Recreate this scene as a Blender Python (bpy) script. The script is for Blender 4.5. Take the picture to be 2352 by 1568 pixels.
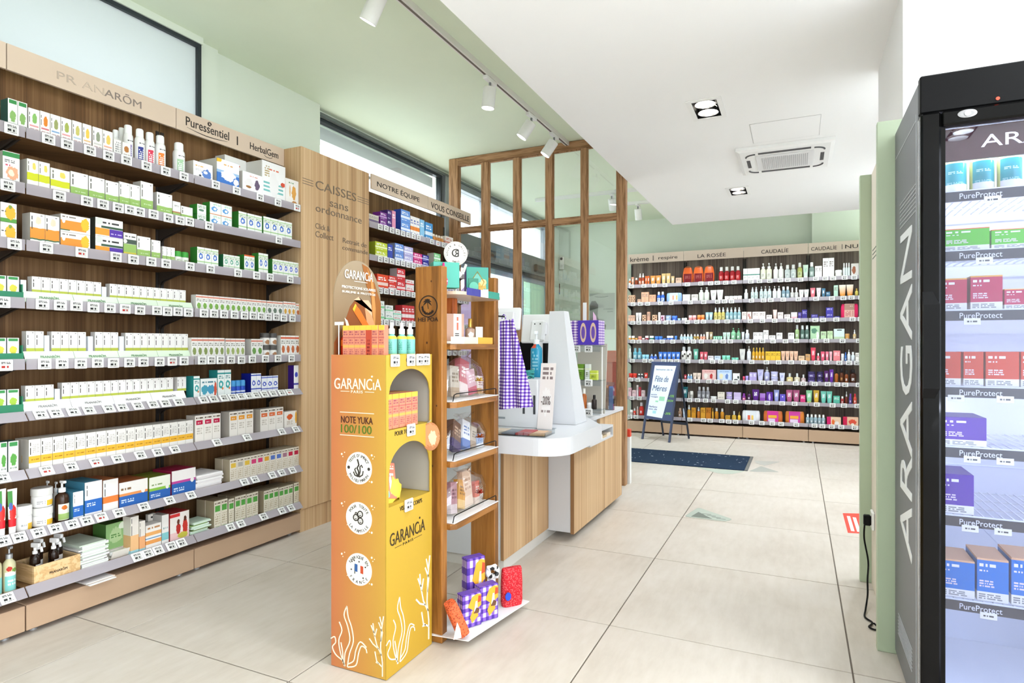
import bpy, bmesh, math, random
from mathutils import Vector, Matrix
random.seed(7)
S = bpy.context.scene
COL = S.collection
for o in list(bpy.data.objects):
    bpy.data.objects.remove(o)

# ---------------------------------------------------------------- camera
FPX, Y0, TH, EYE = 1409.5, 794.5, math.radians(25.0), 1.1768
cd = bpy.data.cameras.new('camera'); cam = bpy.data.objects.new('camera', cd); COL.objects.link(cam)
cd.sensor_width = 36.0; cd.lens = FPX / 2352 * 36; cd.shift_y = (Y0 - 784) / 2352
cam.location = (0, 0, EYE); cam.rotation_euler = (math.radians(90), 0, TH)
S.camera = cam
# ---------------------------------------------------------------- sky, exposure
W = bpy.data.worlds.new('world'); S.world = W; W.use_nodes = True
W.node_tree.nodes['Background'].inputs[0].default_value = (0.88, 0.945, 1.0, 1)
W.node_tree.nodes['Background'].inputs[1].default_value = 4.6
DLP, SPP = 3.6, 15.0        # watts of each downlight and track spot
LAMPC = (0.85, 0.935, 1.0)
sl = bpy.data.lights.new('street_sun', 'SUN'); sl.energy = 9.0; sl.angle = math.radians(3); sl.color = (1, 0.97, 0.92)
so_ = bpy.data.objects.new('street_sun', sl); COL.objects.link(so_); so_.rotation_euler = (math.radians(-38), 0, 0)
vs = S.view_settings
vs.view_transform = 'Standard'; vs.look = 'None'; vs.exposure = 0.62; vs.gamma = 1.0; vs.use_curve_mapping = False

# ---------------------------------------------------------------- pixel geometry of the place (photo survey -> metres)
CT, ST = math.cos(TH), math.sin(TH)
def ray(px, py):
    X = (px - 1176) / FPX
    return (CT * X - ST, ST * X + CT, -(py - Y0) / FPX)
def on_u(px, py, u):
    d = ray(px, py); t = u / d[0]; return (u, d[1] * t, EYE + d[2] * t)
def on_v(px, py, v):
    d = ray(px, py); t = v / d[1]; return (d[0] * t, v, EYE + d[2] * t)
def on_z(px, py, z=0.0):
    d = ray(px, py); t = (z - EYE) / d[2]; return (d[0] * t, d[1] * t, z)

# ---------------------------------------------------------------- colours and materials
def lin(h):
    h = h.lstrip('#'); r = []
    for i in (0, 2, 4):
        c = int(h[i:i + 2], 16) / 255
        r.append(c / 12.92 if c <= 0.04045 else ((c + 0.055) / 1.055) ** 2.4)
    return (r[0], r[1], r[2], 1)
MATS = {}
def new_mat(key):
    m = bpy.data.materials.new(key); m.use_nodes = True
    nt = m.node_tree; return m, nt, nt.nodes['Principled BSDF']
def mat(hexc, rough=0.5, metal=0.0, spec=0.4, emit=0.0, alpha=None):
    key = 'm_%s_%s_%s_%s_%s' % (hexc, rough, metal, spec, emit)
    if key in MATS: return MATS[key]
    m, nt, b = new_mat(key)
    c = lin(hexc)
    b.inputs['Base Color'].default_value = c; b.inputs['Roughness'].default_value = rough
    b.inputs['Metallic'].default_value = metal; b.inputs['Specular IOR Level'].default_value = spec
    if emit:
        b.inputs['Emission Color'].default_value = c; b.inputs['Emission Strength'].default_value = emit
    m.diffuse_color = c
    MATS[key] = m; return m
def glass(tint='ffffff', refl=0.06, key='g', rough=0.0, haze=0.0, hazecol='ffffff'):
    k = 'glass_%s_%s_%s_%s_%s' % (tint, refl, key, rough, haze)
    if k in MATS: return MATS[k]
    m, nt, b = new_mat(k); N = nt.nodes; L = nt.links; out = N['Material Output']
    t = N.new('ShaderNodeBsdfTransparent'); t.inputs[0].default_value = lin(tint)
    g = N.new('ShaderNodeBsdfGlossy'); g.inputs['Roughness'].default_value = rough
    lw = N.new('ShaderNodeLayerWeight'); lw.inputs[0].default_value = 0.5
    pw = N.new('ShaderNodeMath'); pw.operation = 'POWER'; L.new(lw.outputs['Facing'], pw.inputs[0]); pw.inputs[1].default_value = 4.0
    ma = N.new('ShaderNodeMath'); ma.operation = 'MULTIPLY_ADD'; L.new(pw.outputs[0], ma.inputs[0]); ma.inputs[1].default_value = 0.6; ma.inputs[2].default_value = refl
    mx = N.new('ShaderNodeMixShader'); L.new(ma.outputs[0], mx.inputs[0]); L.new(t.outputs[0], mx.inputs[1]); L.new(g.outputs[0], mx.inputs[2])
    last = mx
    if haze:
        d = N.new('ShaderNodeBsdfTranslucent'); d.inputs[0].default_value = lin(hazecol)
        d2 = N.new('ShaderNodeBsdfDiffuse'); d2.inputs[0].default_value = lin(hazecol)
        a = N.new('ShaderNodeAddShader') if False else N.new('ShaderNodeMixShader')
        a.inputs[0].default_value = 0.5; L.new(d.outputs[0], a.inputs[1]); L.new(d2.outputs[0], a.inputs[2])
        m2 = N.new('ShaderNodeMixShader'); m2.inputs[0].default_value = haze
        L.new(mx.outputs[0], m2.inputs[1]); L.new(a.outputs[0], m2.inputs[2]); last = m2
    L.new(last.outputs[0], out.inputs[0]); MATS[k] = m; return m

class NG:                                   # small node-graph helper
    def __init__(s, key):
        s.m, s.nt, s.b = new_mat(key); s.N = s.nt.nodes; s.L = s.nt.links
    def inp(s, sock, v):
        if hasattr(v, 'is_output'): s.L.new(v, sock)
        else: sock.default_value = v
    def math(s, op, a, b=0.0, c=0.0):
        n = s.N.new('ShaderNodeMath'); n.operation = op
        s.inp(n.inputs[0], a); s.inp(n.inputs[1], b); s.inp(n.inputs[2], c); return n.outputs[0]
    def vmath(s, op, a, b=(0, 0, 0), c=(0, 0, 0)):
        n = s.N.new('ShaderNodeVectorMath'); n.operation = op
        s.inp(n.inputs[0], a)
        if op not in ('FLOOR', 'LENGTH', 'FRACTION'): s.inp(n.inputs[1], b)
        if op == 'MULTIPLY_ADD': s.inp(n.inputs[2], c)
        return n.outputs['Value'] if op == 'LENGTH' else n.outputs[0]
    def mix(s, f, a, b):
        n = s.N.new('ShaderNodeMix'); n.data_type = 'RGBA'
        s.inp(n.inputs[0], f); s.inp(n.inputs[6], a); s.inp(n.inputs[7], b); return n.outputs[2]
    def noise(s, vec, scale, detail=2.0, rough=0.5):
        n = s.N.new('ShaderNodeTexNoise'); s.inp(n.inputs['Vector'], vec); n.inputs['Scale'].default_value = scale
        n.inputs['Detail'].default_value = detail; n.inputs['Roughness'].default_value = rough; return n.outputs[0]
    def ramp(s, f, stops):
        n = s.N.new('ShaderNodeValToRGB'); s.inp(n.inputs[0], f); e = n.color_ramp.elements
        while len(e) < len(stops): e.new(0.5)
        for i, (p, c) in enumerate(stops): e[i].position = p; e[i].color = c
        return n.outputs[0]
    def coord(s, kind):
        return s.N.new('ShaderNodeTexCoord').outputs[kind]
    def sep(s, v):
        n = s.N.new('ShaderNodeSeparateXYZ'); s.inp(n.inputs[0], v); return n.outputs
    def comb(s, x, y, z):
        n = s.N.new('ShaderNodeCombineXYZ'); s.inp(n.inputs[0], x); s.inp(n.inputs[1], y); s.inp(n.inputs[2], z); return n.outputs[0]
    def white(s, v):
        n = s.N.new('ShaderNodeTexWhiteNoise'); n.noise_dimensions = '3D'; s.inp(n.inputs[0], v); return n.outputs[0]
    def bump(s, h, strength=0.2, dist=0.002):
        n = s.N.new('ShaderNodeBump'); n.inputs['Strength'].default_value = strength; n.inputs['Distance'].default_value = dist
        s.inp(n.inputs['Height'], h); s.L.new(n.outputs[0], s.b.inputs['Normal'])
    def done(s, col, rough=0.5, spec=0.4):
        s.inp(s.b.inputs['Base Color'], col); s.inp(s.b.inputs['Roughness'], rough); s.b.inputs['Specular IOR Level'].default_value = spec
        return s.m

def laminate(key, tones, sx=1.0, rough=0.5):
    """vertical-striped wood laminate; stripes run along Z, vary along X+Y"""
    if key in MATS: return MATS[key]
    g = NG(key); o = g.sep(g.coord('Object'))
    h = g.math('ADD', o[0], o[1])
    st = g.noise(g.comb(g.math('MULTIPLY', h, 42 * sx), 0.0, g.math('MULTIPLY', o[2], 0.12)), 1.0, 3.0, 0.65)
    fine = g.noise(g.comb(g.math('MULTIPLY', h, 260 * sx), 3.0, g.math('MULTIPLY', o[2], 2.0)), 1.0, 2.0)
    board = g.white(g.comb(g.math('FLOOR', g.math('MULTIPLY', h, 15 * sx)), 1.0, 2.0))
    f = g.math('ADD', g.math('MULTIPLY', st, 0.80), g.math('ADD', g.math('MULTIPLY', fine, 0.22), g.math('MULTIPLY', board, 0.16)))
    c = g.ramp(f, [(0.36, lin(tones[0])), (0.54, lin(tones[1])), (0.72, lin(tones[2])), (0.86, lin(tones[1]))])
    MATS[key] = g.done(c, rough, 0.3); return MATS[key]
def solidwood(key, tones, axis='z', rough=0.5, scale=1.0):
    if key in MATS: return MATS[key]
    g = NG(key); o = g.coord('Object')
    sc = {'z': (14, 14, 1.0), 'x': (1.0, 14, 14), 'y': (14, 1.0, 14)}[axis]
    v = g.vmath('MULTIPLY', o, tuple(k * scale for k in sc))
    n1 = g.noise(v, 2.2, 4.0, 0.6); n2 = g.noise(v, 11.0, 2.0)
    wv_ = g.math('SINE', g.math('MULTIPLY', n1, 26.0))
    f = g.math('ADD', g.math('MULTIPLY', n1, 0.7), g.math('ADD', g.math('MULTIPLY', wv_, 0.09), g.math('MULTIPLY', n2, 0.22)))
    c = g.ramp(f, [(0.28, lin(tones[0])), (0.5, lin(tones[1])), (0.72, lin(tones[2]))])
    MATS[key] = g.done(c, rough, 0.3); return MATS[key]
def paint(key, h, rough=0.7, var=0.03):
    if key in MATS: return MATS[key]
    g = NG(key); c = lin(h); n = g.noise(g.coord('Object'), 1.3, 3.0)
    lo = tuple(x * (1 - var) for x in c[:3]) + (1,); hi = tuple(min(1, x * (1 + var)) for x in c[:3]) + (1,)
    MATS[key] = g.done(g.ramp(n, [(0.3, lo), (0.7, hi)]), rough, 0.25); return MATS[key]

def printed(base, bands=(), blobs=(), texts=(), side=None, rough=0.42, front=0.03, spec=0.35, gingham=None, grad=None, wob=0.0):
    """printed pack: colours laid out over the pack's own bounding box (x across, y from front to back, z up)"""
    key = 'pr_' + repr((base, bands, blobs, texts, side, rough, front, gingham, grad, wob))
    if key in MATS: return MATS[key]
    g = NG('print_%d' % len(MATS)); G = g.coord('Generated'); x, y, z = g.sep(G)
    col = lin(base)
    if grad: col = g.mix(x if grad[2] == 'x' else z, lin(grad[0]), lin(grad[1]))
    isfront = g.math('LESS_THAN', y, front)
    if gingham:
        n, c1, c2, c3 = gingham
        a = g.math('LESS_THAN', g.math('FRACT', g.math('MULTIPLY', g.math('ADD', x, y), n)), 0.5)
        b = g.math('LESS_THAN', g.math('FRACT', g.math('MULTIPLY', z, n * 1.3)), 0.5)
        s_ = g.math('MULTIPLY', g.math('ADD', a, b), 0.5)
        col = g.ramp(s_, [(0.0, lin(c1)), (0.5, lin(c2)), (1.0, lin(c3))])
    zz = z
    if wob:
        zz = g.math('ADD', z, g.math('MULTIPLY', g.math('SUBTRACT', g.noise(g.comb(x, 0.0, 0.0), 2.5, 1.0), 0.5), wob))
    for bd in bands:
        z0, z1, hc = bd[:3]
        mk = g.math('COMPARE', zz, (z0 + z1) / 2, (z1 - z0) / 2)
        if len(bd) > 3: mk = g.math('MULTIPLY', mk, g.math('COMPARE', x, (bd[3] + bd[4]) / 2, (bd[4] - bd[3]) / 2))
        if len(bd) > 5: mk = g.math('MULTIPLY', mk, isfront)
        col = g.mix(mk, col, lin(hc))
    if side: col = g.mix(isfront, lin(side), col)
    for (cx, cz, rx, rz, hc) in blobs:
        v = g.vmath('MULTIPLY_ADD', G, (1 / rx, 0, 1 / rz), (-cx / rx, 0, -cz / rz))
        d = g.math('ADD', g.vmath('LENGTH', v), g.math('MULTIPLY', g.math('SUBTRACT', g.noise(G, 9.0, 2.0), 0.5), 0.9))
        mk = g.math('MULTIPLY', g.math('LESS_THAN', d, 1.0), isfront)
        col = g.mix(mk, col, lin(hc))
    for t in texts:
        x0, x1, z0, z1, rows, cells, hc = t[:7]
        vert = len(t) > 7
        if vert: sv = (rows / (x1 - x0), 0, cells / (z1 - z0)); ov = (-x0 * rows / (x1 - x0), 0, -z0 * cells / (z1 - z0))
        else: sv = (cells / (x1 - x0), 0, rows / (z1 - z0)); ov = (-x0 * cells / (x1 - x0), 0, -z0 * rows / (z1 - z0))
        q = g.vmath('MULTIPLY_ADD', G, sv, ov)
        r = g.math('GREATER_THAN', g.white(g.vmath('FLOOR', q)), 0.36)
        fr = g.sep(g.vmath('FRACTION', q))[0 if vert else 2]
        row = g.math('COMPARE', fr, 0.5, 0.3)
        bx = g.math('MULTIPLY', g.math('COMPARE', x, (x0 + x1) / 2, (x1 - x0) / 2), g.math('COMPARE', z, (z0 + z1) / 2, (z1 - z0) / 2))
        mk = g.math('MULTIPLY', g.math('MULTIPLY', r, row), g.math('MULTIPLY', bx, isfront))
        col = g.mix(mk, col, lin(hc))
    col = g.vmath('MULTIPLY', col if hasattr(col, 'is_output') else col[:3], (.87, .87, .87))
    MATS[key] = g.done(col, rough, spec); MATS[key].diffuse_color = lin(base); return MATS[key]

# ---------------------------------------------------------------- mesh building
class MB:
    def __init__(s): s.v = []; s.f = []; s.m = []; s.s = []
    def add(s, vs_, fs, mi=0, smooth=False):
        k = len(s.v); s.v += [tuple(p) for p in vs_]
        for f in fs: s.f.append(tuple(i + k for i in f)); s.m.append(mi); s.s.append(smooth)
        return s
    def box(s, x0, y0, z0, x1, y1, z1, mi=0):
        return s.add([(x0, y0, z0), (x1, y0, z0), (x1, y1, z0), (x0, y1, z0), (x0, y0, z1), (x1, y0, z1), (x1, y1, z1), (x0, y1, z1)],
                     [(0, 3, 2, 1), (4, 5, 6, 7), (0, 1, 5, 4), (1, 2, 6, 5), (2, 3, 7, 6), (3, 0, 4, 7)], mi)
    def cbox(s, x0, y0, z0, x1, y1, z1, b=0.002, mi=0):
        """box with chamfered edges"""
        b = min(b, (x1 - x0) * .3, (y1 - y0) * .3, (z1 - z0) * .3)
        X, Y, Z = (x0, x1), (y0, y1), (z0, z1); vs_ = []; ix = {}
        for a in (0, 1):
            for c in (0, 1):
                for e in (0, 1):
                    sx, sy, sz = (b if a == 0 else -b), (b if c == 0 else -b), (b if e == 0 else -b)
                    for k, p in (('x', (X[a], Y[c] + sy, Z[e] + sz)), ('y', (X[a] + sx, Y[c], Z[e] + sz)), ('z', (X[a] + sx, Y[c] + sy, Z[e]))):
                        ix[(a, c, e, k)] = len(vs_); vs_.append(p)
        fs = []
        for a in (0, 1):
            q = [ix[(a, 0, 0, 'x')], ix[(a, 1, 0, 'x')], ix[(a, 1, 1, 'x')], ix[(a, 0, 1, 'x')]]; fs.append(q if a else q[::-1])
            q = [ix[(0, a, 0, 'y')], ix[(1, a, 0, 'y')], ix[(1, a, 1, 'y')], ix[(0, a, 1, 'y')]]; fs.append(q[::-1] if a else q)
            q = [ix[(0, 0, a, 'z')], ix[(1, 0, a, 'z')], ix[(1, 1, a, 'z')], ix[(0, 1, a, 'z')]]; fs.append(q if a else q[::-1])
        for a in (0, 1):
            for c in (0, 1):
                fs.append([ix[(a, c, 0, 'x')], ix[(a, c, 0, 'y')], ix[(a, c, 1, 'y')], ix[(a, c, 1, 'x')]])
                fs.append([ix[(a, 0, c, 'x')], ix[(a, 0, c, 'z')], ix[(a, 1, c, 'z')], ix[(a, 1, c, 'x')]])
                fs.append([ix[(0, a, c, 'y')], ix[(0, a, c, 'z')], ix[(1, a, c, 'z')], ix[(1, a, c, 'y')]])
                for e in (0, 1): fs.append([ix[(a, c, e, 'x')], ix[(a, c, e, 'y')], ix[(a, c, e, 'z')]])
        return s.add(vs_, fs, mi)
    def prism(s, pts, h0, h1, axis='z', mi=0, smooth=False):
        """extrude a 2-D outline; axis z: pts=(x,y); axis y: pts=(x,z); axis x: pts=(y,z)"""
        def P(p, h): return {'z': (p[0], p[1], h), 'y': (p[0], h, p[1]), 'x': (h, p[0], p[1])}[axis]
        n = len(pts); vs_ = [P(p, h0) for p in pts] + [P(p, h1) for p in pts]
        s.add(vs_, [tuple(range(n))[::-1], tuple(range(n, 2 * n))], mi)
        return s.add(vs_, [(i, (i + 1) % n, n + (i + 1) % n, n + i) for i in range(n)], mi, smooth)
    def lathe(s, prof, n=16, c=(0, 0, 0), mi=0, sy=1.0, smooth=True, caps=True):
        vs_ = []; fs = []
        for (r, z) in prof:
            for i in range(n):
                a = 2 * math.pi * i / n; vs_.append((c[0] + r * math.cos(a), c[1] + r * sy * math.sin(a), c[2] + z))
        for j in range(len(prof) - 1):
            for i in range(n):
                k = (i + 1) % n; fs.append((j * n + i, j * n + k, (j + 1) * n + k, (j + 1) * n + i))
        s.add(vs_, fs, mi, smooth)
        if caps:
            m = (len(prof) - 1) * n
            s.add(vs_[:n], [tuple(range(n))[::-1]], mi); s.add(vs_[m:], [tuple(range(n))], mi)
        return s
    def loft(s, rings, mi=0, smooth=True, caps=True, close=True):
        n = len(rings[0]); vs_ = [p for r in rings for p in r]; fs = []
        for j in range(len(rings) - 1):
            for i in range(n if close else n - 1):
                k = (i + 1) % n; fs.append((j * n + i, j * n + k, (j + 1) * n + k, (j + 1) * n + i))
        s.add(vs_, fs, mi, smooth)
        if caps:
            s.add(rings[0], [tuple(range(n))[::-1]], mi); s.add(rings[-1], [tuple(range(n))], mi)
        return s
    def tube(s, path, r, n=8, mi=0, closed=False, smooth=True, flat=None):
        path = [Vector(p) for p in path]; rings = []; m = len(path); up = Vector((0, 0, 1)); prev = None
        for i, p in enumerate(path):
            a = path[(i - 1) % m] if (closed or i) else p; b = path[(i + 1) % m] if (closed or i < m - 1) else p
            t = (b - a); t = t.normalized() if t.length > 1e-9 else Vector((0, 0, 1))
            ref = flat if flat else (prev if prev is not None else (up if abs(t.dot(up)) < 0.95 else Vector((1, 0, 0))))
            ref = Vector(ref); x = ref - t * ref.dot(t)
            if x.length < 1e-6: x = Vector((0, 1, 0)) - t * t.y
            x.normalize(); y = t.cross(x); prev = x
            rr = r[i] if isinstance(r, (list, tuple)) else r
            if flat: rings.append([p + x * rr * 0.25 + y * rr, p - x * rr * 0.25 + y * rr, p - x * rr * 0.25 - y * rr, p + x * rr * 0.25 - y * rr])
            else: rings.append([p + (x * math.cos(2 * math.pi * k / n) + y * math.sin(2 * math.pi * k / n)) * rr for k in range(n)])
        if closed: rings.append(rings[0])
        return s.loft(rings, mi, smooth and not flat, caps=not closed)
    def mesh(s, name, mats):
        me = bpy.data.meshes.new(name); me.from_pydata(s.v, [], s.f)
        for m in (mats if isinstance(mats, (list, tuple)) else [mats]): me.materials.append(m)
        me.polygons.foreach_set('material_index', s.m); me.polygons.foreach_set('use_smooth', s.s)
        if any(s.s):
            try: me.set_sharp_from_angle(angle=math.radians(40))
            except Exception: pass
        me.update(); return me
def link(name, me, parent=None, loc=(0, 0, 0), rot=(0, 0, 0)):
    o = bpy.data.objects.new(name, me); COL.objects.link(o)
    if parent is not None: o.parent = parent
    o.location = loc; o.rotation_euler = rot; return o
def obj(name, mb, mats, parent=None, loc=(0, 0, 0), rot=(0, 0, 0)):
    return link(name, mb.mesh(name, mats), parent, loc, rot)
def tag(o, label, cat, group=None):
    o['label'] = label; o['category'] = cat
    if group: o['group'] = group
    return o
def thing(name, label, cat, loc=(0, 0, 0), rz=0.0, group=None):
    o = bpy.data.objects.new(name, None); COL.objects.link(o); o.empty_display_size = 0.05
    o.location = loc; o.rotation_euler = (0, 0, rz); return tag(o, label, cat, group)
def struct(name, mb, mats, parent=None, label=None):
    o = obj(name, mb, mats, parent)
    if parent is None: o['kind'] = 'structure'
    if label: o['label'] = label
    return o
def text_mesh(body, size, m, extrude=0.0008, bold=0.0, shear=0.0, sx=1.0, align='CENTER', spacing=1.0, offset=0.0):
    """lettering in the XZ plane, facing -Y"""
    cu = bpy.data.curves.new('lettering', 'FONT'); cu.body = body; cu.size = size; cu.extrude = extrude
    cu.offset = bold; cu.shear = shear; cu.align_x = align; cu.align_y = 'CENTER'; cu.space_character = spacing
    cu.resolution_u = 3
    t = bpy.data.objects.new('t', cu); me = bpy.data.meshes.new_from_object(t)
    bpy.data.objects.remove(t); bpy.data.curves.remove(cu)
    me.transform(Matrix.Rotation(math.radians(90), 4, 'X') @ Matrix.Diagonal((sx, 1, 1, 1)))
    me.materials.clear(); me.materials.append(m); me.name = 'lettering'
    return me
def fit_text(body, x0, x1, zc, h, m, parent, y=-0.0012, name='lettering', **k):
    """lettering fitted between x0 and x1 (local X), cap height about h, centred at zc"""
    me = text_mesh(body, 1.0, m, **k); xs = [v.co.x for v in me.vertices]; zs = [v.co.z for v in me.vertices]
    if not xs: return None
    sx = (x1 - x0) / (max(xs) - min(xs)); sz = h / (max(zs) - min(zs))
    ox, oz = (max(xs) + min(xs)) / 2, (max(zs) + min(zs)) / 2
    for v in me.vertices:
        v.co.x = (v.co.x - ox) * sx; v.co.z = (v.co.z - oz) * sz; v.co.y = v.co.y
    return link(name, me, parent, ((x0 + x1) / 2, y, zc))
def arc_text(body, r, h, a0, a1, m, inward=False):
    """letters set around a circle in the XZ plane facing -Y; angles in degrees, clockwise from a0 to a1 measured from +X"""
    bm = bmesh.new(); n = len(body)
    for i, ch in enumerate(body):
        if ch == ' ': continue
        a = math.radians(a0 + (a1 - a0) * (i + 0.5) / n)
        me = text_mesh(ch, h, m, extrude=0.0003, bold=0.0)
        rot = a - math.pi / 2 if not inward else a + math.pi / 2
        me.transform(Matrix.Translation((r * math.cos(a), 0, r * math.sin(a))) @ Matrix.Rotation(-rot, 4, 'Y'))
        bm.from_mesh(me); bpy.data.meshes.remove(me)
    me = bpy.data.meshes.new('lettering'); bm.to_mesh(me); bm.free(); me.materials.append(m); return me
RZL, RZF, RZR = math.radians(90), 0.0, math.radians(-90)     # facing the aisle from the left wall, the far wall, the right wall

# ---------------------------------------------------------------- shared materials
WHITE = mat('f4f4f2', 0.55, spec=0.3); WHITE_GLOSS = mat('f6f6f5', 0.25); BLACK = mat('070708', 0.45, spec=0.15); BLACK_GLOSS = mat('050505', 0.14, spec=0.16)
GREY = mat('8f9094', 0.5); DGREY = mat('3a3b3f', 0.5); ALU = mat('b9bcc0', 0.35, 0.7); INK = mat('2b2622', 0.6)
OAK = laminate('oak_laminate', ('8a6a48', 'c09a70', 'd6b78e'))
OAKD = laminate('oak_laminate_shaded', ('4a321a', '6c4c2c', '876642'), 0.8)  # same oak as OAK, with the shade inside the shelves put into its colour
TAUPE = mat('b5987d', 0.5)
SAGE = paint('sage_paint', 'ebf6de'); SAGE_D = paint('sage_panel', 'b6c4aa', 0.55); PALE = paint('pale_green_wall', 'dde6d7')
WHITE_P = paint('white_paint', 'f8f8f7', 0.75, 0.01)
PINE = solidwood('pine_frame', ('85603f', 'aa805c', 'c39a72'), 'z'); PINE_X = solidwood('pine_frame_x', ('85603f', 'aa805c', 'c39a72'), 'x')
PLANK = solidwood('oiled_pine', ('74491c', '935f28', 'a87236'), 'z', 0.4, 0.7); PLANK_Y = solidwood('oiled_pine_y', ('74491c', '935f28', 'a87236'), 'y', 0.4, 0.7)
RAIL = mat('b9b3b8', 0.35, spec=0.5); FROST = mat('e4eef0', 0.6)
CLEAR = glass('fafcfd', 0.08, 'pane'); ACRYL = glass('eef2f4', 0.1, 'acrylic')
# ================================================================= THE SETTING
# floor: slab with bevelled 0.9 m tiles
g = NG('floor_tile'); o_ = g.coord('Object'); inf = g.N.new('ShaderNodeObjectInfo')
v_ = g.vmath('ADD', o_, g.vmath('MULTIPLY', inf.outputs['Location'], (1.7, 2.3, 0)))
n1 = g.noise(v_, 2.2, 5.0, 0.6); n2 = g.noise(g.vmath('MULTIPLY', v_, (9, 2.0, 1)), 3.0, 3.0, 0.6)
f_ = g.math('ADD', g.math('MULTIPLY', n1, 0.6), g.math('MULTIPLY', n2, 0.4))
TILE = g.done(g.ramp(f_, [(0.32, lin('bdb2a5')), (0.5, lin('c8beb2')), (0.68, lin('d0c7bd'))]), g.math('ADD', 0.33, g.math('MULTIPLY', n1, 0.16)), 0.4)
floor = struct('floor', MB().box(-5.2, -3.0, -0.08, 3.2, 10.2, -0.004), mat('6a5f54', 0.8))
tm = MB().cbox(-0.4471, -0.4471, -0.006, 0.4471, 0.4471, 0.0, 0.001).mesh('floor_tile', TILE)
for i in range(9):
    for j in range(14):
        link('floor_tile', tm, floor, (0.178 - 0.45 - 0.9 * 5 + 0.9 * i, 1.62 - 0.45 - 0.9 * 4 + 0.9 * j, 0))
# ceilings
def plate_holes(x0, x1, y0, y1, z, holes, mb, up=False):
    xs = sorted({x0, x1} | {h[0] for h in holes} | {h[1] for h in holes}); ys = sorted({y0, y1} | {h[2] for h in holes} | {h[3] for h in holes})
    for a, b in zip(xs, xs[1:]):
        for c, d in zip(ys, ys[1:]):
            mx, my = (a + b) / 2, (c + d) / 2
            if any(h[0] < mx < h[1] and h[2] < my < h[3] for h in holes): continue
            mb.add([(a, c, z), (b, c, z), (b, d, z), (a, d, z)], [(0, 1, 2, 3) if up else (3, 2, 1, 0)])
ZC, ZS = 2.97, 2.576
DL = [(-0.56, -0.42, 3.636, 3.912), (-0.56, -0.42, 5.757, 6.034), (-0.56, -0.42, 1.52, 1.795), (0.9, 1.04, 1.52, 1.795), (-0.56, -0.42, -0.6, -0.325), (0.9, 1.04, -0.6, -0.325), (0.62, 0.76, 3.76, 4.03), (0.62, 0.76, 5.7, 5.97)]
DLE = [0.8, 2.2, 1.0, 1.0, 1.0, 1.0, 1.2, 2.4]
sf = MB(); plate_holes(-1.314, 3.2, -3.0, 7.2, ZS, DL, sf)
sf.add([(-1.314, -3, ZS), (-1.314, 7.2, ZS), (-1.314, 7.2, ZC), (-1.314, -3, ZC)], [(0, 1, 2, 3)])
sf.add([(-1.314, 7.2, ZS), (3.2, 7.2, ZS), (3.2, 7.2, ZC), (-1.314, 7.2, ZC)], [(0, 1, 2, 3)])
struct('ceiling', sf, WHITE_P, label='lowered white plaster ceiling over the aisle')
struct('ceiling', MB().box(-3.6, -3.0, ZC, 3.2, 10.0, ZC + 0.1), SAGE, label='sage green ceiling above the windows and counter')
# far wall, side return, right wall
struct('wall_far', MB().box(-3.6, 8.72, 0, 3.2, 8.9, ZC), PALE)
struct('wall_far', MB().box(0.158, 8.60, 0, 3.2, 8.72, ZC), PALE, label='pale green pier to the right on the far wall')
rw = MB(); rw.box(0.37, 2.80, 0, 0.60, 3.62, ZS); rw.box(0.60, 3.50, 0, 1.20, 3.62, ZS); rw.box(1.0, 3.62, 0, 1.2, 8.60, ZS); rw.box(0.366, 2.78, 2.045, 3.2, 2.80, ZS); rw.box(0.60, 2.80, 0, 3.2, 2.90, ZS)
struct('wall_right', rw, WHITE_P)
struct('wall_back', MB().box(-3.6, -3.1, 0, 3.2, -3.0, ZC), WHITE_P)
# left wall: pier, band above the windows, frosted window, clear window, entrance
lw = MB()
lw.box(-3.6, 2.62, 0, -3.22, 3.53, ZC)                      # pier
lw.box(-3.6, -3.0, 0, -3.14, 2.48, 2.05); lw.box(-3.6, 3.53, 0, -3.30, 5.42, 2.05)
lw.box(-3.6, -3.0, 2.93, -3.14, 2.48, ZC); lw.box(-3.6, 3.53, 2.93, -3.30, 8.72, ZC)
lw.box(-3.6, -3.0, 2.05, -3.14, 1.36, 2.93); lw.box(-3.6, 2.48, 0, -3.19, 2.62, ZC)
lw.box(-3.6, 8.35, 0, -3.28, 8.72, 2.93)
struct('wall_left', lw, PALE)
# window 1 : frosted pane, dark frame
def framed_window(name, u, v0, v1, z0, z1, fr, pane, t=0.03, dep=0.05, mull=(), label=None):
    mb = MB(); mb.box(u - dep, v0, z0, u, v0 + t, z1); mb.box(u - dep, v1 - t, z0, u, v1, z1)
    mb.box(u - dep, v0 + t, z1 - t, u, v1 - t, z1); mb.box(u - dep, v0 + t, z0, u, v1 - t, z0 + t)
    w = struct(name, mb, fr, label=label)
    ed = [v0 + t] + [m for m in mull] + [v1 - t]
    for m in mull: obj('mullion', MB().box(u - dep, m - t / 2, z0 + t, u, m + t / 2, z1 - t), fr, w)
    for a, b in zip(ed, ed[1:]): obj('pane', MB().box(u - dep * .6, a + .002, z0 + t, u - dep * .5, b - .002, z1 - t), pane, w)
    return w
FRAME_D = mat('2c3338', 0.4); FRAME_G = mat('8b9093', 0.4, 0.4)
FROSTED = glass('f4fafc', 0.03, 'frosted', haze=0.92, hazecol='cfd2d3')
framed_window('window_1', -3.15, 1.36, 2.475, 2.05, 2.93, FRAME_D, FROSTED, 0.022, 0.04, label='frosted clerestory window with a dark frame above the left shelving')
w2 = framed_window('window_2', -3.31, 3.53, 5.40, 2.05, 2.925, FRAME_D, CLEAR, 0.028, 0.05, label='clear clerestory window with a dark frame above the advice shelves')
obj('blind_box', MB().box(-3.50, 3.56, 2.80, -3.40, 5.36, 2.90), mat('d8dcdc', 0.5), w2)
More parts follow.
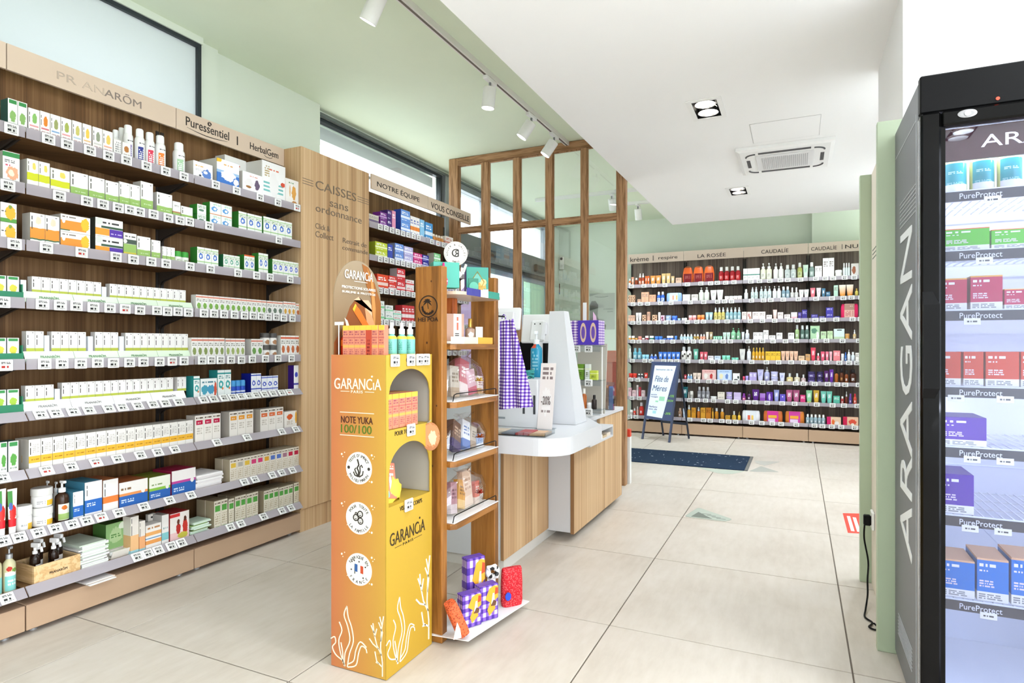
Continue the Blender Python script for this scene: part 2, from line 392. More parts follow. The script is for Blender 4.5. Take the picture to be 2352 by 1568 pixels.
obj('blind_rail', MB().box(-3.48, 3.56, 2.655, -3.44, 5.36, 2.68), mat('a8adb0', 0.4, 0.3), w2)
struct('trim_1', MB().box(-3.30, 3.53, 2.925, -3.27, 8.35, 2.945), mat('5f6763', 0.4), label='dark ceiling rail running along the windows')
# entrance: post, transom lights, door operator, sliding leaves
en = struct('door_1', MB().box(-3.40, 5.42, 0, -3.28, 5.50, 2.93).box(-3.40, 8.27, 0, -3.28, 8.35, 2.93).box(-3.40, 5.5, 2.86, -3.28, 8.27, 2.93), FRAME_G, label='glazed sliding entrance doors behind the partition')
obj('operator_box', MB().cbox(-3.40, 5.50, 2.14, -3.20, 8.27, 2.38, 0.01), mat('7d8384', 0.45, 0.3), en)
obj('operator_cover', MB().box(-3.36, 5.50, 2.10, -3.24, 8.27, 2.14), mat('4b4f52', 0.5), en)
for vv in (6.05, 7.55): obj('sensor', MB().cbox(-3.20, vv, 2.17, -3.15, vv + 0.28, 2.27, 0.01), mat('35302f', 0.3), en)
for a, b in ((5.50, 6.35), (6.40, 7.30), (7.35, 8.27)): obj('transom_pane', MB().box(-3.35, a, 2.38, -3.34, b, 2.86), CLEAR, en)
for vv in (6.375, 7.325): obj('mullion', MB().box(-3.38, vv - .03, 2.38, -3.30, vv + .03, 2.86), mat('aeb9c6', 0.4), en)
def leaf(v0, v1, u, pm):
    m = MB(); t = 0.045
    m.box(u - .03, v0, 0.02, u, v0 + t, 2.10).box(u - .03, v1 - t, 0.02, u, v1, 2.10).box(u - .03, v0 + t, 2.04, u, v1 - t, 2.10).box(u - .03, v0 + t, .02, u, v1 - t, .12)
    d = obj('door_leaf', m, mat('9fb0c0', 0.4), en); obj('door_pane', MB().box(u - .018, v0 + t, .12, u - .012, v1 - t, 2.04), pm, d)
TINTG = glass('b9cbbd', 0.08, 'tint', haze=0.35, hazecol='9fb3a5')
leaf(5.52, 6.36, -3.34, CLEAR); leaf(6.40, 7.24, -3.30, CLEAR); leaf(7.40, 8.25, -3.30, TINTG)
# street outside: pavement and a pale clad facade with joints
ext = struct('wall_street', MB().box(-8.2, -3, 0.0, -8.0, 14, 5.5), mat('eef1f3', 0.8), label='pale facade across the street with panel joints')
for k in range(6): obj('joint', MB().box(-8.0, -3, 0.75 * k + .5, -7.995, 14, 0.75 * k + .51), mat('a9b2bb', 0.8), ext)
for k in range(14): obj('joint', MB().box(-8.0, -2 + 1.1 * k, 0, -7.995, -1.99 + 1.1 * k, 5.5), mat('a9b2bb', 0.8), ext)
struct('floor_street', MB().box(-8.0, -3, -0.10, -3.6, 14, -0.02), mat('b9b9b6', 0.9), label='pavement outside the entrance')
bn = thing('round_banner', 'round translucent pink banner on a post outside the glass entrance doors', 'banner', (-3.75, 6.9, -0.02))
pd = MB(); pd.prism([(0.62 * math.cos(a * math.pi / 24), 1.37 + 0.62 * math.sin(a * math.pi / 24)) for a in range(48)], -0.01, 0.01, 'x')
obj('banner_disc', pd, mat('efc9f0', 0.7), bn); obj('post', MB().tube([(0, 0, 0), (0, 0, 0.78)], 0.015), ALU, bn); obj('foot', MB().lathe([(0.2, 0), (0.2, 0.015), (0.03, 0.03)], 20), ALU, bn)

# ================================================================= LIGHT FITTINGS (each lamp's light sits in its fitting)
LAMP = mat('fffaf0', 0.5, emit=14.0)
def add_light(name, kind, parent, loc, energy, rot=(0, 0, 0), color=LAMPC, **k):
    ld = bpy.data.lights.new(name, kind); ld.energy = energy; ld.color = color
    for a, b in k.items(): setattr(ld, a, b)
    lo = bpy.data.objects.new(name, ld); COL.objects.link(lo); lo.parent = parent; lo.location = loc; lo.rotation_euler = rot; return lo
DL_LABEL = ['recessed twin ceiling downlight with a black insert nearest the camera', 'recessed twin ceiling downlight beyond the air conditioner', 'added recessed twin ceiling downlight, unseen above the aisle just overhead', 'added recessed twin ceiling downlight, unseen overhead, right of the aisle', 'added recessed twin ceiling downlight, unseen behind the viewer, over the aisle', 'added recessed twin ceiling downlight, unseen behind the viewer, to the right', 'added recessed twin ceiling downlight, unseen above the fridge', 'added recessed twin ceiling downlight, unseen past the green panels']  # fittings overhead, behind the viewer and hidden are added for fill light
for i, (x0, x1, y0, y1) in enumerate(DL):
    lab = DL_LABEL[i]
    t = thing('ceiling_downlight', lab, 'downlight', ((x0 + x1) / 2, (y0 + y1) / 2, ZS), 0, 'recessed downlights')
    w, d = (x1 - x0) / 2, (y1 - y0) / 2
    m = MB(); e = 0.028
    for a in ((-w - e, -d - e, w + e, -d), (-w - e, d, w + e, d + e), (-w - e, -d, -w, d), (w, -d, w + e, d)): m.box(a[0], a[1], -0.004, a[2], a[3], -0.0005)
    obj('trim_ring', m, WHITE, t)
    m = MB(); m.box(-w, -d, 0.05, w, d, 0.055); m.box(-w, -d, 0, -w + .002, d, .05); m.box(w - .002, -d, 0, w, d, .05); m.box(-w, -d, 0, w, -d + .002, .05); m.box(-w, d - .002, 0, w, d, .05)
    obj('housing', m, BLACK, t)
    for s_ in (-1, 1):
        r = obj('reflector', MB().lathe([(0.061, 0.0), (0.058, 0.0), (0.05, 0.03), (0.05, 0.045)], 24, caps=False), mat('d5d5d5', 0.2, 0.9), t, (0, s_ * d * 0.5, 0.002))
        obj('lamp', MB().lathe([(0.05, 0.028), (0.05, 0.032)], 24), LAMP, r)
        add_light('downlight_light', 'AREA', t, (0, s_ * d * 0.5, -0.012), DLP * DLE[i], shape='DISK', size=0.11, spread=math.radians(150))
# track with spotlights on the green ceiling
tk = thing('light_track', 'long white lighting track on the green ceiling beside the soffit', 'track', (-1.836, 0, ZC))
obj('track_profile', MB().box(-0.018, -2.5, -0.036, 0.018, 5.20, 0), mat('eceae4', 0.4), tk)
obj('track_slot', MB().box(-0.007, -2.5, -0.0372, 0.007, 5.18, -0.036), mat('6e6258', 0.6), tk)
def spot(v, tilt, turn, label, u=-1.836, power=None):
    t = thing('track_spotlight', label, 'spotlight', (u, v, ZC - 0.037), 0, 'track spotlights')
    obj('adapter', MB().cbox(-0.016, -0.075, -0.026, 0.016, 0.075, -0.0006, 0.004), WHITE, t)
    obj('stem', MB().lathe([(0.008, -0.06), (0.008, -0.024)], 10), GREY, t)
    h = obj('lamp_head', MB().lathe([(0.030, 0.0), (0.042, -0.004), (0.043, -0.012), (0.043, -0.135), (0.040, -0.137), (0.038, -0.128)], 24), WHITE, t, (0, 0, -0.056), (tilt, 0, turn))
    obj('lens', MB().lathe([(0.038, -0.1285), (0.038, -0.132)], 24), LAMP, h)
    add_light('spot_light', 'SPOT', h, (0, 0, -0.14), power or SPP, spot_size=math.radians(78), spot_blend=0.7, shadow_soft_size=0.04)
SPL = ['white track spotlight at the top edge, nearest the frosted window', 'upright white track spotlight in the middle of the track', 'tilted white track spotlight, second from the partition end of the track', 'tilted white track spotlight nearest the wooden partition frame']
for v, ti, tu, lb in ((2.42, 0.55, 1.57, SPL[0]), (3.595, 0.12, 1.57, SPL[1]), (4.286, 0.6, 1.9, SPL[2]), (4.764, 0.6, 1.9, SPL[3])): spot(v, ti, tu, lb)
for v, nn in ((0.1, 'farther'), (1.2, 'nearer')): spot(v, 0.12, 1.57, 'added unseen white track spotlight above the camera, %s one' % nn, power=SPP * 3.2)  # added unseen spots, boosted to brighten the floor on the left
tk2 = thing('light_track', 'short white lighting track seen beyond the glass partition', 'track', (-2.9, 6.9, ZC))
obj('track_profile', MB().box(0, -0.018, -0.036, 1.9, 0.018, 0), mat('f1f1ee', 0.4), tk2)
for u, lb in ((-1.95, 'white track spotlight beyond the partition, left one'), (-1.25, 'white track spotlight beyond the partition, right one by the soffit')): spot(6.9, 0.5, 0.0, lb, u)
tk3 = thing('light_track', 'added white wall washer track, unseen behind the soffit end', 'track', (-2.0, 7.55, ZC))  # added unseen track whose spots brighten the far shelves
obj('track_profile', MB().box(0, -0.018, -0.036, 2.6, 0.018, 0), mat('f1f1ee', 0.4), tk3)
for k, u in enumerate((-1.8, -1.1, -0.4, 0.3)): spot(7.55, 0.35, 0.0, '%s added wall washer spotlight from left on the unseen track' % ('first', 'second', 'third', 'fourth')[k], u, SPP * 3.0)
# ================================================================= SHELVING BAYS
TAGM = printed('fbfbfa', bands=((0.12, 0.86, 'd9d8d4', 0.16, 0.84, 1),), texts=((0.18, 0.82, 0.62, 0.82, 2, 9, '1b1b1b'), (0.2, 0.8, 0.2, 0.52, 1, 5, '1d1d1d'), (0.18, 0.82, 0.13, 0.2, 1, 12, '555555')), rough=0.35, front=0.2)
TAGR = printed('fbfbfa', bands=((0.12, 0.86, 'd9d8d4', 0.16, 0.84, 1),), texts=((0.18, 0.82, 0.62, 0.82, 2, 9, '1b1b1b'), (0.2, 0.8, 0.2, 0.52, 1, 5, 'b3261e')), rough=0.35, front=0.2)
def tag_mesh(w, h, m): return MB().cbox(-w / 2, -0.009, -h / 2, w / 2, -0.001, h / 2, 0.003).mesh('price_tag', m)
TAG_L = tag_mesh(0.050, 0.044, TAGM); TAG_R = tag_mesh(0.050, 0.044, TAGR); TAG_F = tag_mesh(0.062, 0.05, TAGM)
RAILM = glass('eeeaee', 0.08, 'rail', 0.15, haze=0.8, hazecol='d8d2d8')
def bay(name, label, loc, rz, Wd, D, zs, tags, header=(2.325, 2.434), hset=0.14, tilt=(), tagm=TAG_L, plinth=0.125, wood=None, feet=True, texts=(), side=None, hmat=None, jambs=True, bracket=True):
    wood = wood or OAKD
    t = thing(name, label, 'shelving', loc, rz, None)
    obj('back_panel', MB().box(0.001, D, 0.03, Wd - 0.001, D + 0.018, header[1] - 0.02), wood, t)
    for x in (0.003, Wd - 0.021):
        obj('upright', MB().box(x, D - 0.006, 0.03, x + 0.018, D, header[0]), mat('2a2421', 0.5), t)
    obj('plinth', MB().cbox(0.0015, 0.0, 0.022, Wd - 0.0015, D - 0.02, plinth, 0.002), TAUPE, t)
    if feet:
        for x in (0.05, Wd - 0.05): obj('foot', MB().lathe([(0.016, 0), (0.016, 0.008), (0.009, 0.01), (0.009, 0.022)], 12, (x, 0.05, 0)), ALU, t)
    hp = obj('header_panel', MB().box(0.001, 0, header[0], Wd - 0.001, 0.014, header[1]), hmat or mat('d5c0ab', 0.4), t, (0, hset, 0))
    for tx in texts: fit_text(*tx[:5], INK if len(tx) < 6 else tx[5], hp)
    bs = MB()
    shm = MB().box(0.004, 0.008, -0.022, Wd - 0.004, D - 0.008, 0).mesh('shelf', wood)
    rm0 = MB().prism([(0.0, -0.028), (0.004, -0.028), (0.004, -0.005), (0.008, -0.002), (0.008, 0.001), (0.004, 0.002), (0.004, 0.016), (0.0, 0.016)], 0.002, Wd - 0.002, 'x').mesh('price_rail', RAILM)
    rm1 = MB().prism([(-0.022, -0.026), (-0.018, -0.028), (0.012, 0.006), (0.008, 0.010)], 0.002, Wd - 0.002, 'x').mesh('price_rail', RAILM)
    bkm = MB().prism([(0.06, -0.022), (D - 0.008, -0.022), (D - 0.008, -0.09), (D - 0.03, -0.07)], 0, 0.008, 'x').mesh('bracket', mat('3b332d', 0.5))
    for i, z in enumerate(zs):
        sh = link('shelf', shm, t, (0, 0, z))
        tl = i in tilt
        link('price_rail', rm1 if tl else rm0, sh)
        if bracket:
            for x in (0.004, Wd - 0.012): link('bracket', bkm, sh, (x, 0, 0))
        for x in tags[i] if i < len(tags) else ():
            if 0.026 < x < Wd - 0.026:
                red = tagm is TAG_L and random.random() < 0.05
                tm_ = TAG_R if red else tagm
                if tl: link('price_tag', tm_, sh, (x, -0.008, -0.010), (math.radians(-41), 0, random.uniform(-.03, .03)))
                else: link('price_tag', tm_, sh, (x, 0.0, -0.008 + random.uniform(-.002, .002)))
    return t
UL = -2.836                                            # front line of the left shelving
LZ = [2.048, 1.821, 1.592, 1.357, 1.109, 0.902, 0.667, 0.419, 0.190]
LT = [[25, 58, 110, 153, 205, 248, 289, 335, 379, 421, 494, 542, 596, 637, 681], [16.6, 135, 198, 235, 270, 297, 319, 351, 385, 412, 434, 479, 639],
      [32, 105, 186, 265, 305, 346, 380, 435, 482, 545, 588, 619, 665], [5, 47, 96, 137, 174, 213, 251, 286, 320, 359, 383, 407, 431, 467, 490, 513, 537, 560, 580, 598, 615, 633, 650, 670, 691],
      [11, 45, 101, 141, 184, 223, 259, 296, 328, 365, 394, 421, 444, 463, 484, 505, 529, 553, 578, 608, 637, 668, 695], [44, 90, 125, 165, 201, 246, 277, 313, 348, 376, 407, 436, 464, 487, 511, 531, 550, 568, 585, 604, 624, 644, 661, 688],
      [2, 104, 160, 217, 267, 319, 359, 398, 438, 495, 564, 644, 676], [4, 41, 85, 124, 163, 196, 229, 270, 327, 386, 435, 558, 582, 622, 644, 668, 688], [13, 47, 312, 336, 360, 390, 413, 439, 526, 550, 602, 644, 665, 688]]
LT = [[on_u(x, 800, UL)[1] for x in r] for r in LT]
DLEFT = 0.274
LB = [(0.655, 1.420), (1.422, 2.186), (2.188, 2.938)]
LLAB = ['wood shelving bay cut off by the left edge of the photo', 'wood shelving bay of remedies under the frosted window', 'wood shelving bay of remedies next to the lettered wood panel']
PR = mat('8a7d74', 0.6); PR2 = mat('5c524b', 0.6)
LTX = [(), ((('PR', 0.19, 0.27, 2.379, 0.034, mat('b9a897', 0.6))), ('AN', 0.295, 0.395, 2.3785, 0.034, mat('c9b6a3', 0.6)), ('AR\u014cM', 0.395, 0.575, 2.384, 0.046, PR)),  # glare over the first letters is put into their paler ink
       (('Puressentiel', 0.055, 0.33, 2.385, 0.048), ('|', 0.385, 0.392, 2.378, 0.05), ('HerbalGem', 0.48, 0.70, 2.378, 0.040))]
BAYS_L = []
for i, (a, b) in enumerate(LB):
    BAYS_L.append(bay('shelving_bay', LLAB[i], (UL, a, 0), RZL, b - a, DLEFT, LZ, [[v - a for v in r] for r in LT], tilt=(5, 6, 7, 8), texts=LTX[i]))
hp = [c for c in BAYS_L[2].children if c.name.startswith('header')][0]
obj('logo_swirl', MB().tube([(0.20 + 0.013 * math.cos(k * .3) * (1 - k / 60), -0.002, 2.412 + 0.013 * math.sin(k * .3) * (1 - k / 60)) for k in range(40)], 0.0016, 5), INK, hp)
obj('logo_curve', MB().tube([(0.06 + 0.26 * k / 14, -0.002, 2.352 - 0.012 * math.sin(math.pi * k / 14)) for k in range(15)], [0.0005 + 0.0017 * math.sin(math.pi * k / 14) for k in range(15)], 5), INK, hp)
obj('logo_leaf', MB().tube([(0.62 + 0.03 * math.cos(k * .35), -0.002, 2.352 - 0.010 * math.sin(k * .35)) for k in range(10)], 0.0014, 5), INK, hp)
# lettered wood panel between the bays
pn = thing('lettered_wood_panel', 'tall striped wood panel lettered for the checkout without prescription', 'panel', (UL, 2.942, 0), RZL)
PW = 3.616 - 2.942; PS = 3.281 - 2.942
obj('panel_leaf', MB().cbox(0, 0, 0.145, PS - 0.0015, 0.30, 2.437, 0.002), OAK, pn); pl2 = obj('panel_leaf', MB().cbox(PS + 0.0015, 0, 0.145, PW, 0.30, 2.437, 0.002), OAK, pn)
obj('panel_base', MB().box(0.002, 0.012, 0.0, PW - 0.002, 0.30, 0.143), OAK, pn)
PT = mat('7b6a58', 0.55)
for body, a, b, z, h in (('CAISSES', 3.067, 3.47, 2.226, 0.058), ('sans', 3.20, 3.385, 2.128, 0.036), ('ordonnance', 3.068, 3.53, 2.075, 0.048), ('Click &', 3.066, 3.20, 1.958, 0.036), ('Collect', 3.066, 3.236, 1.905, 0.040), ('Retrait de', 3.33, 3.585, 1.905, 0.034), ('commande', 3.325, 3.60, 1.855, 0.030)):
    fit_text(body, a - 2.942, b - 2.942, z, h, PT, pn)
for k in range(3):
    obj('lettering_line', MB().box(0.01, -0.001, 2.205 + .016 * k, 0.105, 0, 2.209 + .016 * k), PT, pn); obj('lettering_line', MB().box(0.545, -0.001, 2.205 + .016 * k, PW, 0, 2.209 + .016 * k), PT, pn)
# advice shelving (header: NOTRE EQUIPE | VOUS CONSEILLE)
AZ = [2.075, 1.835, 1.600, 1.362, 1.12, 0.88, 0.64, 0.40, 0.19]
AV0, AV1, AV2 = 3.620, 4.370, 5.115
def spaced(n, w, a=0.08): return [a + (w - 2 * a) * k / (n - 1) for k in range(n)]
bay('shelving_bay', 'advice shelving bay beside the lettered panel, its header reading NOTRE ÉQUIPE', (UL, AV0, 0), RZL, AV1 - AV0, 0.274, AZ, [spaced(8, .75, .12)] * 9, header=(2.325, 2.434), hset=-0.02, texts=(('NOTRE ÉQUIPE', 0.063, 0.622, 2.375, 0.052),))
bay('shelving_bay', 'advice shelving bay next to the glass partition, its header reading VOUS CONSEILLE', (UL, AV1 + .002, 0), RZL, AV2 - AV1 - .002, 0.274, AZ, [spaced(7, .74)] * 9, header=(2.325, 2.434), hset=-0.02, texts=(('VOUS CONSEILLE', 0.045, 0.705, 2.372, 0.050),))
# far wall shelving
FV = 8.26
FZ = [1.995, 1.755, 1.500, 1.246, 0.985, 0.728, 0.479, 0.224]
FB = [(-2.137, -1.389), (-1.387, -0.637), (-0.635, 0.112), (0.114, 0.862)]
FLAB = ['far wall shelving bay nearest the glass partition, behind the easel board', 'far wall shelving bay with the orange pouches on top', 'far wall shelving bay in the middle of the wall', 'far wall shelving bay cut off by the green panel']
def fx(u): return u
FTX = [(('krème', 0.03, 0.285, 2.372, 0.062), ('|', 0.34, 0.348, 2.376, 0.07), ('respire', 0.415, 0.668, 2.366, 0.055)),
       (('LA ROSÉE', 0.18, 0.535, 2.372, 0.058),), (('CAUDALÍE', 0.21, 0.525, 2.378, 0.060),), (('CAUDALÍE', 0.03, 0.31, 2.376, 0.056), ('|', 0.364, 0.370, 2.376, 0.06), ('NUXE', 0.40, 0.66, 2.374, 0.045))]
random.seed(11)
for i, (a, b) in enumerate(FB):
    tg = []
    for k in range(8):
        x = 0.06 + random.uniform(0, .05); r = []
        while x < b - a - 0.05: r.append(x); x += random.choice((0.085, 0.10, 0.12, 0.14, 0.17))
        tg.append(r)
    fb = bay('shelving_bay', FLAB[i], (a, FV, 0), RZF, b - a, 0.30, FZ, tg, header=(2.315, 2.444), hset=0.14, tagm=TAG_F, texts=FTX[i], hmat=mat('e2cfc0', 0.4), wood=laminate('grey_walnut', ('52453d', '776860', '978a7e'), 1.0), plinth=0.16, feet=True)

# ================================================================= PRODUCTS
PM = {}
def smooth_ring(w, d, z, n=12, p=2.6, ox=0.0, oy=0.0):
    r = []
    for i in range(n):
        a = 2 * math.pi * (i + 0.5) / n; c, s_ = math.cos(a), math.sin(a)
        r.append((ox + w / 2 * math.copysign(abs(c) ** (2 / p), c), oy + d / 2 * math.copysign(abs(s_) ** (2 / p), s_), z))
    return r
def pack(kind, w, h, d, m1, m2, m3=None):
    """parts of one pack: [(name, mesh)], first one is the body; front at y=0, standing on z=0, centred on x"""
    key = (kind, round(w, 3), round(h, 3), round(d, 3), m1.name, m2.name if m2 else '', m3.name if m3 else '')
    if key in PM: return PM[key]
    r = w / 2; cy = d / 2; out = []
    if kind == 'carton':
        b = MB(); b.cbox(-r, 0, 0, r, d, h, 0.0007); out = [('b', b.mesh('carton', m1))]
    elif kind == 'box':
        b = MB(); b.cbox(-r, 0, 0, r, d, h, 0.0025); b.box(-r * .97, d * .48, h - .0002, r * .97, d * .52, h + .0004); out = [('b', b.mesh('box', m1))]
    elif kind == 'can':
        hb = h * 0.78; b = MB().lathe([(r * .9, 0), (r, h * .02), (r, hb * .86), (r * .93, hb * .93), (r * .72, hb)], 16, (0, r, 0))
        c = MB().lathe([(r * .74, hb), (r * .76, hb + .002), (r * .74, h * .97), (r * .6, h)], 16, (0, r, 0)); out = [('b', b.mesh('can', m1)), ('cap', c.mesh('cap', m2))]
    elif kind in ('bottle', 'mist', 'pump', 'dropper', 'flask'):
        sy = d / w; hb = h * {'bottle': .74, 'mist': .68, 'pump': .72, 'dropper': .62, 'flask': .62}[kind]
        rn = r * {'flask': .3, 'dropper': .4}.get(kind, .45)
        b = MB().lathe([(r * .92, 0), (r, h * .02), (r, hb * .80), (r * .93, hb * .88), (rn * 1.15, hb * .97), (rn, hb)], 14, (0, cy, 0), sy=sy)
        c = MB()
        if kind in ('bottle', 'flask'): c.lathe([(rn * 1.25, hb), (rn * 1.3, hb + .002), (rn * 1.2, h * .985), (rn, h)], 12, (0, cy, 0))
        elif kind == 'mist': c.lathe([(rn * 1.3, hb), (rn * 1.3, hb + (h - hb) * .45), (rn * .8, hb + (h - hb) * .5), (rn * .75, h)], 12, (0, cy, 0))
        elif kind == 'dropper': c.lathe([(rn * 1.2, hb), (rn * 1.2, hb + (h - hb) * .35), (rn * .6, hb + (h - hb) * .4), (rn * .6, h * .96), (rn * .3, h)], 12, (0, cy, 0))
        else:
            c.lathe([(rn * 1.2, hb), (rn * 1.2, hb + (h - hb) * .35), (rn * .35, hb + (h - hb) * .4), (rn * .35, h * .95)], 10, (0, cy, 0))
            c.cbox(-rn * .55, cy - rn * 1.9, h * .935, rn * .55, cy + rn * .7, h, .002)
        out = [('b', b.mesh('bottle', m1)), ({'mist': 'spray_head', 'pump': 'pump_head', 'dropper': 'dropper_cap'}.get(kind, 'cap'), c.mesh('cap', m2))]
    elif kind == 'tube':
        hc = h * 0.16; b = MB(); rings = []
        for k in range(5):
            f = k / 4; rings.append(smooth_ring(w * (.72 + .28 * f), d * (1 - .94 * f ** 1.3), hc + (h - hc) * f * .96, 12, 2.2, 0, cy))
        rings.append(smooth_ring(w, d * .06, h, 12, 6, 0, cy))
        b.loft(rings); c = MB().lathe([(w * .33, 0), (w * .34, .001), (w * .34, hc * .96), (w * .33, hc)], 14, (0, cy, 0), sy=min(1, d / w * 1.3))
        out = [('b', b.mesh('tube', m1)), ('cap', c.mesh('cap', m2))]
    elif kind == 'jar':
        hb = h * .62; sy = d / w; b = MB().lathe([(r * .80, 0), (r * .95, h * .06), (r * .97, hb * .5), (r * .95, hb * .92), (r * .86, hb)], 18, (0, cy, 0), sy=sy)
        c = MB().lathe([(r, hb), (r, hb + .001), (r, h * .96), (r * .93, h)], 18, (0, cy, 0), sy=sy); out = [('b', b.mesh('jar', m1)), ('lid', c.mesh('lid', m2))]
    elif kind == 'stick':
        hb = h * .58; b = MB().loft([smooth_ring(w * .92, d * .92, 0, 14, 2.3, 0, cy), smooth_ring(w, d, h * .03, 14, 2.3, 0, cy), smooth_ring(w, d, hb, 14, 2.3, 0, cy)])
        c = MB().loft([smooth_ring(w, d, hb + .001, 14, 2.3, 0, cy), smooth_ring(w * .98, d * .98, h * .93, 14, 2.3, 0, cy), smooth_ring(w * .8, d * .8, h, 14, 2.3, 0, cy)]); out = [('b', b.mesh('stick', m1)), ('cap', c.mesh('cap', m2))]
    elif kind == 'pouch':
        rings = []
        for k in range(7):
            f = k / 6; rings.append(smooth_ring(w * (.86 + .14 * math.sin(math.pi * min(1, f * 1.25))) * (1 if f < .8 else 1 - (f - .8) * .9), d * (1 - .85 * f ** 2) + .002, h * f, 16, 3.0, 0, cy))
        b = MB().loft(rings); c = MB().tube([(w * .30 * math.cos(a * math.pi / 8), cy, h * .96 + h * .10 * math.sin(a * math.pi / 8)) for a in range(9)], .003, 6)
        out = [('b', b.mesh('pouch', m1)), ('handle', c.mesh('handle', m2))]
    elif kind == 'bag':                                  # soft clear-sided gift bag with a printed sleeve
        rings = [smooth_ring(w * q, d * e, h * f, 20, 3.2, 0, cy) for q, e, f in ((.92, .8, 0), (1, 1, .08), (1, 1, .6), (.96, .75, .9), (.88, .45, 1))]
        b = MB().loft(rings); c = MB().cbox(-w * .3, -.003, h * .08, w * .28, d * .2, h * 1.0, .003); out = [('b', b.mesh('bag', m1)), ('sleeve', c.mesh('sleeve', m2))]
    PM[key] = out; return out
KINDN = {'carton': ('carton', 'carton'), 'box': ('gift_box', 'box'), 'can': ('spray_can', 'spray can'), 'bottle': ('bottle', 'bottle'), 'mist': ('mist_bottle', 'bottle'), 'pump': ('pump_bottle', 'pump bottle'), 'dropper': ('dropper_bottle', 'bottle'),
         'flask': ('perfume_flask', 'flask'), 'tube': ('cream_tube', 'tube'), 'jar': ('cosmetic_jar', 'jar'), 'stick': ('deodorant_stick', 'deodorant'), 'pouch': ('gift_pouch', 'pouch'), 'bag': ('gift_bag', 'gift bag')}
ORD = ['first', 'second', 'third', 'fourth', 'fifth', 'sixth', 'seventh', 'eighth', 'ninth', 'tenth', 'eleventh', 'twelfth', 'thirteenth', 'fourteenth', 'fifteenth', 'sixteenth', 'seventeenth', 'eighteenth', 'nineteenth', 'twentieth', 'twenty-first', 'twenty-second', 'twenty-third']
SEEN = {}
def put(kind, w, h, d, m1, m2, loc, rz, label, name=None, cat=None, group=None, m3=None, rot=None):
    parts = pack(kind, w, h, d, m1, m2, m3)
    nm, ct = KINDN[kind]
    o = link(name or nm, parts[0][1], None, loc, rot or (0, 0, rz)); tag(o, label, cat or ct, group)
    for pn_, me in parts[1:]: link(pn_, me, o)
    k = label
    SEEN[k] = SEEN.get(k, 0) + 1
    return o
def run(fixture, shelf, x0, x1, n, ytop, kind, m1, m2, desc, stack=1, d=None, back=0.0, name=None, cat=None, gap=0.0008, deep=1, jit=0.0, jz=0.0, rise=0.0):
    """n like packs side by side between photo columns x0 and x1 on a shelf; ytop = photo row of the top at x0"""
    fr = fixture['front'] ; zs = fixture['z'][shelf] + rise + .0008; mapf = fixture['map']
    fp = fr - fixture['back'] * (0.02 + back)
    a0 = mapf(x0, fp)[0]; a1 = mapf(x1, fp)[0]; zt = mapf(x0, fp, ytop)[1]
    zt = min(zt, (fixture['z'][shelf - 1] - 0.036) if shelf else 2.312)
    h = max(0.02, (zt - zs) / stack); w = (a1 - a0) / n
    d = d or min(0.12, max(0.03, w * (1.0 if kind != 'carton' else 1.3)))
    if kind in ('can', 'bottle', 'mist', 'pump', 'dropper', 'jar'): d = w * .98 if kind != 'bottle' else min(d, w * .98)
    if kind == 'tube': d = w * .5
    tot = n * stack
    for k in range(n):
        for s_ in range(stack):
            for q in range(deep):
                c = a0 + w * (k + .5) + random.uniform(-jit, jit) * w
                p = fp - fixture['back'] * (q * (d + .001))
                loc = (p, c, zs + s_ * h) if fixture['axis'] == 'u' else (c, p, zs + s_ * h)
                hh = h * (1 + random.uniform(-jz, 0))
                o = put(kind, w * .985 - gap, hh - (.0008 if stack > 1 else 0), d, m1, m2, loc, fixture['rz'] + random.uniform(-.012, .012) * (1 if kind != 'carton' else .5), '', name, cat)
                PENDING.setdefault((desc, shelf, fixture['name']), []).append((round(c, 4), s_, stack, q, deep, o))
PENDING = {}
def finish_labels():
    for (desc, shelf, fname), L in PENDING.items():
        where = '%s %s' % (fname, NMS[shelf] if not (fname == 'far wall' and shelf == 7) else 'bottom shelf')
        cs = sorted({x[0] for x in L})
        for (c, s_, st, q, dp, o) in L:
            ex = ''
            if st == 2: ex += ', upper' if s_ else ', lower'
            elif st > 2: ex += ', %s from bottom' % ORD[s_]
            if dp > 1: ex += ', back row' if q else ', front row'
            if len(cs) > 1: lab = '%s %s from left%s, %s' % (ORD[cs.index(c)], desc, ex, where)
            else: lab = '%s%s, %s' % (desc, ex, where)
            o['label'] = ' '.join(lab.split()[:16])
            if len(L) > 1: o['group'] = '%s, %s' % (desc, where)
NMS = ['top shelf', 'second shelf', 'third shelf', 'fourth shelf', 'fifth shelf', 'sixth shelf', 'seventh shelf', 'eighth shelf', 'bottom shelf']
LF = dict(front=UL, back=1, z=LZ, axis='u', rz=RZL, names=NMS, name='left wall', map=lambda x, p, y=800: on_u(x, y, p)[1:])
AF = dict(front=UL, back=1, z=AZ, axis='u', rz=RZL, names=NMS, name='advice bay', map=lambda x, p, y=800: on_u(x, y, p)[1:])
FF = dict(front=FV, back=-1, z=FZ, axis='v', rz=RZF, names=NMS[:7] + ['bottom shelf'], name='far wall', map=lambda x, p, y=800: (on_v(x, y, p)[0], on_v(x, y, p)[2]))
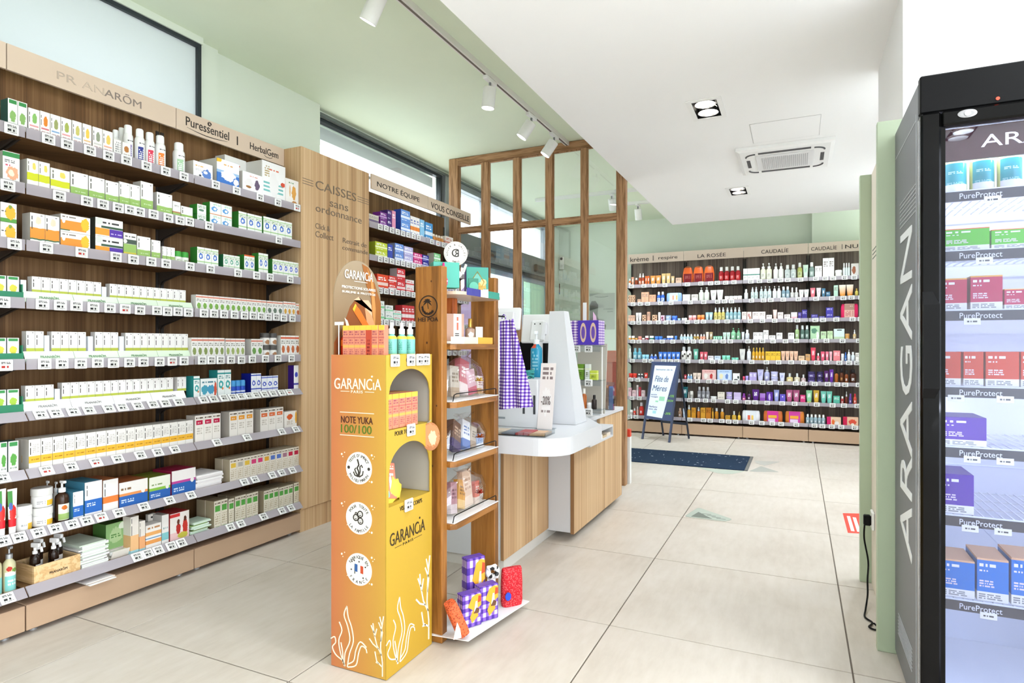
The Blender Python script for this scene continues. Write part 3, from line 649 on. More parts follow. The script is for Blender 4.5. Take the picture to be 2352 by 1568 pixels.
# ================================================================= PRODUCTS ON THE LEFT WALL
VT = ((.10, .27, .34, .95, 1, 9, '4a4440', 1), (.66, .9, .9, .95, 1, 3, '2a2725'))
def oilbox(band='b9c24c', base='f5f3f0', z0=.02, z1=.19): return printed(base, bands=((z0, z1, band),), texts=VT, side='e4e0dc')
def herb(acc, blob, base='f4f2ee'): return printed(base, bands=((.84, .93, acc), (.0, .12, 'd5e2cd')), blobs=((.5, .36, .32, .17, blob),), texts=((.12, .88, .6, .78, 2, 8, '8a8a80'),), side='e2e0da')
def drop(hc, base='f6f5f0', cap='3f9150'): return printed(base, bands=((.84, .97, cap, .1, .9, 1),), blobs=((.5, .42, .3, .2, hc),), texts=((.15, .85, .12, .2, 1, 8, '90a090'),), side='2f5d57')
def blueseal(side='3c8f3a', acc='a6d18a', seal='4d77c9'): return printed('f3f5ef', bands=((.86, .9, acc), (.26, .31, acc), (.0, .05, 'e9c8d6')), blobs=((.5, .55, .27, .15, seal), (.5, .55, .13, .07, 'f3f5ef')), texts=((.12, .88, .70, .84, 2, 8, '88a878'),), side=side)
PLANT = ['7fae4e', 'd9a441', '8a9a5b', 'c46a3a', '5f8f4a', 'a86a8a']
R_ = lambda *a, **k: run(LF, *a, **k)
# top shelf
R_(0, 18, 63, 2, 224, 'carton', drop('8db86a'), None, 'white carton with green drop', d=.055)
for i, (a, b) in enumerate(((65, 92), (92, 116), (116, 140), (140, 165), (166, 189), (190, 211), (213, 236), (236, 260))):
    R_(0, a, b - .6, 1, 246 + i * 7.3, 'carton', printed('faf7f2', bands=((.30, .36, ('e8a0a0', 'e07c86', '8fb6dc', 'efa6a6', 'bcd0dd', 'f0c890', 'd8d8d0', 'f0b49a')[i], .1, .9, 1),), blobs=((.55, .62, .2, .2, ('8cc06a', 'e98b2e', 'a0a86a', 'a8b45a', 'd0c870', 'f3cf5a', '9aa38a', 'f2d36b')[i]),), texts=((.04, .16, .45, .95, 1, 9, '6a6a6a', 1), (.15, .9, .08, .24, 3, 8, 'd0b0b0')), side='efe9e0'), None, ('white carton with green stem print', 'white carton with orange fruit print', 'white carton with blue band and olive sprig', 'white carton with pink band and pale sprig', 'white carton with pale blue band and blossom', 'white carton with amber sun print', 'plain white carton with grey leaf', 'white carton with yellow sun and peach band')[i], d=.05)
R_(0, 261, 279, 1, 318, 'carton', printed('f5f3ef', texts=((.2, .9, .3, .9, 5, 6, 'a0a0a0'),)), None, 'slim white carton before the spray cans', d=.05)
R_(0, 281, 300, 1, 325, 'carton', printed('f7f4ee', blobs=((.5, .62, .3, .18, 'b9793c'),), texts=((.15, .9, .15, .35, 3, 7, 'b8a8a0'),)), None, 'white carton with brown tree print', d=.05)
for i, (a, b, y, lc, nm) in enumerate(((290, 312, 283, 'a99bc9', 'lavender'), (317, 338, 292, '28338f', 'navy'), (340, 361, 300, 'd9304f', 'red'), (364, 386, 307, 'f0852c', 'orange'), (407, 431, 323, 'a9cfa5', 'pale green'))):
    R_(0, a, b, 1, y, 'can', printed('f7f6f4', bands=((.06, .62, lc, .12, .62, 1),), texts=((.18, .6, .12, .55, 6, 6, 'ffffff'), (.2, .8, .72, .78, 1, 8, '555555')), front=.6), WHITE_GLOSS, 'white aerosol can with %s label' % nm, back=.03 if i == 0 else 0)
for a, y in ((262, 293), (276, 288)): R_(0, a, a + 17, 1, y + 2, 'can', mat('f2f1ee', .4), WHITE_GLOSS, 'plain white aerosol can at the back, %s one' % ('left' if a == 262 else 'right'), back=.10)
R_(0, 444, 489, 1, 367, 'carton', printed('fbfaf6', blobs=((.68, .42, .24, .26, '5f86c9'), (.62, .5, .1, .09, 'f4f6fa'), (.34, .28, .07, .05, '30343c')), texts=((.1, .5, .72, .82, 1, 8, 'e2b25c'), (.1, .5, .5, .62, 2, 8, 'c8c8c8')), side='d8d2c8'), None, 'white carton with blue sleep mask print', d=.10)
R_(0, 498, 550, 1, 361, 'carton', printed('f4f7fa', bands=((.0, .5, '3f77c4'), (.5, .6, '9fc0e2')), blobs=((.5, .45, .3, .2, 'f6f7f8'), (.86, .28, .12, .12, 'f4f5f7'), (.06, .95, .16, .08, 'f2c23a')), texts=((.3, .7, .78, .86, 1, 7, 'e6b060'),), side='d9d6cf'), None, 'large blue and white diffuser carton', d=.14)
R_(0, 516, 566, 1, 354, 'carton', printed('f5f4f0', texts=((.3, .7, .78, .84, 1, 7, 'd86a4a'),), side='dedad4'), None, 'white carton behind the blue diffuser carton', d=.08, back=.145)
R_(0, 557, 603, 1, 391, 'carton', printed('faf9f7', blobs=((.3, .5, .2, .22, 'ece8e6'), (.3, .33, .14, .06, '9a6a3a'), (.72, .5, .13, .22, '6a5a72')), texts=((.35, .75, .82, .87, 1, 8, 'd9704a'), (.1, .9, .05, .12, 1, 14, '9ab89a')), side='d9d4cd'), None, 'white carton with globe diffuser photo', d=.10)
R_(0, 602, 656, 1, 366, 'carton', printed('fbfaf8', bands=((.22, .27, '7fc3c0', .05, .9, 1), (.32, .37, '7fc3c0', .05, .9, 1), (.42, .47, '7fc3c0', .05, .9, 1)), blobs=((.5, .42, .2, .3, 'f7f5f3'), (.9, .5, .1, .06, 'd8553a')), texts=((.3, .7, .78, .84, 1, 7, 'e06a4a'), (.1, .3, .6, .9, 5, 4, 'c0a878')), side='dcd9d3'), None, 'large white diffuser carton with aqua stripes', d=.15, back=.012)
R_(0, 657, 686, 1, 408, 'carton', printed('f8f4ee', blobs=((.62, .5, .17, .26, 'e3a54e'), (.3, .55, .05, .22, 'e6b884'), (.65, .12, .2, .08, 'c58a4a')), texts=((.2, .6, .82, .9, 1, 7, '8aa880'),)), None, 'cream carton with amber stone print', d=.08)
# second shelf
R_(1, 6, 46, 1, 344, 'carton', printed('f6f5f0', bands=((.84, .98, '3f9150', .0, 1, 1), (.0, .14, '5da34a')), blobs=((.55, .36, .35, .2, 'f0b08a'), (.5, .36, .18, .1, 'f4e9d0')), texts=((.1, .7, .66, .76, 2, 8, '777777'), (.15, .5, .55, .62, 1, 5, 'd84a6a')), side='c8ccc0'), None, 'green and white carton with peach print', d=.06)
LIME = printed('fbf9ee', bands=((.30, .55, 'd7dc2c'),), blobs=((.62, .78, .14, .12, 'f0dc6a'),), texts=((.06, .18, .6, .96, 1, 8, '7a7a70', 1),), side='d6d3ca', wob=.05)
GRN = printed('f7f6f2', bands=((.15, .42, '9cc069'), (.11, .15, '5f8f4a')), texts=((.06, .18, .5, .95, 1, 8, '6a6a62', 1), (.25, .85, .24, .3, 1, 9, 'c9dfae'), (.75, .92, .9, .94, 1, 3, '555555')), side='d9d6d0', wob=.05)
R_(1, 62, 115, 2, 363, 'carton', LIME, None, 'cream and lime yellow carton', d=.06)
R_(1, 116, 161, 1, 384, 'carton', LIME, None, 'wide cream and lime yellow carton', d=.06)
for a, b, y, nm in ((162, 203, 392, 'wide white carton with green band beside the lime one'), (204, 241, 403, 'white carton with green band, second wide one'), (242, 273, 413, 'white carton with green band left of three narrower'), (323, 352, 415, 'taller white carton with green band'), (360, 396, 440, 'separate wide white carton with green band'), (416, 443, 472, 'small white carton with green band before green ones')):
    R_(1, a, b, 1, y, 'carton', GRN, None, nm, d=.06)
R_(1, 274, 322, 2, 416, 'carton', GRN, None, 'narrow white carton with green band', d=.06)
R_(1, 397, 415, 1, 461, 'carton', printed('f6f3ee', bands=((.1, .34, '9cc069'), (.34, .42, 'b8835a')), texts=((.2, .8, .7, .8, 2, 6, '8a8a80'),)), None, 'slim white carton with brown and green foot', d=.05)
R_(1, 453, 474, 1, 467, 'carton', printed('f1f5ee', blobs=((.45, .4, .3, .12, '6d8f7a'),), texts=((.1, .9, .6, .9, 4, 8, '7aa07a'),), side='3f9a3c'), None, 'green sided carton', stack=2, d=.06)
R_(1, 482, 533, 2, 462, 'carton', printed('f2f6f2', bands=((.0, .06, 'f0a070'),), blobs=((.4, .45, .28, .2, '5b9bd5'), (.45, .45, .13, .1, 'f2f6f2')), texts=((.3, .95, .74, .9, 2, 8, '9ad0a8'),), side='3f9a3c'), None, 'green sided carton with pale blue swirl', stack=2, d=.06)
R_(1, 548, 567, 1, 484, 'carton', blueseal(), None, 'green carton with blue seal standing apart', d=.055)
R_(1, 568, 602, 2, 489, 'carton', blueseal(), None, 'green carton with blue seal', d=.055)
R_(1, 605, 671, 4, 496, 'carton', blueseal(), None, 'blue seal carton', d=.055)
# third shelf
R_(2, 1, 39, 1, 462, 'carton', printed('f5f3ee', bands=((.0, .2, '5da04a'),), blobs=((.6, .5, .34, .34, 'f2b93a'), (.6, .8, .1, .1, '8aa04a')), texts=((.05, .4, .5, .6, 1, 5, '555555'),), side='c9c6bf'), None, 'white carton with a yellow pear', stack=2, d=.06)
OR = printed('f8f5f0', bands=((.22, .55, 'f09a3c'), (.18, .22, '3f6a4a')), blobs=((.55, .78, .18, .12, 'f3dcc0'),), texts=((.06, .18, .5, .96, 1, 8, '555555', 1), (.7, .9, .92, .96, 1, 3, '555555')), side='d2cec6', wob=.06)
R_(2, 69, 137, 2, 487, 'carton', OR, None, 'white carton with orange band', d=.06)
LEM = printed('f6f3ee', bands=((.12, .66, 'f09a3c', .0, .86, 1), (.08, .14, '3f6a4a', .0, .3, 1)), blobs=((.82, .55, .14, .36, 'f5c53a'), (.1, .66, .06, .16, 'f4f4f0')), texts=((.05, .5, .8, .92, 1, 10, '8a8078'),), side='d2cec6')
R_(2, 139, 208, 1, 489, 'carton', LEM, None, 'long orange carton with a lemon', stack=2, d=.08)
R_(2, 219, 283, 1, 497, 'carton', printed('f3f1ee', bands=((.06, .44, 'f3a33a', .0, .5, 1), (.02, .44, '5a3aa8', .5, 1, 1), (.46, .58, '3a5a44', .2, 1, 1)), blobs=((.12, .8, .12, .2, 'dfe3dc'),), texts=((.25, .85, .68, .84, 1, 9, '3a3a3a'), (.55, .95, .14, .24, 1, 8, 'c9b8f0')), side='3f463f'), None, 'orange and purple carton', stack=2, d=.10)
R_(2, 284, 314, 1, 533, 'carton', printed('f4f2ee', bands=((.08, .55, '9cc069'), (.56, .74, '4a5a50'), (.14, .22, 'd8c84a')), blobs=((.12, .65, .14, .08, 'f4f2ee'),), texts=((.1, .9, .82, .9, 1, 8, '555555'),), side='c8ccc0'), None, 'green and white carton beside the purple ones', d=.07)
R_(2, 315, 346, 1, 541, 'carton', GRN, None, 'white carton with green band, wider of two', d=.06)
R_(2, 348, 369, 1, 550, 'carton', GRN, None, 'white carton with green band, narrower of two', d=.06)
R_(2, 373, 402, 3, 565, 'carton', GRN, None, 'little white and green carton', d=.05)
R_(2, 404, 437, 2, 575, 'stick', printed('f3f4ec', bands=((.0, .5, 'cfe0a0'),), texts=((.2, .8, .5, .7, 2, 6, '88a070'),), front=.5), mat('3f9a3c', .4), 'white tin with green lid', name='tin', cat='tin')
R_(2, 453, 502, 3, 566, 'carton', blueseal(), None, 'blue seal carton', d=.055)
R_(2, 513, 551, 3, 583, 'carton', blueseal('2f7a50', 'b4d6a8', '5aa88a'), None, 'green carton with teal foliage', d=.055)
R_(2, 561, 585, 2, 584, 'carton', printed('f3f5ef', bands=((.92, 1, 'e8703a'), (.2, .26, 'a6d18a')), blobs=((.5, .5, .27, .16, '4d77c9'), (.5, .5, .12, .07, 'f3f5ef')), texts=((.12, .88, .70, .84, 2, 8, '88a878'),), side='3c8f3a'), None, 'blue seal carton with orange top edge', d=.055)
R_(2, 594, 616, 2, 580, 'carton', blueseal(), None, 'tall blue seal carton', d=.055)
R_(2, 626, 686, 5, 594, 'carton', blueseal(seal='5a6fd0'), None, 'blue seal carton near the panel', d=.055)
# fourth and fifth shelves : tightly packed oil cartons behind printed strips
for s_, rows in ((3, ((73, 233, 8, 634), (252, 427, 11, 651))), (4, ((60, 101, 2, 760), (118, 198, 4, 761), (218, 272, 3, 762), (288, 432, 9, 764))), (5, ((58, 124, 3, 886), (142, 398, 15, 879), (407, 428, 2, 866)))):
    for (a, b, n, y) in rows: R_(s_, a, b, n, y, 'carton', oilbox(), None, 'white carton with lime foot', d=.034, back=.026, name='oil_carton', cat='carton', rise=.042)
for s_, rows in ((3, ((47, 61, 642), (234, 245, 658))), (4, ((102, 114, 770), (202, 214, 772), (274, 285, 772))), (5, ((126, 138, 893),))):
    for k, (a, b, y) in enumerate(rows): R_(s_, a, b, 1, y, 'carton', mat('dfe4ea', .4), None, 'pale grey spacer block', d=.03, back=.026, name='spacer_block', cat='block', rise=.042)
for s_, a, b, y, ink, fillc, nm in ((3, 57, 447, 672, '7a9a78', 'd9ead2', 'mint printed strip before the oil cartons, fourth shelf'), (4, 60, 447, 797, '7a9a78', 'd9ead2', 'mint printed strip before the oil cartons, fifth shelf'), (5, 57, 430, 925, '8a8a86', 'f4f3f1', 'white printed strip before the oil cartons, sixth shelf')):
    p = UL - .02; va, vb = on_u(a, 800, p)[1], on_u(b, 800, p)[1]
    st = thing('printed_shelf_strip', nm, 'shelf strip', (p, va, LZ[s_] + .0008), RZL)
    L_ = vb - va; n = 4
    obj('riser', MB().cbox(0.001, 0.0265, 0.0005, L_ - .001, 0.085, 0.0415, .001), mat('e9eae8', .5), st)
    for k in range(n):
        x0, x1 = L_ * k / n, L_ * (k + 1) / n - .002
        sp = obj('strip_card', MB().prism([(0.0, 0.0), (0.002, 0), (0.026, .044), (0.024, .045)], x0, x1, 'x'), mat(fillc, .35), st)
        fit_text('PRANAR\u014cM', x0 + L_ / n * .3, x0 + L_ / n * .68, 0, .014, mat(ink, .5), sp); sp.children[0].location = (x0 + L_ / n * .49, .0105, .0235); sp.children[0].rotation_euler = (math.radians(-28.6), 0, 0)
for s_, y, y2 in ((3, 630, 672), (4, 760, 800), (5, 885, 925)):
    p = UL - .02; va, vb = on_u(-14, 800, p)[1], on_u(54, 800, p)[1]
    tr = thing('counter_tray', 'dark green product tray at the left edge, %s of the left wall' % NMS[s_], 'tray', (p, va, LZ[s_] + .0008), RZL, 'dark green trays')
    q = MB(); q.box(0, 0, 0, vb - va, .004, .038); q.box(0, .004, 0, vb - va, .09, .014); q.box(vb - va - .004, .004, .014, vb - va, .09, .07)
    obj('tray_body', q, mat('2f7d5c', .35), tr)
    for k in range(2):
        cw = (vb - va - .012) / 2
        put('carton', cw * .92, .085, .03, drop('d9d24a' if s_ < 5 else 'a9cc4a'), None, (p - .012, va + .004 + cw * (k + .5), LZ[s_] + .0158), RZL, '%s white carton with yellow drop in green tray, %s' % (('left', 'right')[k], NMS[s_]), group='yellow drop cartons in green trays')
R_(3, 450, 612, 13, 676, 'carton', herb('e0907a', PLANT[0]), None, 'white herb carton', d=.04)
R_(3, 613, 650, 3, 690, 'carton', herb('e0907a', '6a7a6a'), None, 'white carton with grey plant', d=.04)
R_(3, 651, 679, 3, 692, 'carton', herb('e0907a', PLANT[1]), None, 'white carton with amber plant', d=.04)
R_(3, 680, 689, 1, 697, 'carton', herb('e0907a', PLANT[3]), None, 'last white herb carton with orange print', d=.04)
R_(4, 440, 516, 6, 775, 'carton', herb('d98a78', '8a9a5b'), None, 'white herb carton with red line', d=.05)
R_(4, 518, 563, 4, 777, 'carton', herb('d98a78', 'a0b06a'), None, 'white herb carton with pale sprig', d=.05)
R_(4, 577, 604, 2, 778, 'carton', herb('d98a78', '6a9a4a'), None, 'separate white herb carton', d=.05)
R_(4, 607, 641, 2, 764, 'jar', printed('f4f2ee', blobs=((.5, .4, .3, .3, 'b0805a'),), front=.5), mat('4a4744', .35), 'small white jar with dark lid', stack=2)
R_(4, 645, 689, 4, 770, 'carton', herb('e06a4a', 'c46a3a'), None, 'white herb carton with red blossom', d=.05)
# sixth shelf right part
TEAL = printed('eef5f3', bands=((.84, .9, '2f9a9a'), (.0, .06, 'a0d8b0')), blobs=((.5, .45, .32, .16, '3fa8a8'), (.5, .45, .15, .07, 'eef5f3'), (.75, .3, .12, .05, 'e8824a')), texts=((.15, .85, .66, .8, 2, 7, '4a8a8a'),), side='2f9a9a')
R_(5, 445, 459, 1, 864, 'carton', TEAL, None, 'teal sided carton, small one at left', d=.06)
R_(5, 460, 499, 1, 870, 'carton', printed('eef3f2', blobs=((.25, .42, .2, .24, '4aa0b8'), (.62, .42, .22, .24, '4a9ac0'), (.9, .4, .08, .4, 'd0553a')), texts=((.1, .9, .74, .88, 1, 12, '5a8a9a'),), side='2f9a9a'), None, 'wide white carton with teal drops', d=.05)
R_(5, 500, 531, 2, 850, 'carton', TEAL, None, 'tall teal sided carton', d=.07)
R_(5, 533, 566, 3, 874, 'stick', printed('2a56c8', bands=((.3, .5, 'dfe6f6'),), front=.5), mat('3f8fc8', .4), 'blue mini tin', name='tin', cat='tin')
DBL = printed('f0f3fa', bands=((.88, .94, '3a55c0'), (.2, .26, '3a55c0')), blobs=((.5, .52, .32, .14, '2f4fc0'), (.5, .52, .17, .07, 'f0f3fa')), side='16249a')
R_(5, 577, 600, 2, 858, 'carton', DBL, None, 'white and royal blue carton', d=.08)
R_(5, 601, 639, 3, 864, 'carton', DBL, None, 'shorter white and royal blue carton', d=.06)
R_(5, 675, 686, 1, 839, 'carton', printed('f3f3f4', bands=((.2, .28, '5a5ab8'),), blobs=((.5, .62, .35, .1, '3a4ac0'),), side='4a2a9a'), None, 'tall white carton with purple side by the panel', d=.05)
# seventh shelf
R_(6, 0, 17, 1, 1016, 'carton', drop('5da34a', 'f3f2ec'), None, 'white carton with green drop at the edge', d=.06)
R_(6, 19, 43, 1, 1014, 'carton', drop('5da34a', 'f3f2ec'), None, 'white carton with green drop beside the yellow rows', d=.06)
YEL = printed('efece6', bands=((.22, .45, 'f2b93c'),), texts=((.06, .2, .5, .96, 1, 8, '4a4642', 1), (.3, .9, .55, .85, 5, 8, 'c4bfb8'), (.2, .85, .3, .36, 1, 9, 'b07a1a')), side='e3ddd2')
R_(6, 66, 444, 17, 1010, 'carton', YEL, None, 'white carton with yellow band', d=.05, deep=2, name='tea_carton')
def tall(acc, foot): return printed('f3eee6', bands=((.66, .82, acc, .12, .88, 1), (.0, .05, foot, .2, .8, 1)), texts=((.1, .9, .86, .95, 1, 10, '6a5a4a'), (.2, .8, .3, .56, 3, 7, 'c8c0b4'), (.3, .7, .7, .76, 1, 5, 'f6e0e0')), side='cdc6bc')
R_(6, 448, 507, 3, 955, 'carton', tall('c41e4a', 'c41e4a'), None, 'cream carton with crimson badge', d=.07)
R_(6, 527, 582, 3, 946, 'carton', tall('eea53a', 'f0bd6a'), None, 'cream carton with amber badge', d=.07)
R_(6, 598, 651, 3, 940, 'carton', tall('e2703a', 'e8855a'), None, 'cream carton with orange badge', d=.07)
R_(6, 653, 682, 1, 946, 'carton', printed('f5efe6', blobs=((.42, .68, .24, .16, 'e2642e'), (.93, .6, .08, .34, 'eeb03a')), texts=((.2, .65, .2, .45, 3, 7, 'c8b8a8'),)), None, 'squat cream carton with orange badge', d=.05)
# eighth shelf
for a, b, n_ in ((-4, 17, 'left'), (19, 43, 'right')):
    R_(7, a, b, 1, 1125, 'tube', printed('f4f1ec', bands=((.55, .95, '4f9a4a', .0, .5, 1), (.02, .22, 'd8202c')), blobs=((.5, .38, .35, .2, 'd8302c'), (.3, .55, .2, .1, '4a66b0')), front=.6), WHITE_GLOSS, 'white squeeze tube with red berries, %s one' % n_)
R_(7, 42, 83, 1, 1166, 'jar', printed('f5f4f1', bands=((.1, .5, 'f2c23c', .55, 1, 1),), texts=((.2, .5, .3, .5, 1, 6, 'b0b0b0'),), front=.5), mat('dddbd6', .3), 'single white cream jar with yellow label')
R_(7, 84, 132, 1, 1125, 'jar', printed('f5f4f1', bands=((.15, .6, 'f2c23c', .5, .95, 1),), texts=((.1, .45, .3, .6, 2, 6, 'b0b0b0'),), front=.5), mat('dddbd6', .3), 'white cream jar with yellow label, stacked', stack=2)
R_(7, 104, 122, 1, 1106, 'pump', mat('efece8', .4), WHITE_GLOSS, 'white pump bottle behind the stacked jars, left', back=.11); R_(7, 124, 140, 1, 1108, 'pump', mat('efece8', .4), WHITE_GLOSS, 'white pump bottle behind the stacked jars, right', back=.11)
R_(7, 135, 166, 1, 1107, 'pump', printed('3a2414', bands=((.08, .62, 'ecefe0', .08, .92, 1), (.1, .3, 'a9c878', .08, .92, 1)), blobs=((.45, .5, .2, .08, 'd8752e'),), front=.6, rough=.2), WHITE_GLOSS, 'amber pump bottle with green label')
BLU = printed('f1f0ee', bands=((.0, .08, 'e8e8ea'), (.10, .48, '2f6cc0')), texts=((.08, .16, .6, .95, 1, 8, '6a6a6a', 1), (.1, .6, .28, .4, 2, 8, 'd8e6f6')), side='4f9ab8')
R_(7, 168, 192, 1, 1131, 'carton', BLU, None, 'small white and blue carton with teal side', d=.12)
R_(7, 195, 235, 1, 1109, 'carton', BLU, None, 'tall white and blue carton', d=.15)
R_(7, 237, 272, 1, 1104, 'carton', printed('efece8', bands=((.28, .48, 'ee8440'),), texts=((.06, .16, .5, .95, 1, 8, '6a6a6a', 1),), side='c87a4a'), None, 'white carton with orange band', d=.15)
R_(7, 274, 340, 1, 1110, 'carton', printed('f0ece6', bands=((.0, .46, '2f66b4'), (.46, .56, 'ee9a5a')), texts=((.05, .4, .66, .8, 1, 8, '8a6a4a'), (.06, .5, .18, .34, 2, 10, 'cfe0f4')), blobs=((.83, .56, .07, .1, 'f0ece6'),), side='b5673a'), None, 'long blue and orange carton', d=.15)
R_(7, 343, 392, 1, 1098, 'carton', printed('eef0e0', bands=((.0, .42, '2f66b4'), (.42, .54, '8cc04a')), texts=((.1, .6, .62, .72, 1, 9, '8aa06a'), (.06, .5, .14, .3, 2, 10, 'cfe0f4')), blobs=((.85, .5, .08, .1, 'f0f0e8'),), side='7a8a2a'), None, 'long blue and green carton', d=.15)
R_(7, 395, 450, 1, 1083, 'carton', printed('f1ecea', bands=((.0, .48, '2f66b4'), (.48, .58, 'c2489a')), texts=((.06, .5, .14, .32, 2, 10, 'cfe0f4'),), blobs=((.85, .52, .08, .1, 'f1ecea'),), side='a81e4a'), None, 'long blue and magenta carton', d=.15)
def px_of(v, u):
    X, Z = CT * u + ST * v, -ST * u + CT * v; return 1176 + FPX * X / Z
_va, _vb = on_u(528, 800, UL - .02)[1], on_u(687, 800, UL - .02)[1]
on_px = [px_of(_va + (_vb - _va) * k / 11, UL - .02) for k in range(12)]
SPC = (('e8c24a', 'yellow'), ('b9b4aa', 'grey'), ('e8c24a', 'yellow'), ('d8447a', 'pink'), ('d8447a', 'pink'), ('e2a838', 'amber'), ('5a7ac8', 'blue'), ('5a7ac8', 'blue'), ('a87a8a', 'mauve'), ('c8284a', 'crimson'), ('c8284a', 'crimson'))
for k, (hc, cn) in enumerate(SPC):
    x0, x1 = on_px[k], on_px[k + 1]
    R_(7, x0, x1, 1, 1056 - (x0 - 528) * .197, 'carton', printed('e9e1d2', bands=((.62, .82, hc, .14, .86, 1), (.0, .05, hc, .2, .8, 1)), texts=((.1, .9, .86, .95, 1, 9, '7a6a5a'), (.12, .88, .12, .56, 5, 6, 'c3b69e')), side='c4b79c'), None, 'speckled carton with %s badge' % cn, d=.06, deep=2, name='speckled_carton')
# bottom shelf
GK = printed('e6dfcc', bands=((.60, .82, '5aa84a', .12, .88, 1), (.0, .05, '8cc06a', .2, .8, 1)), texts=((.1, .9, .86, .95, 1, 9, '7a6a5a'), (.12, .88, .12, .54, 5, 6, 'b9ae92')), side='b3a588')
for a, b, n, y, nm in ((492, 523, 2, 1152, 'kraft carton with green badge'), (525, 538, 1, 1147, 'kraft carton with dark green badge'), (540, 565, 2, 1141, 'kraft carton with green badge, middle pair,'), (566, 593, 2, 1135, 'kraft carton with green badge, right pair,'), (606, 640, 3, 1128, 'kraft carton with green badge'), (641, 673, 3, 1120, 'kraft carton with green badge, inner row,'), (675, 687, 1, 1110, 'last kraft carton with green badge by the panel')):
    R_(8, a, b, n, y, 'carton', GK, None, nm, d=.07, deep=2 if n > 1 else 1, name='kraft_carton')
R_(8, 300, 319, 1, 1188, 'carton', printed('efe8de', bands=((.0, .1, 'a0d0d8'), (.1, .5, 'f2c08a')), texts=((.06, .2, .5, .95, 1, 7, '555555', 1),)), None, 'white carton with peach foot, taller one', d=.06)
R_(8, 320, 334, 1, 1198, 'carton', printed('efe8de', bands=((.0, .1, 'a0d0d8'), (.1, .5, 'f2b07a')), texts=((.06, .2, .5, .95, 1, 7, '555555', 1),)), None, 'white carton with peach foot, shorter one', d=.06)
R_(8, 335, 371, 1, 1208, 'carton', printed('f4efe8', bands=((.2, .36, 'f0a45a'), (.55, .7, 'f0b06a'), (.42, .46, '4a90c8')), texts=((.1, .9, .8, .92, 1, 9, 'c08a5a'),)), None, 'low white carton with orange stripes', d=.06)
R_(8, 340, 358, 1, 1182, 'carton', printed('ece6dc', bands=((.86, .92, '2a2a2a', .35, .65, 1),), blobs=((.5, .55, .25, .1, 'd0603a'),), texts=((.2, .8, .3, .45, 2, 7, 'b8a898'),)), None, 'white hanging pouch behind the striped carton', d=.02, back=.07)
R_(8, 372, 388, 1, 1184, 'carton', printed('efece8', bands=((.15, .4, '8accd0'),), texts=((.15, .85, .5, .6, 1, 6, 'a0b8b8'),), side='c8c4be'), None, 'white carton with aqua band', d=.08)
R_(8, 391, 435, 1, 1182, 'carton', printed('f3ece6', bands=((.0, .3, 'f0c9c9'), (.86, .98, 'd83a3a', .0, .5, 1)), blobs=((.42, .42, .12, .2, 'b8302a'), (.78, .46, .14, .26, 'c8382e'), (.42, .66, .07, .1, '6a3a2a'), (.78, .74, .07, .1, '5a3020'), (.65, .16, .3, .1, 'c8c04a')), side='c23a3a'), None, 'red and white carton with two small figures', d=.12)
# paper goods and the crate
def stack_sheets(name, label, cat, px0, px1, shelf, n, hgt, dpt, cols, back=.02, skew=.012):
    p = UL - back; a, b = on_u(px0, 800, p)[1], on_u(px1, 800, p)[1]
    t = thing(name, label, cat, (p, (a + b) / 2, LZ[shelf] + .0008 if shelf is not None else 0), RZL)
    w = (b - a) / 2; th = hgt / n
    for k in range(n):
        m = MB(); dx, dy = random.uniform(-skew, skew), random.uniform(0, skew); bend = random.uniform(.0, .35) * th
        rows = [[(-w + dx + 2 * w * i / 6, dy + (dpt * j), k * th + q * th * .93 + (bend if i in (0, 6) else 0) * j) for i in range(7)] for q in (0, 1) for j in (0, 1)]
        vs_ = [p_ for r in rows for p_ in r]; fs = []
        for i in range(6):
            fs += [(i, i + 7, i + 8, i + 1), (14 + i, 15 + i, 22 + i, 21 + i), (i, i + 1, i + 15, i + 14), (7 + i, 21 + i, 22 + i, 8 + i)]
        fs += [(0, 14, 21, 7), (6, 13, 27, 20)]
        m.add(vs_, fs); obj('sheet', m, mat(cols[k % len(cols)], .6), t)
    return t
stack_sheets('paper_bag_stack', 'stack of folded white paper bags on the eighth shelf', 'paper bags', 453, 513, 7, 9, .075, .17, ('efeceb', 'e6e2e2', 'f3f1f0'))
stack_sheets('magazine_stack', 'stack of white and green magazines on the bottom shelf', 'magazines', 187, 248, 8, 16, .105, .20, ('ece9e6', 'dfe8dc', 'e9e6ea', 'cfdccb'))
stack_sheets('sachet_stack', 'stack of pale green sachets on the bottom shelf', 'sachets', 442, 482, 8, 10, .062, .10, ('dcebdc', 'c9e0cc', 'e6f1e6', '7a9a5a'))
np_ = stack_sheets('newspaper', 'folded newspaper lying on the plinth under the bottom shelf', 'newspaper', 207, 268, None, 4, .014, .11, ('e6e2de', 'd8d4d0', 'f0d8c4'), back=-.03); np_.location.z = .126
# cotton dispenser carton
p = UL - .045; a, b = on_u(253, 800, p)[1], on_u(297, 800, p)[1]
cd_ = thing('dispenser_carton', 'green dispenser carton with white cotton pads in its open tray', 'carton', (p, (a + b) / 2, LZ[8] + .0008), RZL)
w = (b - a) / 2
obj('carton_body', MB().cbox(-w, .03, .035, w, .13, .155, .001).box(-w, .03, 0, w, .13, .034), printed('8fb878', bands=((.0, .24, 'e8e4da'),), blobs=((.5, .62, .32, .24, 'b4d09a'), (.82, .88, .16, .1, 'e4ecd8')), texts=((.25, .75, .55, .68, 2, 7, '5a8a4a'),), side='4f7d3c'), cd_)
obj('tray_lip', MB().prism([(.03, 0), (-.006, .0), (-.02, .035), (-.017, .036), (-.004, .004), (.03, .004)], -w, w, 'x'), mat('ece8de', .5), cd_)
for k in range(4): obj('cotton_pad', MB().lathe([(.012, 0), (.013, .003), (.013, .012), (.012, .015)], 12, (-w + .016 + k * (2 * w - .03) / 3, .012, .014)), mat('fbfaf8', .8), cd_)
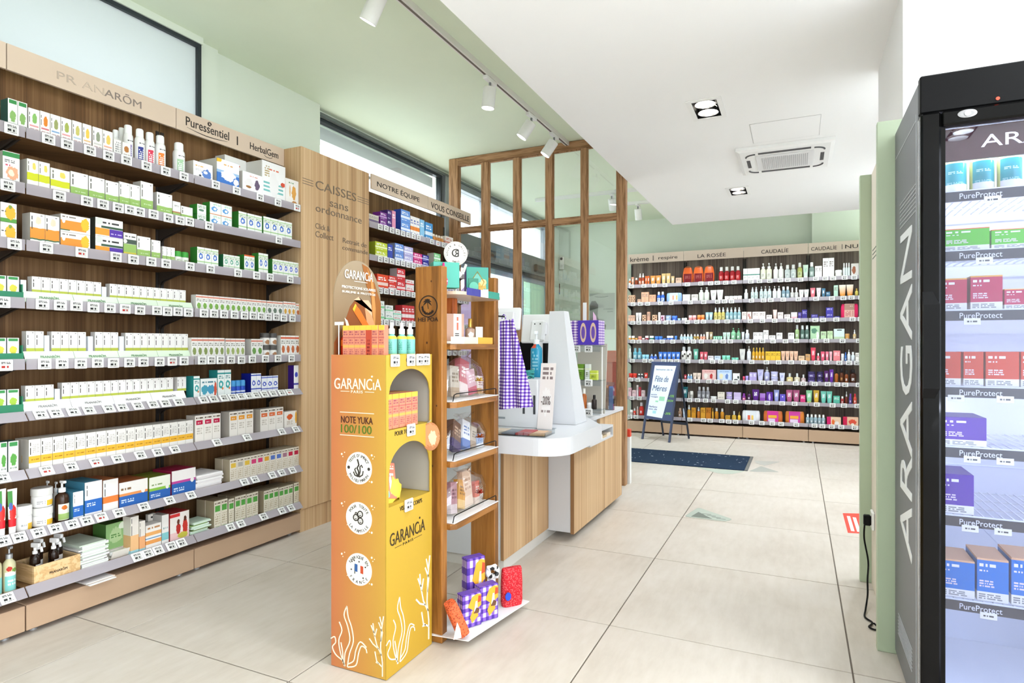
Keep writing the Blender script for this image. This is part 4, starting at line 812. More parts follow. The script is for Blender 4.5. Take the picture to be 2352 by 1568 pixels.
# wooden crate with amber trigger sprays
p = UL - .018; a, b = on_u(78, 800, p)[1], on_u(185, 800, p)[1]
CR = solidwood('crate_wood', ('c79f6c', 'ddba88', 'e6c99c'), 'y', .55, 1.2)
cr = thing('wooden_crate', 'open pale wooden crate of spray bottles on the bottom shelf', 'crate', (p, a, LZ[8] + .0008), RZL)
L_ = b - a
for nm, bx in (('front_board', (0, 0, 0, L_, .008, .075)), ('back_board', (0, .15, 0, L_, .158, .075)), ('end_board', (0, .0085, 0, .008, .1495, .075)), ('end_board', (L_ - .008, .0085, 0, L_, .1495, .075)), ('bottom_board', (.0085, .0085, 0.001, L_ - .0085, .1495, .006))):
    bo = obj(nm, MB().cbox(*bx, .0012), CR, cr)
    if nm == 'front_board': fit_text('PRANAR\u014cM', L_ * .32, L_ * .70, .034, .013, mat('4a3828', .6), bo)
AMB = printed('24150d', bands=((.25, .6, 'ece9e4', .2, .8, 1),), front=.6, rough=.2)
def trigger(loc, rz, label, h=.15, r=.019):
    o = link('spray_bottle', pack('bottle', r * 2, h * .98, r * 2, AMB, WHITE_GLOSS)[0][1], None, loc, (0, 0, rz)); tag(o, label, 'spray bottle', 'amber sprays in the crate')
    m = MB().lathe([(r * .5, h * .725), (r * .5, h * .80), (r * .3, h * .82), (r * .3, h * .9)], 12, (0, r, 0)); m.cbox(-.007, r - .024, h * .9, .007, r + .016, h * 1.03, .003); m.prism([(-.012, h * .93), (-.006, h * .93), (-.012, h * .78), (-.017, h * .79)], -.004, .004, 'x')
    obj('trigger_head', m, WHITE_GLOSS, o)
for k, (dx, dy) in enumerate(((.034, .03), (.072, .085), (.105, .03), (.148, .08), (.19, .03))):
    if dx < L_ - .03: trigger((p - dy, a + dx, LZ[8] + .0078), RZL + .3, '%s amber trigger spray from left in the wooden crate' % ORD[k])
R_(8, 13, 43, 1, 1258, 'pump', printed('d9d3a8', bands=((.05, .5, '8fd6d0', .05, .95, 1), (.5, .62, 'f0f0ea', .05, .95, 1)), blobs=((.3, .72, .2, .07, 'c8352a'), (.7, .66, .2, .06, '7aa04a')), texts=((.2, .8, .2, .4, 2, 6, 'ffffff'),), front=.6, rough=.15), ALU, 'clear soap bottle with aqua label, right one')
R_(8, -20, 11, 1, 1258, 'pump', printed('d9d3a8', bands=((.05, .5, '8fd6d0', .05, .95, 1),), blobs=((.3, .72, .2, .07, 'c8352a'),), front=.6, rough=.15), ALU, 'clear soap bottle with aqua label at the photo edge')
# advice bays
A_ = lambda *a, **k: run(AF, *a, **k)
def simple(base, acc=None, side=None, txt='ffffff'): return printed(base, bands=((.3, .5, acc),) if acc else (), texts=((.1, .8, .6, .85, 2, 7, txt), (.1, .6, .12, .2, 1, 7, txt)), side=side)
for s_, a, b, n, y, m, st, nm in ((0, 846, 870, 6, 489, simple('d8d0c0', '7a6a8a', None, '6a5a6a'), 1, 'slim beige carton'), (0, 873, 889, 1, 485, simple('7a2f8f', 'c9a0d8'), 2, 'purple carton'), (0, 890, 900, 1, 481, simple('4a2a7a'), 2, 'violet carton'), (0, 901, 909, 1, 483, simple('e89ab8'), 1, 'pink carton'), (0, 921, 942, 1, 479, simple('6a9ae0', 'e8eefa', '2f4fb0'), 2, 'large blue carton'), (0, 943, 964, 3, 495, simple('f4f1ee', 'e8883a', None, '3a5ab0'), 1, 'white and orange carton'), (0, 965, 975, 1, 503, simple('8fc8ea'), 1, 'sky blue carton'), (0, 977, 994, 1, 509, simple('4a9ad8', 'e0eefa'), 1, 'bright blue carton'),
                                  (0, 1023, 1041, 1, 541, simple('f2e9e0', 'e09a8a', None, 'c05a4a'), 1, 'cream and red carton'), (1, 862, 890, 1, 553, simple('c8d63a', 'eef2c0', '9aa82a'), 2, 'lime green carton'), (1, 891, 902, 1, 560, simple('3a4fb0'), 1, 'blue carton'), (1, 907, 927, 1, 557, simple('6f95dd', 'eaf0fb', '8a8fa8'), 2, 'cornflower blue carton'), (1, 928, 949, 1, 564, simple('b9b4e0', 'f0eefa'), 2, 'lilac carton'), (1, 950, 970, 1, 579, simple('d83a86', 'f6d0e2'), 2, 'pink and white carton'), (1, 971, 985, 1, 584, simple('2a2f96', 'c0c8f0'), 2, 'navy carton'), (1, 997, 1012, 1, 580, simple('7fd08a', 'eef8ee', 'c8c4b8'), 2, 'mint green carton'),
                                  (2, 866, 892, 1, 628, simple('e8502c', 'f6d8cc', 'c83a28'), 1, 'large orange red carton'), (2, 893, 911, 1, 632, simple('df3a30', 'f3e6e4'), 2, 'red carton'), (2, 912, 931, 1, 615, simple('d63038', 'f3d0d0', 'b8b0b0'), 2, 'tall red carton'), (2, 933, 951, 1, 641, simple('f0ecea', 'e04a4a', None, 'd83a3a'), 2, 'white and red carton'),
                                  (3, 868, 883, 1, 690, simple('f2f4f0', '8ad8a0', None, '6aa080'), 2, 'white carton with mint band'), (3, 886, 903, 1, 700, simple('f2f4f0', 'a0dcb0', None, '6a8a80'), 2, 'white carton with mint band, middle,'), (3, 904, 922, 1, 712, simple('eef2ee', '8ad8b8', None, 'd05a4a'), 2, 'white and mint carton, right,'), (3, 924, 952, 4, 700, simple('d23a3e', 'f6e6e6'), 1, 'red and white carton'), (2, 1000, 1055, 4, 650, simple('e8e4f0', '8a6ac8', None, '5a4a8a'), 1, 'white and lilac carton'), (1, 1015, 1050, 3, 603, simple('f2e8e4', 'd87a6a', None, 'c05a4a'), 1, 'white and coral carton')):
    A_(s_, a, b, n, y, 'carton', m, None, nm, stack=st, d=.07)
A_(0, 997, 1021, 4, 536, 'bottle', mat('b97a3c', .15), mat('e8dcc8', .3), 'gold bottle')
# ================================================================= PRODUCTS ON THE FAR WALL
F_ = lambda *a, **k: run(FF, *a, **k)
def lab(base, acc='ffffff', txt='ffffff', z0=.2, z1=.6, rough=.3): return printed(base, bands=((z0, z1, acc, .12, .88, 1),) if acc else (), texts=((.25, .75, z0 + .08, z1 - .05, 3, 5, txt),), front=.6, rough=rough)
def ctn(base, acc=None, txt='8a8078', side=None): return printed(base, bands=((.0, .16, acc),) if acc else (), texts=((.15, .85, .55, .85, 3, 7, txt),), side=side)
WC = WHITE_GLOSS; CL = mat('d9dee0', .15); GD = mat('c8a24a', .25, .6); BK = mat('1c1a1c', .3)
LEO = printed('e2b998', blobs=((.3, .7, .16, .1, '4a2a1c'), (.7, .5, .16, .1, '5a3020'), (.35, .3, .16, .1, '4a2a1c'), (.75, .82, .12, .08, '5a3020')), side='d8a888')
def grd(a, b): return printed(a, grad=(a, b, 'z'), front=.6, rough=.3)
def T(base, txt='ffffff'): return printed(base, texts=((.3, .7, .35, .75, 4, 4, txt),), front=.6, rough=.35)
rows = [
 # top shelf
 (0, 1443, 1449, 1, 640, 'bottle', lab('e07a3a'), WC, 'little orange bottle'), (0, 1450, 1456, 1, 636, 'tube', T('f0a888'), WC, 'peach tube'), (0, 1457, 1465, 1, 638, 'bottle', mat('8a3a1c', .2), WC, 'amber bottle with white cap'), (0, 1466, 1480, 2, 628, 'mist', lab('b3441e', 'e0a080'), WC, 'spotted amber bottle'), (0, 1481, 1492, 2, 634, 'tube', T('ea6a2a'), WC, 'orange tube'),
 (0, 1493, 1518, 2, 633, 'tube', T('f39a4a'), mat('f2b070', .4), 'wide orange tube'), (0, 1519, 1540, 2, 628, 'tube', T('f4cd8a'), mat('f0d8b0', .4), 'pale yellow tube'), (0, 1541, 1549, 1, 634, 'tube', T('f2cf9a'), WC, 'small yellow tube'), (0, 1552, 1565, 1, 638, 'carton', ctn('f0c4a8'), None, 'peach carton'),
 (0, 1567, 1641, 3, 615, 'pouch', printed('ee6a2a', bands=((.0, .62, '7a1c24', .1, .9, 1),), texts=((.25, .75, .3, .5, 3, 6, 'a85a5a'),), front=.7, rough=.25), mat('f08040', .3), 'orange pouch with burgundy window'), (0, 1650, 1701, 4, 613, 'bottle', lab('a81420', 'c83030', 'f0b0b0'), WC, 'dark red bottle with clear cap'),
 (0, 1707, 1745, 4, 617, 'carton', printed('faf9f5', bands=((.46, .54, '3f8a78'),), texts=((.2, .8, .2, .34, 2, 6, 'a8b0a8'),)), None, 'white carton with green belt'), (0, 1746, 1773, 2, 605, 'pump', lab('e9ead0', 'f4f4e8', 'a8a890'), WC, 'pale yellow clear bottle'), (0, 1776, 1800, 2, 605, 'pump', lab('f6f5f0', None), WC, 'white pump bottle'), (0, 1802, 1829, 2, 608, 'bottle', lab('cdd6d4', 'e6ece9', '8a9a94'), WC, 'grey clear bottle'),
 (0, 1831, 1843, 1, 603, 'bottle', lab('b8bc6a', 'd8dca8', '6a7a3a'), WC, 'olive oil bottle'), (0, 1844, 1857, 1, 608, 'tube', T('d6efdc', '8ab8a0'), WC, 'mint tube'), (0, 1858, 1871, 1, 602, 'bottle', lab('7f948c', 'a8bab2', 'e8f0ec'), WC, 'grey green bottle'), (0, 1872, 1888, 2, 611, 'carton', ctn('fbfaf8'), None, 'white carton'), (0, 1890, 1916, 2, 593, 'carton', ctn('fdfdfc'), None, 'tall white carton'), (0, 1918, 1935, 1, 620, 'jar', lab('f4f2e8', None), WC, 'wide white jar'), (0, 1936, 1953, 3, 604, 'bottle', mat('dfe9e6', .1), WC, 'clear slim bottle'), (0, 1955, 1973, 1, 605, 'box', printed('f2ede8', blobs=((.35, .5, .25, .3, 'a8684a'),)), None, 'white box with brown bottle print'),
 # second
 (1, 1443, 1458, 3, 678, 'carton', LEO, None, 'leopard print carton'), (1, 1464, 1472, 1, 687, 'carton', ctn('f0c0a0'), None, 'low peach carton'), (1, 1473, 1490, 2, 671, 'carton', ctn('f2b898'), None, 'tall peach carton'), (1, 1491, 1506, 2, 677, 'carton', ctn('f0b490', 'e0a080'), None, 'peach carton'), (1, 1508, 1526, 2, 670, 'bottle', lab('2f62c0', 'dfe8fa', '2f4f90'), WC, 'blue bottle'), (1, 1530, 1566, 1, 673, 'bag', mat('8fb0e6', .2), printed('c9daf4', bands=((.2, .7, 'f4f4f4', .1, .3), (.2, .7, 'f08a5a', .36, .5), (.2, .7, 'e8eef8', .56, .7), (.2, .7, 'f2b04a', .76, .9))), 'blue gift pouch with four minis'),
 (1, 1568, 1585, 1, 676, 'carton', ctn('f4f1ea'), None, 'white jar carton', 4), (1, 1588, 1603, 1, 676, 'carton', ctn('f2eee2'), None, 'cream cube carton'), (1, 1604, 1629, 2, 660, 'pump', lab('eef3e6', None), mat('e8ece6', .3), 'pale lotion pump'), (1, 1631, 1661, 2, 666, 'tube', T('f1f2ea', 'a8b0a0'), WC, 'white tube'), (1, 1664, 1704, 4, 680, 'jar', lab('f6efe6', 'e8c9b0', 'b08a6a'), WC, 'small cream jar'),
 (1, 1709, 1718, 1, 664, 'bottle', lab('f0f1ee', None), WC, 'white bottle'), (1, 1724, 1741, 2, 659, 'mist', lab('cfe0dc', 'e4efeb', '7a9a94'), CL, 'pale aqua bottle'), (1, 1744, 1772, 3, 658, 'pump', lab('d2e2e0', 'e8f1f0', '7a9a9a'), CL, 'clear aqua pump'), (1, 1774, 1794, 2, 657, 'pump', lab('f0f2ee', None), WC, 'white lotion pump'), (1, 1795, 1814, 2, 658, 'bottle', lab('7f9aa6', 'a4b8c0', 'e8f0f2'), mat('dfe6ea', .3), 'steel blue bottle'), (1, 1815, 1834, 2, 660, 'flask', lab('c9c7c2', None), WC, 'clear perfume flask'),
 (1, 1835, 1858, 2, 665, 'tube', T('eceeea', '9aa89a'), WC, 'short white tube'), (1, 1861, 1873, 1, 661, 'tube', T('ee7a86'), mat('f08a94', .4), 'pink tube'), (1, 1875, 1886, 1, 661, 'tube', T('f2eaec', 'c09aa8'), WC, 'pale pink tube'), (1, 1887, 1896, 1, 662, 'tube', T('4a7a98'), mat('3a6a88', .4), 'slate blue tube'), (1, 1897, 1907, 1, 670, 'carton', ctn('3f7090', None, 'c8d8e0'), None, 'slate blue carton'), (1, 1908, 1914, 1, 678, 'bottle', lab('4a86a0', None), BK, 'small blue bottle'), (1, 1915, 1925, 1, 655, 'carton', ctn('bfe2cc'), None, 'mint carton'), (1, 1927, 1961, 2, 654, 'tube', grd('f09a2a', 'f8f0e0'), mat('f0a84a', .4), 'orange and white tube'), (1, 1964, 1972, 1, 662, 'bottle', mat('c8b85a', .15), GD, 'gold oil bottle'),
 # third
 (2, 1443, 1458, 3, 724, 'carton', ctn('eebfa4'), None, 'peach carton'), (2, 1460, 1473, 2, 718, 'tube', T('f6f2f0', 'c0b0b0'), WC, 'slim white tube'), (2, 1475, 1484, 1, 723, 'carton', LEO, None, 'leopard carton beside white tubes'), (2, 1486, 1493, 1, 716, 'carton', ctn('d8a890'), None, 'tan carton'), (2, 1498, 1509, 1, 723, 'carton', LEO, None, 'wide leopard carton'), (2, 1511, 1517, 1, 717, 'stick', lab('f0e6e8', None), WC, 'white stick'), (2, 1518, 1526, 1, 724, 'carton', printed('e8c8d8', blobs=((.4, .6, .3, .2, '8a3a5a'), (.6, .25, .3, .12, '9a4a6a'))), None, 'pink pattern carton'),
 (2, 1528, 1541, 1, 724, 'jar', lab('e8eef6', '7a9ad0', 'ffffff'), mat('9ab4d8', .3), 'white and blue jar', 2), (2, 1542, 1555, 1, 725, 'jar', lab('3a66c8', None), mat('4a78d6', .3), 'blue jar'), (2, 1556, 1563, 1, 731, 'jar', lab('9ac0ee', None), mat('b0d0f4', .3), 'light blue jar'), (2, 1565, 1578, 2, 730, 'stick', lab('e8e4e2', None), WC, 'short white stick'), (2, 1581, 1599, 2, 724, 'stick', lab('ee9a9a', 'f4c8c8', 'c05a5a'), mat('f4b8b8', .4), 'pink stick'), (2, 1601, 1618, 2, 723, 'stick', lab('f0782a', 'f4a060', 'ffffff'), mat('f49a5a', .4), 'orange stick'), (2, 1620, 1637, 2, 717, 'tube', T('a8cbd2'), mat('bcd8de', .4), 'light blue tube'),
 (2, 1639, 1665, 3, 706, 'mist', lab('d2c26a', 'e4d890', '7a6a2a'), CL, 'yellow mist bottle'), (2, 1666, 1702, 4, 706, 'mist', lab('8fb8c0', 'a8ccd2', 'eef6f8'), CL, 'aqua mist bottle'), (2, 1704, 1715, 1, 716, 'carton', ctn('f6e2dc', 'eec8c0'), None, 'pale pink carton'), (2, 1716, 1726, 1, 716, 'carton', printed('f2dcd4', blobs=((.4, .6, .25, .2, 'c88a8a'), (.65, .3, .2, .2, 'b87a6a'))), None, 'pink floral carton'), (2, 1728, 1758, 2, 716, 'carton', ctn('f8e8e4', 'f0d4cc'), None, 'wide pale pink carton'), (2, 1760, 1773, 1, 723, 'carton', ctn('f8ecea'), None, 'blush carton'), (2, 1775, 1785, 1, 711, 'tube', T('e8c8c0'), mat('d8a8a0', .4), 'rose tube'), (2, 1786, 1799, 1, 717, 'carton', ctn('fae8e6', 'f4d8d4'), None, 'tall blush carton'), (2, 1801, 1815, 1, 722, 'carton', ctn('faeceb'), None, 'low blush carton'), (2, 1817, 1831, 1, 717, 'carton', printed('f8eef0', bands=((.0, .4, 'f0b4bc'),)), None, 'white and pink carton'),
 (2, 1833, 1841, 1, 717, 'carton', ctn('4a3a8a', None, 'b8b0e0'), None, 'slim purple carton'), (2, 1842, 1854, 1, 711, 'carton', ctn('3a2f86', '5a4aa0', 'c0b8f0'), None, 'tall purple carton'), (2, 1863, 1879, 1, 722, 'carton', ctn('42388e', None, 'b8b0e0'), None, 'wide purple carton'), (2, 1881, 1895, 1, 726, 'carton', ctn('4a4292', None, 'b8b0e0'), None, 'low purple carton'), (2, 1897, 1914, 1, 706, 'carton', ctn('4038a0', None, 'd0c8f8'), None, 'bright purple carton', 2), (2, 1916, 1929, 1, 726, 'carton', ctn('463c90', None, 'b8b0e0'), None, 'purple carton at right'), (2, 1931, 1972, 1, 698, 'bag', mat('d81e5a', .3), printed('e6b8a8', bands=((.55, .98, 'b08a78'),), texts=((.55, .9, .8, .86, 1, 5, 'f4e8e0'), (.1, .9, .1, .5, 5, 6, 'c06a6a'))), 'magenta gift bag with beige sleeve'),
 # fourth
 (3, 1443, 1449, 1, 771, 'jar', lab('f2a83a', None), WC, 'amber jar'), (3, 1450, 1457, 1, 771, 'stick', lab('f4b04a', None), WC, 'amber stick'), (3, 1458, 1464, 1, 776, 'jar', lab('f0a030', None), mat('f2b85a', .4), 'low amber jar'), (3, 1465, 1473, 1, 772, 'stick', lab('ee8a7a', None), mat('f0a090', .4), 'coral stick'), (3, 1474, 1480, 1, 776, 'stick', lab('f0b0a8', None), WC, 'blush stick'), (3, 1481, 1489, 1, 771, 'stick', lab('a83a4a', None), WC, 'red and white stick'), (3, 1491, 1501, 1, 771, 'stick', lab('3a8a7a', None), WC, 'teal stick'), (3, 1503, 1521, 2, 772, 'stick', lab('3a78d8', None), mat('4a88e0', .4), 'blue stick'), (3, 1522, 1530, 1, 777, 'jar', lab('4a80dc', None), mat('5a90e4', .4), 'low blue jar'), (3, 1531, 1546, 2, 771, 'stick', lab('4a7ad8', None), WC, 'blue and white stick'), (3, 1549, 1555, 1, 771, 'stick', lab('4a86d8', None), mat('4a86d8', .4), 'slim blue stick'),
 (3, 1561, 1591, 4, 767, 'mist', lab('b8d4dc', None), WC, 'small aqua bottle'), (3, 1592, 1606, 2, 767, 'mist', lab('a8863a', None), WC, 'small amber bottle'), (3, 1607, 1620, 2, 767, 'mist', lab('f0a080', None), WC, 'small coral bottle'), (3, 1621, 1628, 1, 762, 'tube', T('f0dcc8'), WC, 'cream tube'), (3, 1629, 1637, 1, 762, 'tube', T('b8a078'), mat('8a7450', .4), 'khaki tube'), (3, 1638, 1659, 4, 772, 'tube', T('8fdcb4'), WC, 'mini mint tube'), (3, 1660, 1677, 2, 763, 'tube', T('cfe4d8', '8ab8a0'), mat('d8e8e0', .4), 'pale green tube'), (3, 1678, 1690, 1, 753, 'pump', lab('8fcaa0', None), mat('7ab88e', .4), 'green lotion pump'), (3, 1691, 1701, 1, 754, 'pump', lab('7fb890', None), mat('6aa880', .4), 'deep green lotion pump'), (3, 1703, 1710, 1, 762, 'tube', T('d8dee2'), WC, 'silver tube'), (3, 1711, 1721, 1, 757, 'bottle', lab('dfe4ee', None), WC, 'white bottle'),
 (3, 1730, 1752, 2, 763, 'carton', ctn('f6f4f4'), None, 'white carton'), (3, 1753, 1765, 1, 758, 'carton', ctn('f8f7f6'), None, 'taller white carton'), (3, 1766, 1781, 1, 770, 'carton', ctn('f6f5f4'), None, 'low white carton'), (3, 1783, 1797, 1, 764, 'carton', ctn('f4f3f3'), None, 'wide white carton'), (3, 1810, 1824, 1, 764, 'carton', ctn('f4f3f4'), None, 'white carton standing apart'), (3, 1826, 1836, 1, 746, 'bottle', lab('a8c48a', None), CL, 'light green bottle'), (3, 1838, 1859, 2, 747, 'bottle', lab('4f6a60', 'fff' and '7a948a', 'dfe8e4'), CL, 'dark green bottle'), (3, 1861, 1883, 1, 748, 'box', printed('b4d8ae', blobs=((.4, .65, .3, .18, '5a8a70'), (.78, .3, .14, .26, 'f4f6f0'))), None, 'green gift box'), (3, 1885, 1898, 1, 761, 'carton', ctn('c6e2b4'), None, 'pale green carton'), (3, 1900, 1913, 2, 760, 'carton', ctn('cfe8b8', None, '7aa06a'), None, 'slim green carton'), (3, 1915, 1940, 1, 755, 'box', printed('dcecea', bands=((.84, .92, '1c2a2a', .3, .75, 1), (.0, .3, 'c8e0b8'))), None, 'pale gift bag box with dark handle'), (3, 1941, 1952, 1, 766, 'jar', lab('d8a050', None), mat('c8985a', .3), 'amber glass jar'), (3, 1959, 1967, 1, 757, 'dropper', lab('e0c088', None), WC, 'gold dropper bottle'),
 # fifth
 (4, 1443, 1450, 1, 800, 'bottle', lab('d8dcd0', None), WC, 'clear bottle'), (4, 1453, 1473, 2, 799, 'bottle', lab('6ab0c4', 'a0d0dc', 'ffffff'), mat('8ac4d4', .3), 'aqua bottle'), (4, 1474, 1490, 2, 814, 'jar', lab('8acbe0', None), mat('a0d8ea', .4), 'small aqua jar'), (4, 1492, 1509, 2, 813, 'mist', lab('3a68c8', None), mat('b8cff0', .4), 'small blue bottle'), (4, 1512, 1562, 5, 808, 'tube', T('3f7ad8'), mat('d8c0a8', .4), 'blue tube'), (4, 1564, 1588, 2, 796, 'bottle', printed('f2f1ea', blobs=((.35, .45, .2, .14, '3a2f28'), (.7, .62, .16, .1, '3a2f28')), front=.6), mat('dfe4e8', .3), 'white bottle with dark blotches'), (4, 1592, 1604, 1, 801, 'tube', T('6ab49e'), mat('5aa48e', .4), 'sea green tube'), (4, 1607, 1625, 2, 808, 'tube', T('d85a6a'), mat('c84a5a', .4), 'red tube'), (4, 1626, 1639, 1, 817, 'carton', ctn('f0eaf0'), None, 'white carton'), (4, 1641, 1655, 1, 817, 'carton', ctn('d6e2f4', None, '7a9ac0'), None, 'pale blue carton'), (4, 1658, 1677, 2, 816, 'jar', lab('7ad0b0', None), mat('8adcc0', .4), 'mint jar'), (4, 1680, 1696, 2, 821, 'jar', lab('62c8a8', None), mat('7ad4b8', .4), 'low mint jar'), (4, 1698, 1712, 1, 801, 'tube', T('dcdcd6', 'a8a8a8'), mat('c8c8c4', .4), 'grey tube'),
 (4, 1715, 1725, 1, 795, 'pump', lab('e8ecf2', None), WC, 'white pump'), (4, 1727, 1756, 4, 798, 'bottle', lab('e0a82a', None), GD, 'gold bottle'), (4, 1758, 1793, 3, 807, 'carton', ctn('f2c23a', None, '8a6a1a'), None, 'golden yellow carton'), (4, 1794, 1833, 4, 806, 'tube', T('ecc0a4', 'c08a6a'), mat('f0d0b8', .4), 'beige tube'), (4, 1834, 1848, 1, 817, 'carton', ctn('f2cda4'), None, 'sand carton'), (4, 1850, 1861, 1, 813, 'carton', ctn('d8a468'), None, 'tan carton'), (4, 1862, 1874, 1, 798, 'tube', T('e8455e'), mat('d83a54', .4), 'tall pink tube'), (4, 1876, 1883, 1, 811, 'bottle', lab('ee6a7a', None), WC, 'small pink bottle'), (4, 1885, 1895, 1, 807, 'tube', T('ea5a78'), mat('e04a68', .4), 'rose tube'), (4, 1896, 1904, 1, 807, 'tube', T('ee7a90'), WC, 'light rose tube'), (4, 1905, 1912, 1, 807, 'tube', T('f4c0c8', 'd86a80'), WC, 'blush tube'), (4, 1914, 1930, 1, 805, 'carton', ctn('f08a90', 'e86a78', 'ffe0e4'), None, 'coral pink carton'), (4, 1932, 1939, 1, 812, 'stick', lab('f2f4f6', None), WC, 'white stick'), (4, 1940, 1945, 1, 809, 'bottle', lab('3a78c8', None), mat('3a68b8', .4), 'slim blue bottle'), (4, 1946, 1954, 1, 803, 'pump', lab('eef0f2', None), WC, 'white pump at right'), (4, 1955, 1964, 1, 808, 'bottle', lab('e6f0f6', None), WC, 'pale bottle'), (4, 1965, 1973, 1, 810, 'carton', ctn('f8f4ec'), None, 'white carton at right'),
 # sixth
 (5, 1443, 1462, 2, 857, 'jar', lab('d83020', None), mat('e04030', .4), 'red jar'), (5, 1464, 1477, 2, 858, 'bottle', lab('2a2230', 'e8e4ea', '3a3040'), WC, 'small dark bottle'), (5, 1479, 1488, 1, 856, 'tube', T('e03a2a'), mat('c83020', .4), 'red tube'), (5, 1571, 1577, 1, 860, 'tube', T('c83a4a'), WC, 'crimson tube'), (5, 1578, 1590, 2, 859, 'bottle', lab('8ab8e0', None), WC, 'light blue bottle'), (5, 1591, 1610, 2, 856, 'tube', T('f0dccc', 'b09a8a'), mat('e8c8a8', .4), 'cream tube'), (5, 1612, 1645, 1, 849, 'box', printed('ecb8b4', bands=((.15, .72, 'e8cfc8', .1, .9, 1),), blobs=((.28, .42, .12, .24, 'f4efe8'), (.66, .42, .1, .24, 'c83a3a')), texts=((.2, .8, .8, .88, 1, 10, 'c88a8a'),)), None, 'pink gift box with window'), (5, 1647, 1681, 1, 849, 'box', printed('b8d0f0', bands=((.15, .72, 'd4e2f4', .1, .9, 1),), blobs=((.28, .42, .12, .24, 'f0e8c0'), (.66, .42, .1, .24, '6a8ac8')), texts=((.2, .8, .8, .88, 1, 10, '7a9ac8'),)), None, 'blue gift box with window'), (5, 1683, 1699, 1, 857, 'carton', printed('f0efee', blobs=((.8, .5, .14, .18, '2a3a3a'), (.45, .2, .25, .1, '3a4444'))), None, 'white carton with dark blotches'),
 (5, 1706, 1711, 1, 864, 'jar', lab('d83a5a', None), mat('e05070', .4), 'pink red jar'), (5, 1712, 1719, 1, 863, 'jar', lab('a898e0', None), mat('b8a8ec', .4), 'lilac jar'), (5, 1721, 1738, 2, 855, 'carton', ctn('b8a8e0', 'e8e0f4', 'ffffff'), None, 'lilac carton'), (5, 1739, 1754, 1, 848, 'tube', T('c8c6ea', '8a86c0'), WC, 'wide lilac tube'), (5, 1755, 1768, 1, 843, 'pump', lab('b4b4dc', None), CL, 'lilac pump'), (5, 1770, 1787, 1, 853, 'jar', lab('d6d4ee', None), mat('bcbce2', .4), 'lilac hair mask jar', 2), (5, 1790, 1803, 1, 856, 'tube', T('d4d6f0', '8a8ac0'), WC, 'short lilac tube'), (5, 1806, 1822, 1, 857, 'flask', lab('d6c488', None), CL, 'square gold flask'), (5, 1824, 1838, 1, 857, 'flask', lab('d8ccb0', None), CL, 'square cream flask'), (5, 1840, 1851, 1, 860, 'flask', lab('ccb0b0', None), CL, 'square rose flask'), (5, 1855, 1873, 1, 853, 'jar', lab('6a5a9a', None), mat('3a2f60', .35), 'dark purple jar', 2), (5, 1876, 1891, 1, 853, 'jar', lab('4a3a78', None), mat('2f2650', .35), 'deep violet jar', 2), (5, 1893, 1904, 1, 851, 'tube', T('5a1f70'), mat('3a1450', .4), 'plum tube'), (5, 1905, 1915, 1, 848, 'tube', T('6a2aa8'), mat('5a2090', .4), 'violet tube'), (5, 1917, 1926, 1, 848, 'pump', mat('a85a1c', .15), BK, 'amber bottle with dark pump'), (5, 1928, 1939, 1, 846, 'bottle', lab('5a2c14', None, 'd8a060'), BK, 'brown bottle'), (5, 1940, 1949, 1, 851, 'bottle', lab('8a4418', None), BK, 'amber bottle'), (5, 1952, 1968, 1, 848, 'bottle', lab('4a2412', None), BK, 'wide brown bottle'),
 # seventh
 (6, 1443, 1450, 1, 890, 'carton', ctn('f2c6cf'), None, 'pink carton'), (6, 1452, 1461, 1, 896, 'carton', ctn('f4ced4'), None, 'low pink carton'), (6, 1462, 1466, 1, 884, 'carton', ctn('f0e0e4'), None, 'slim pale carton'), (6, 1467, 1472, 1, 889, 'carton', ctn('c8384a'), None, 'slim crimson carton'), (6, 1473, 1481, 1, 896, 'carton', ctn('f2d6da'), None, 'blush carton'), (6, 1566, 1580, 1, 888, 'tube', T('1f6a72'), mat('14505a', .4), 'teal tube'), (6, 1581, 1583, 1, 900, 'bottle', mat('ecdfcf', .3), WC, 'thin cream bottle'), (6, 1584, 1592, 1, 898, 'stick', lab('c8c4bc', None), mat('d8d4cc', .4), 'grey stick'), (6, 1601, 1630, 3, 888, 'bottle', lab('8a8a90', 'a8a8ae', 'e8e8ec'), mat('c8c8cc', .3), 'grey bottle'), (6, 1631, 1646, 1, 910, 'jar', lab('f2efea', None), WC, 'low white jar'), (6, 1648, 1664, 1, 900, 'carton', ctn('ece4d6'), None, 'cream box', 2), (6, 1667, 1682, 1, 900, 'jar', lab('c2b4e0', 'efeaf6', '8a7ac0'), mat('b8a8dc', .4), 'lilac jar', 2), (6, 1685, 1702, 1, 901, 'carton', printed('cdbbe4', bands=((.0, .5, 'dccdf0'),)), None, 'wide lilac carton'),
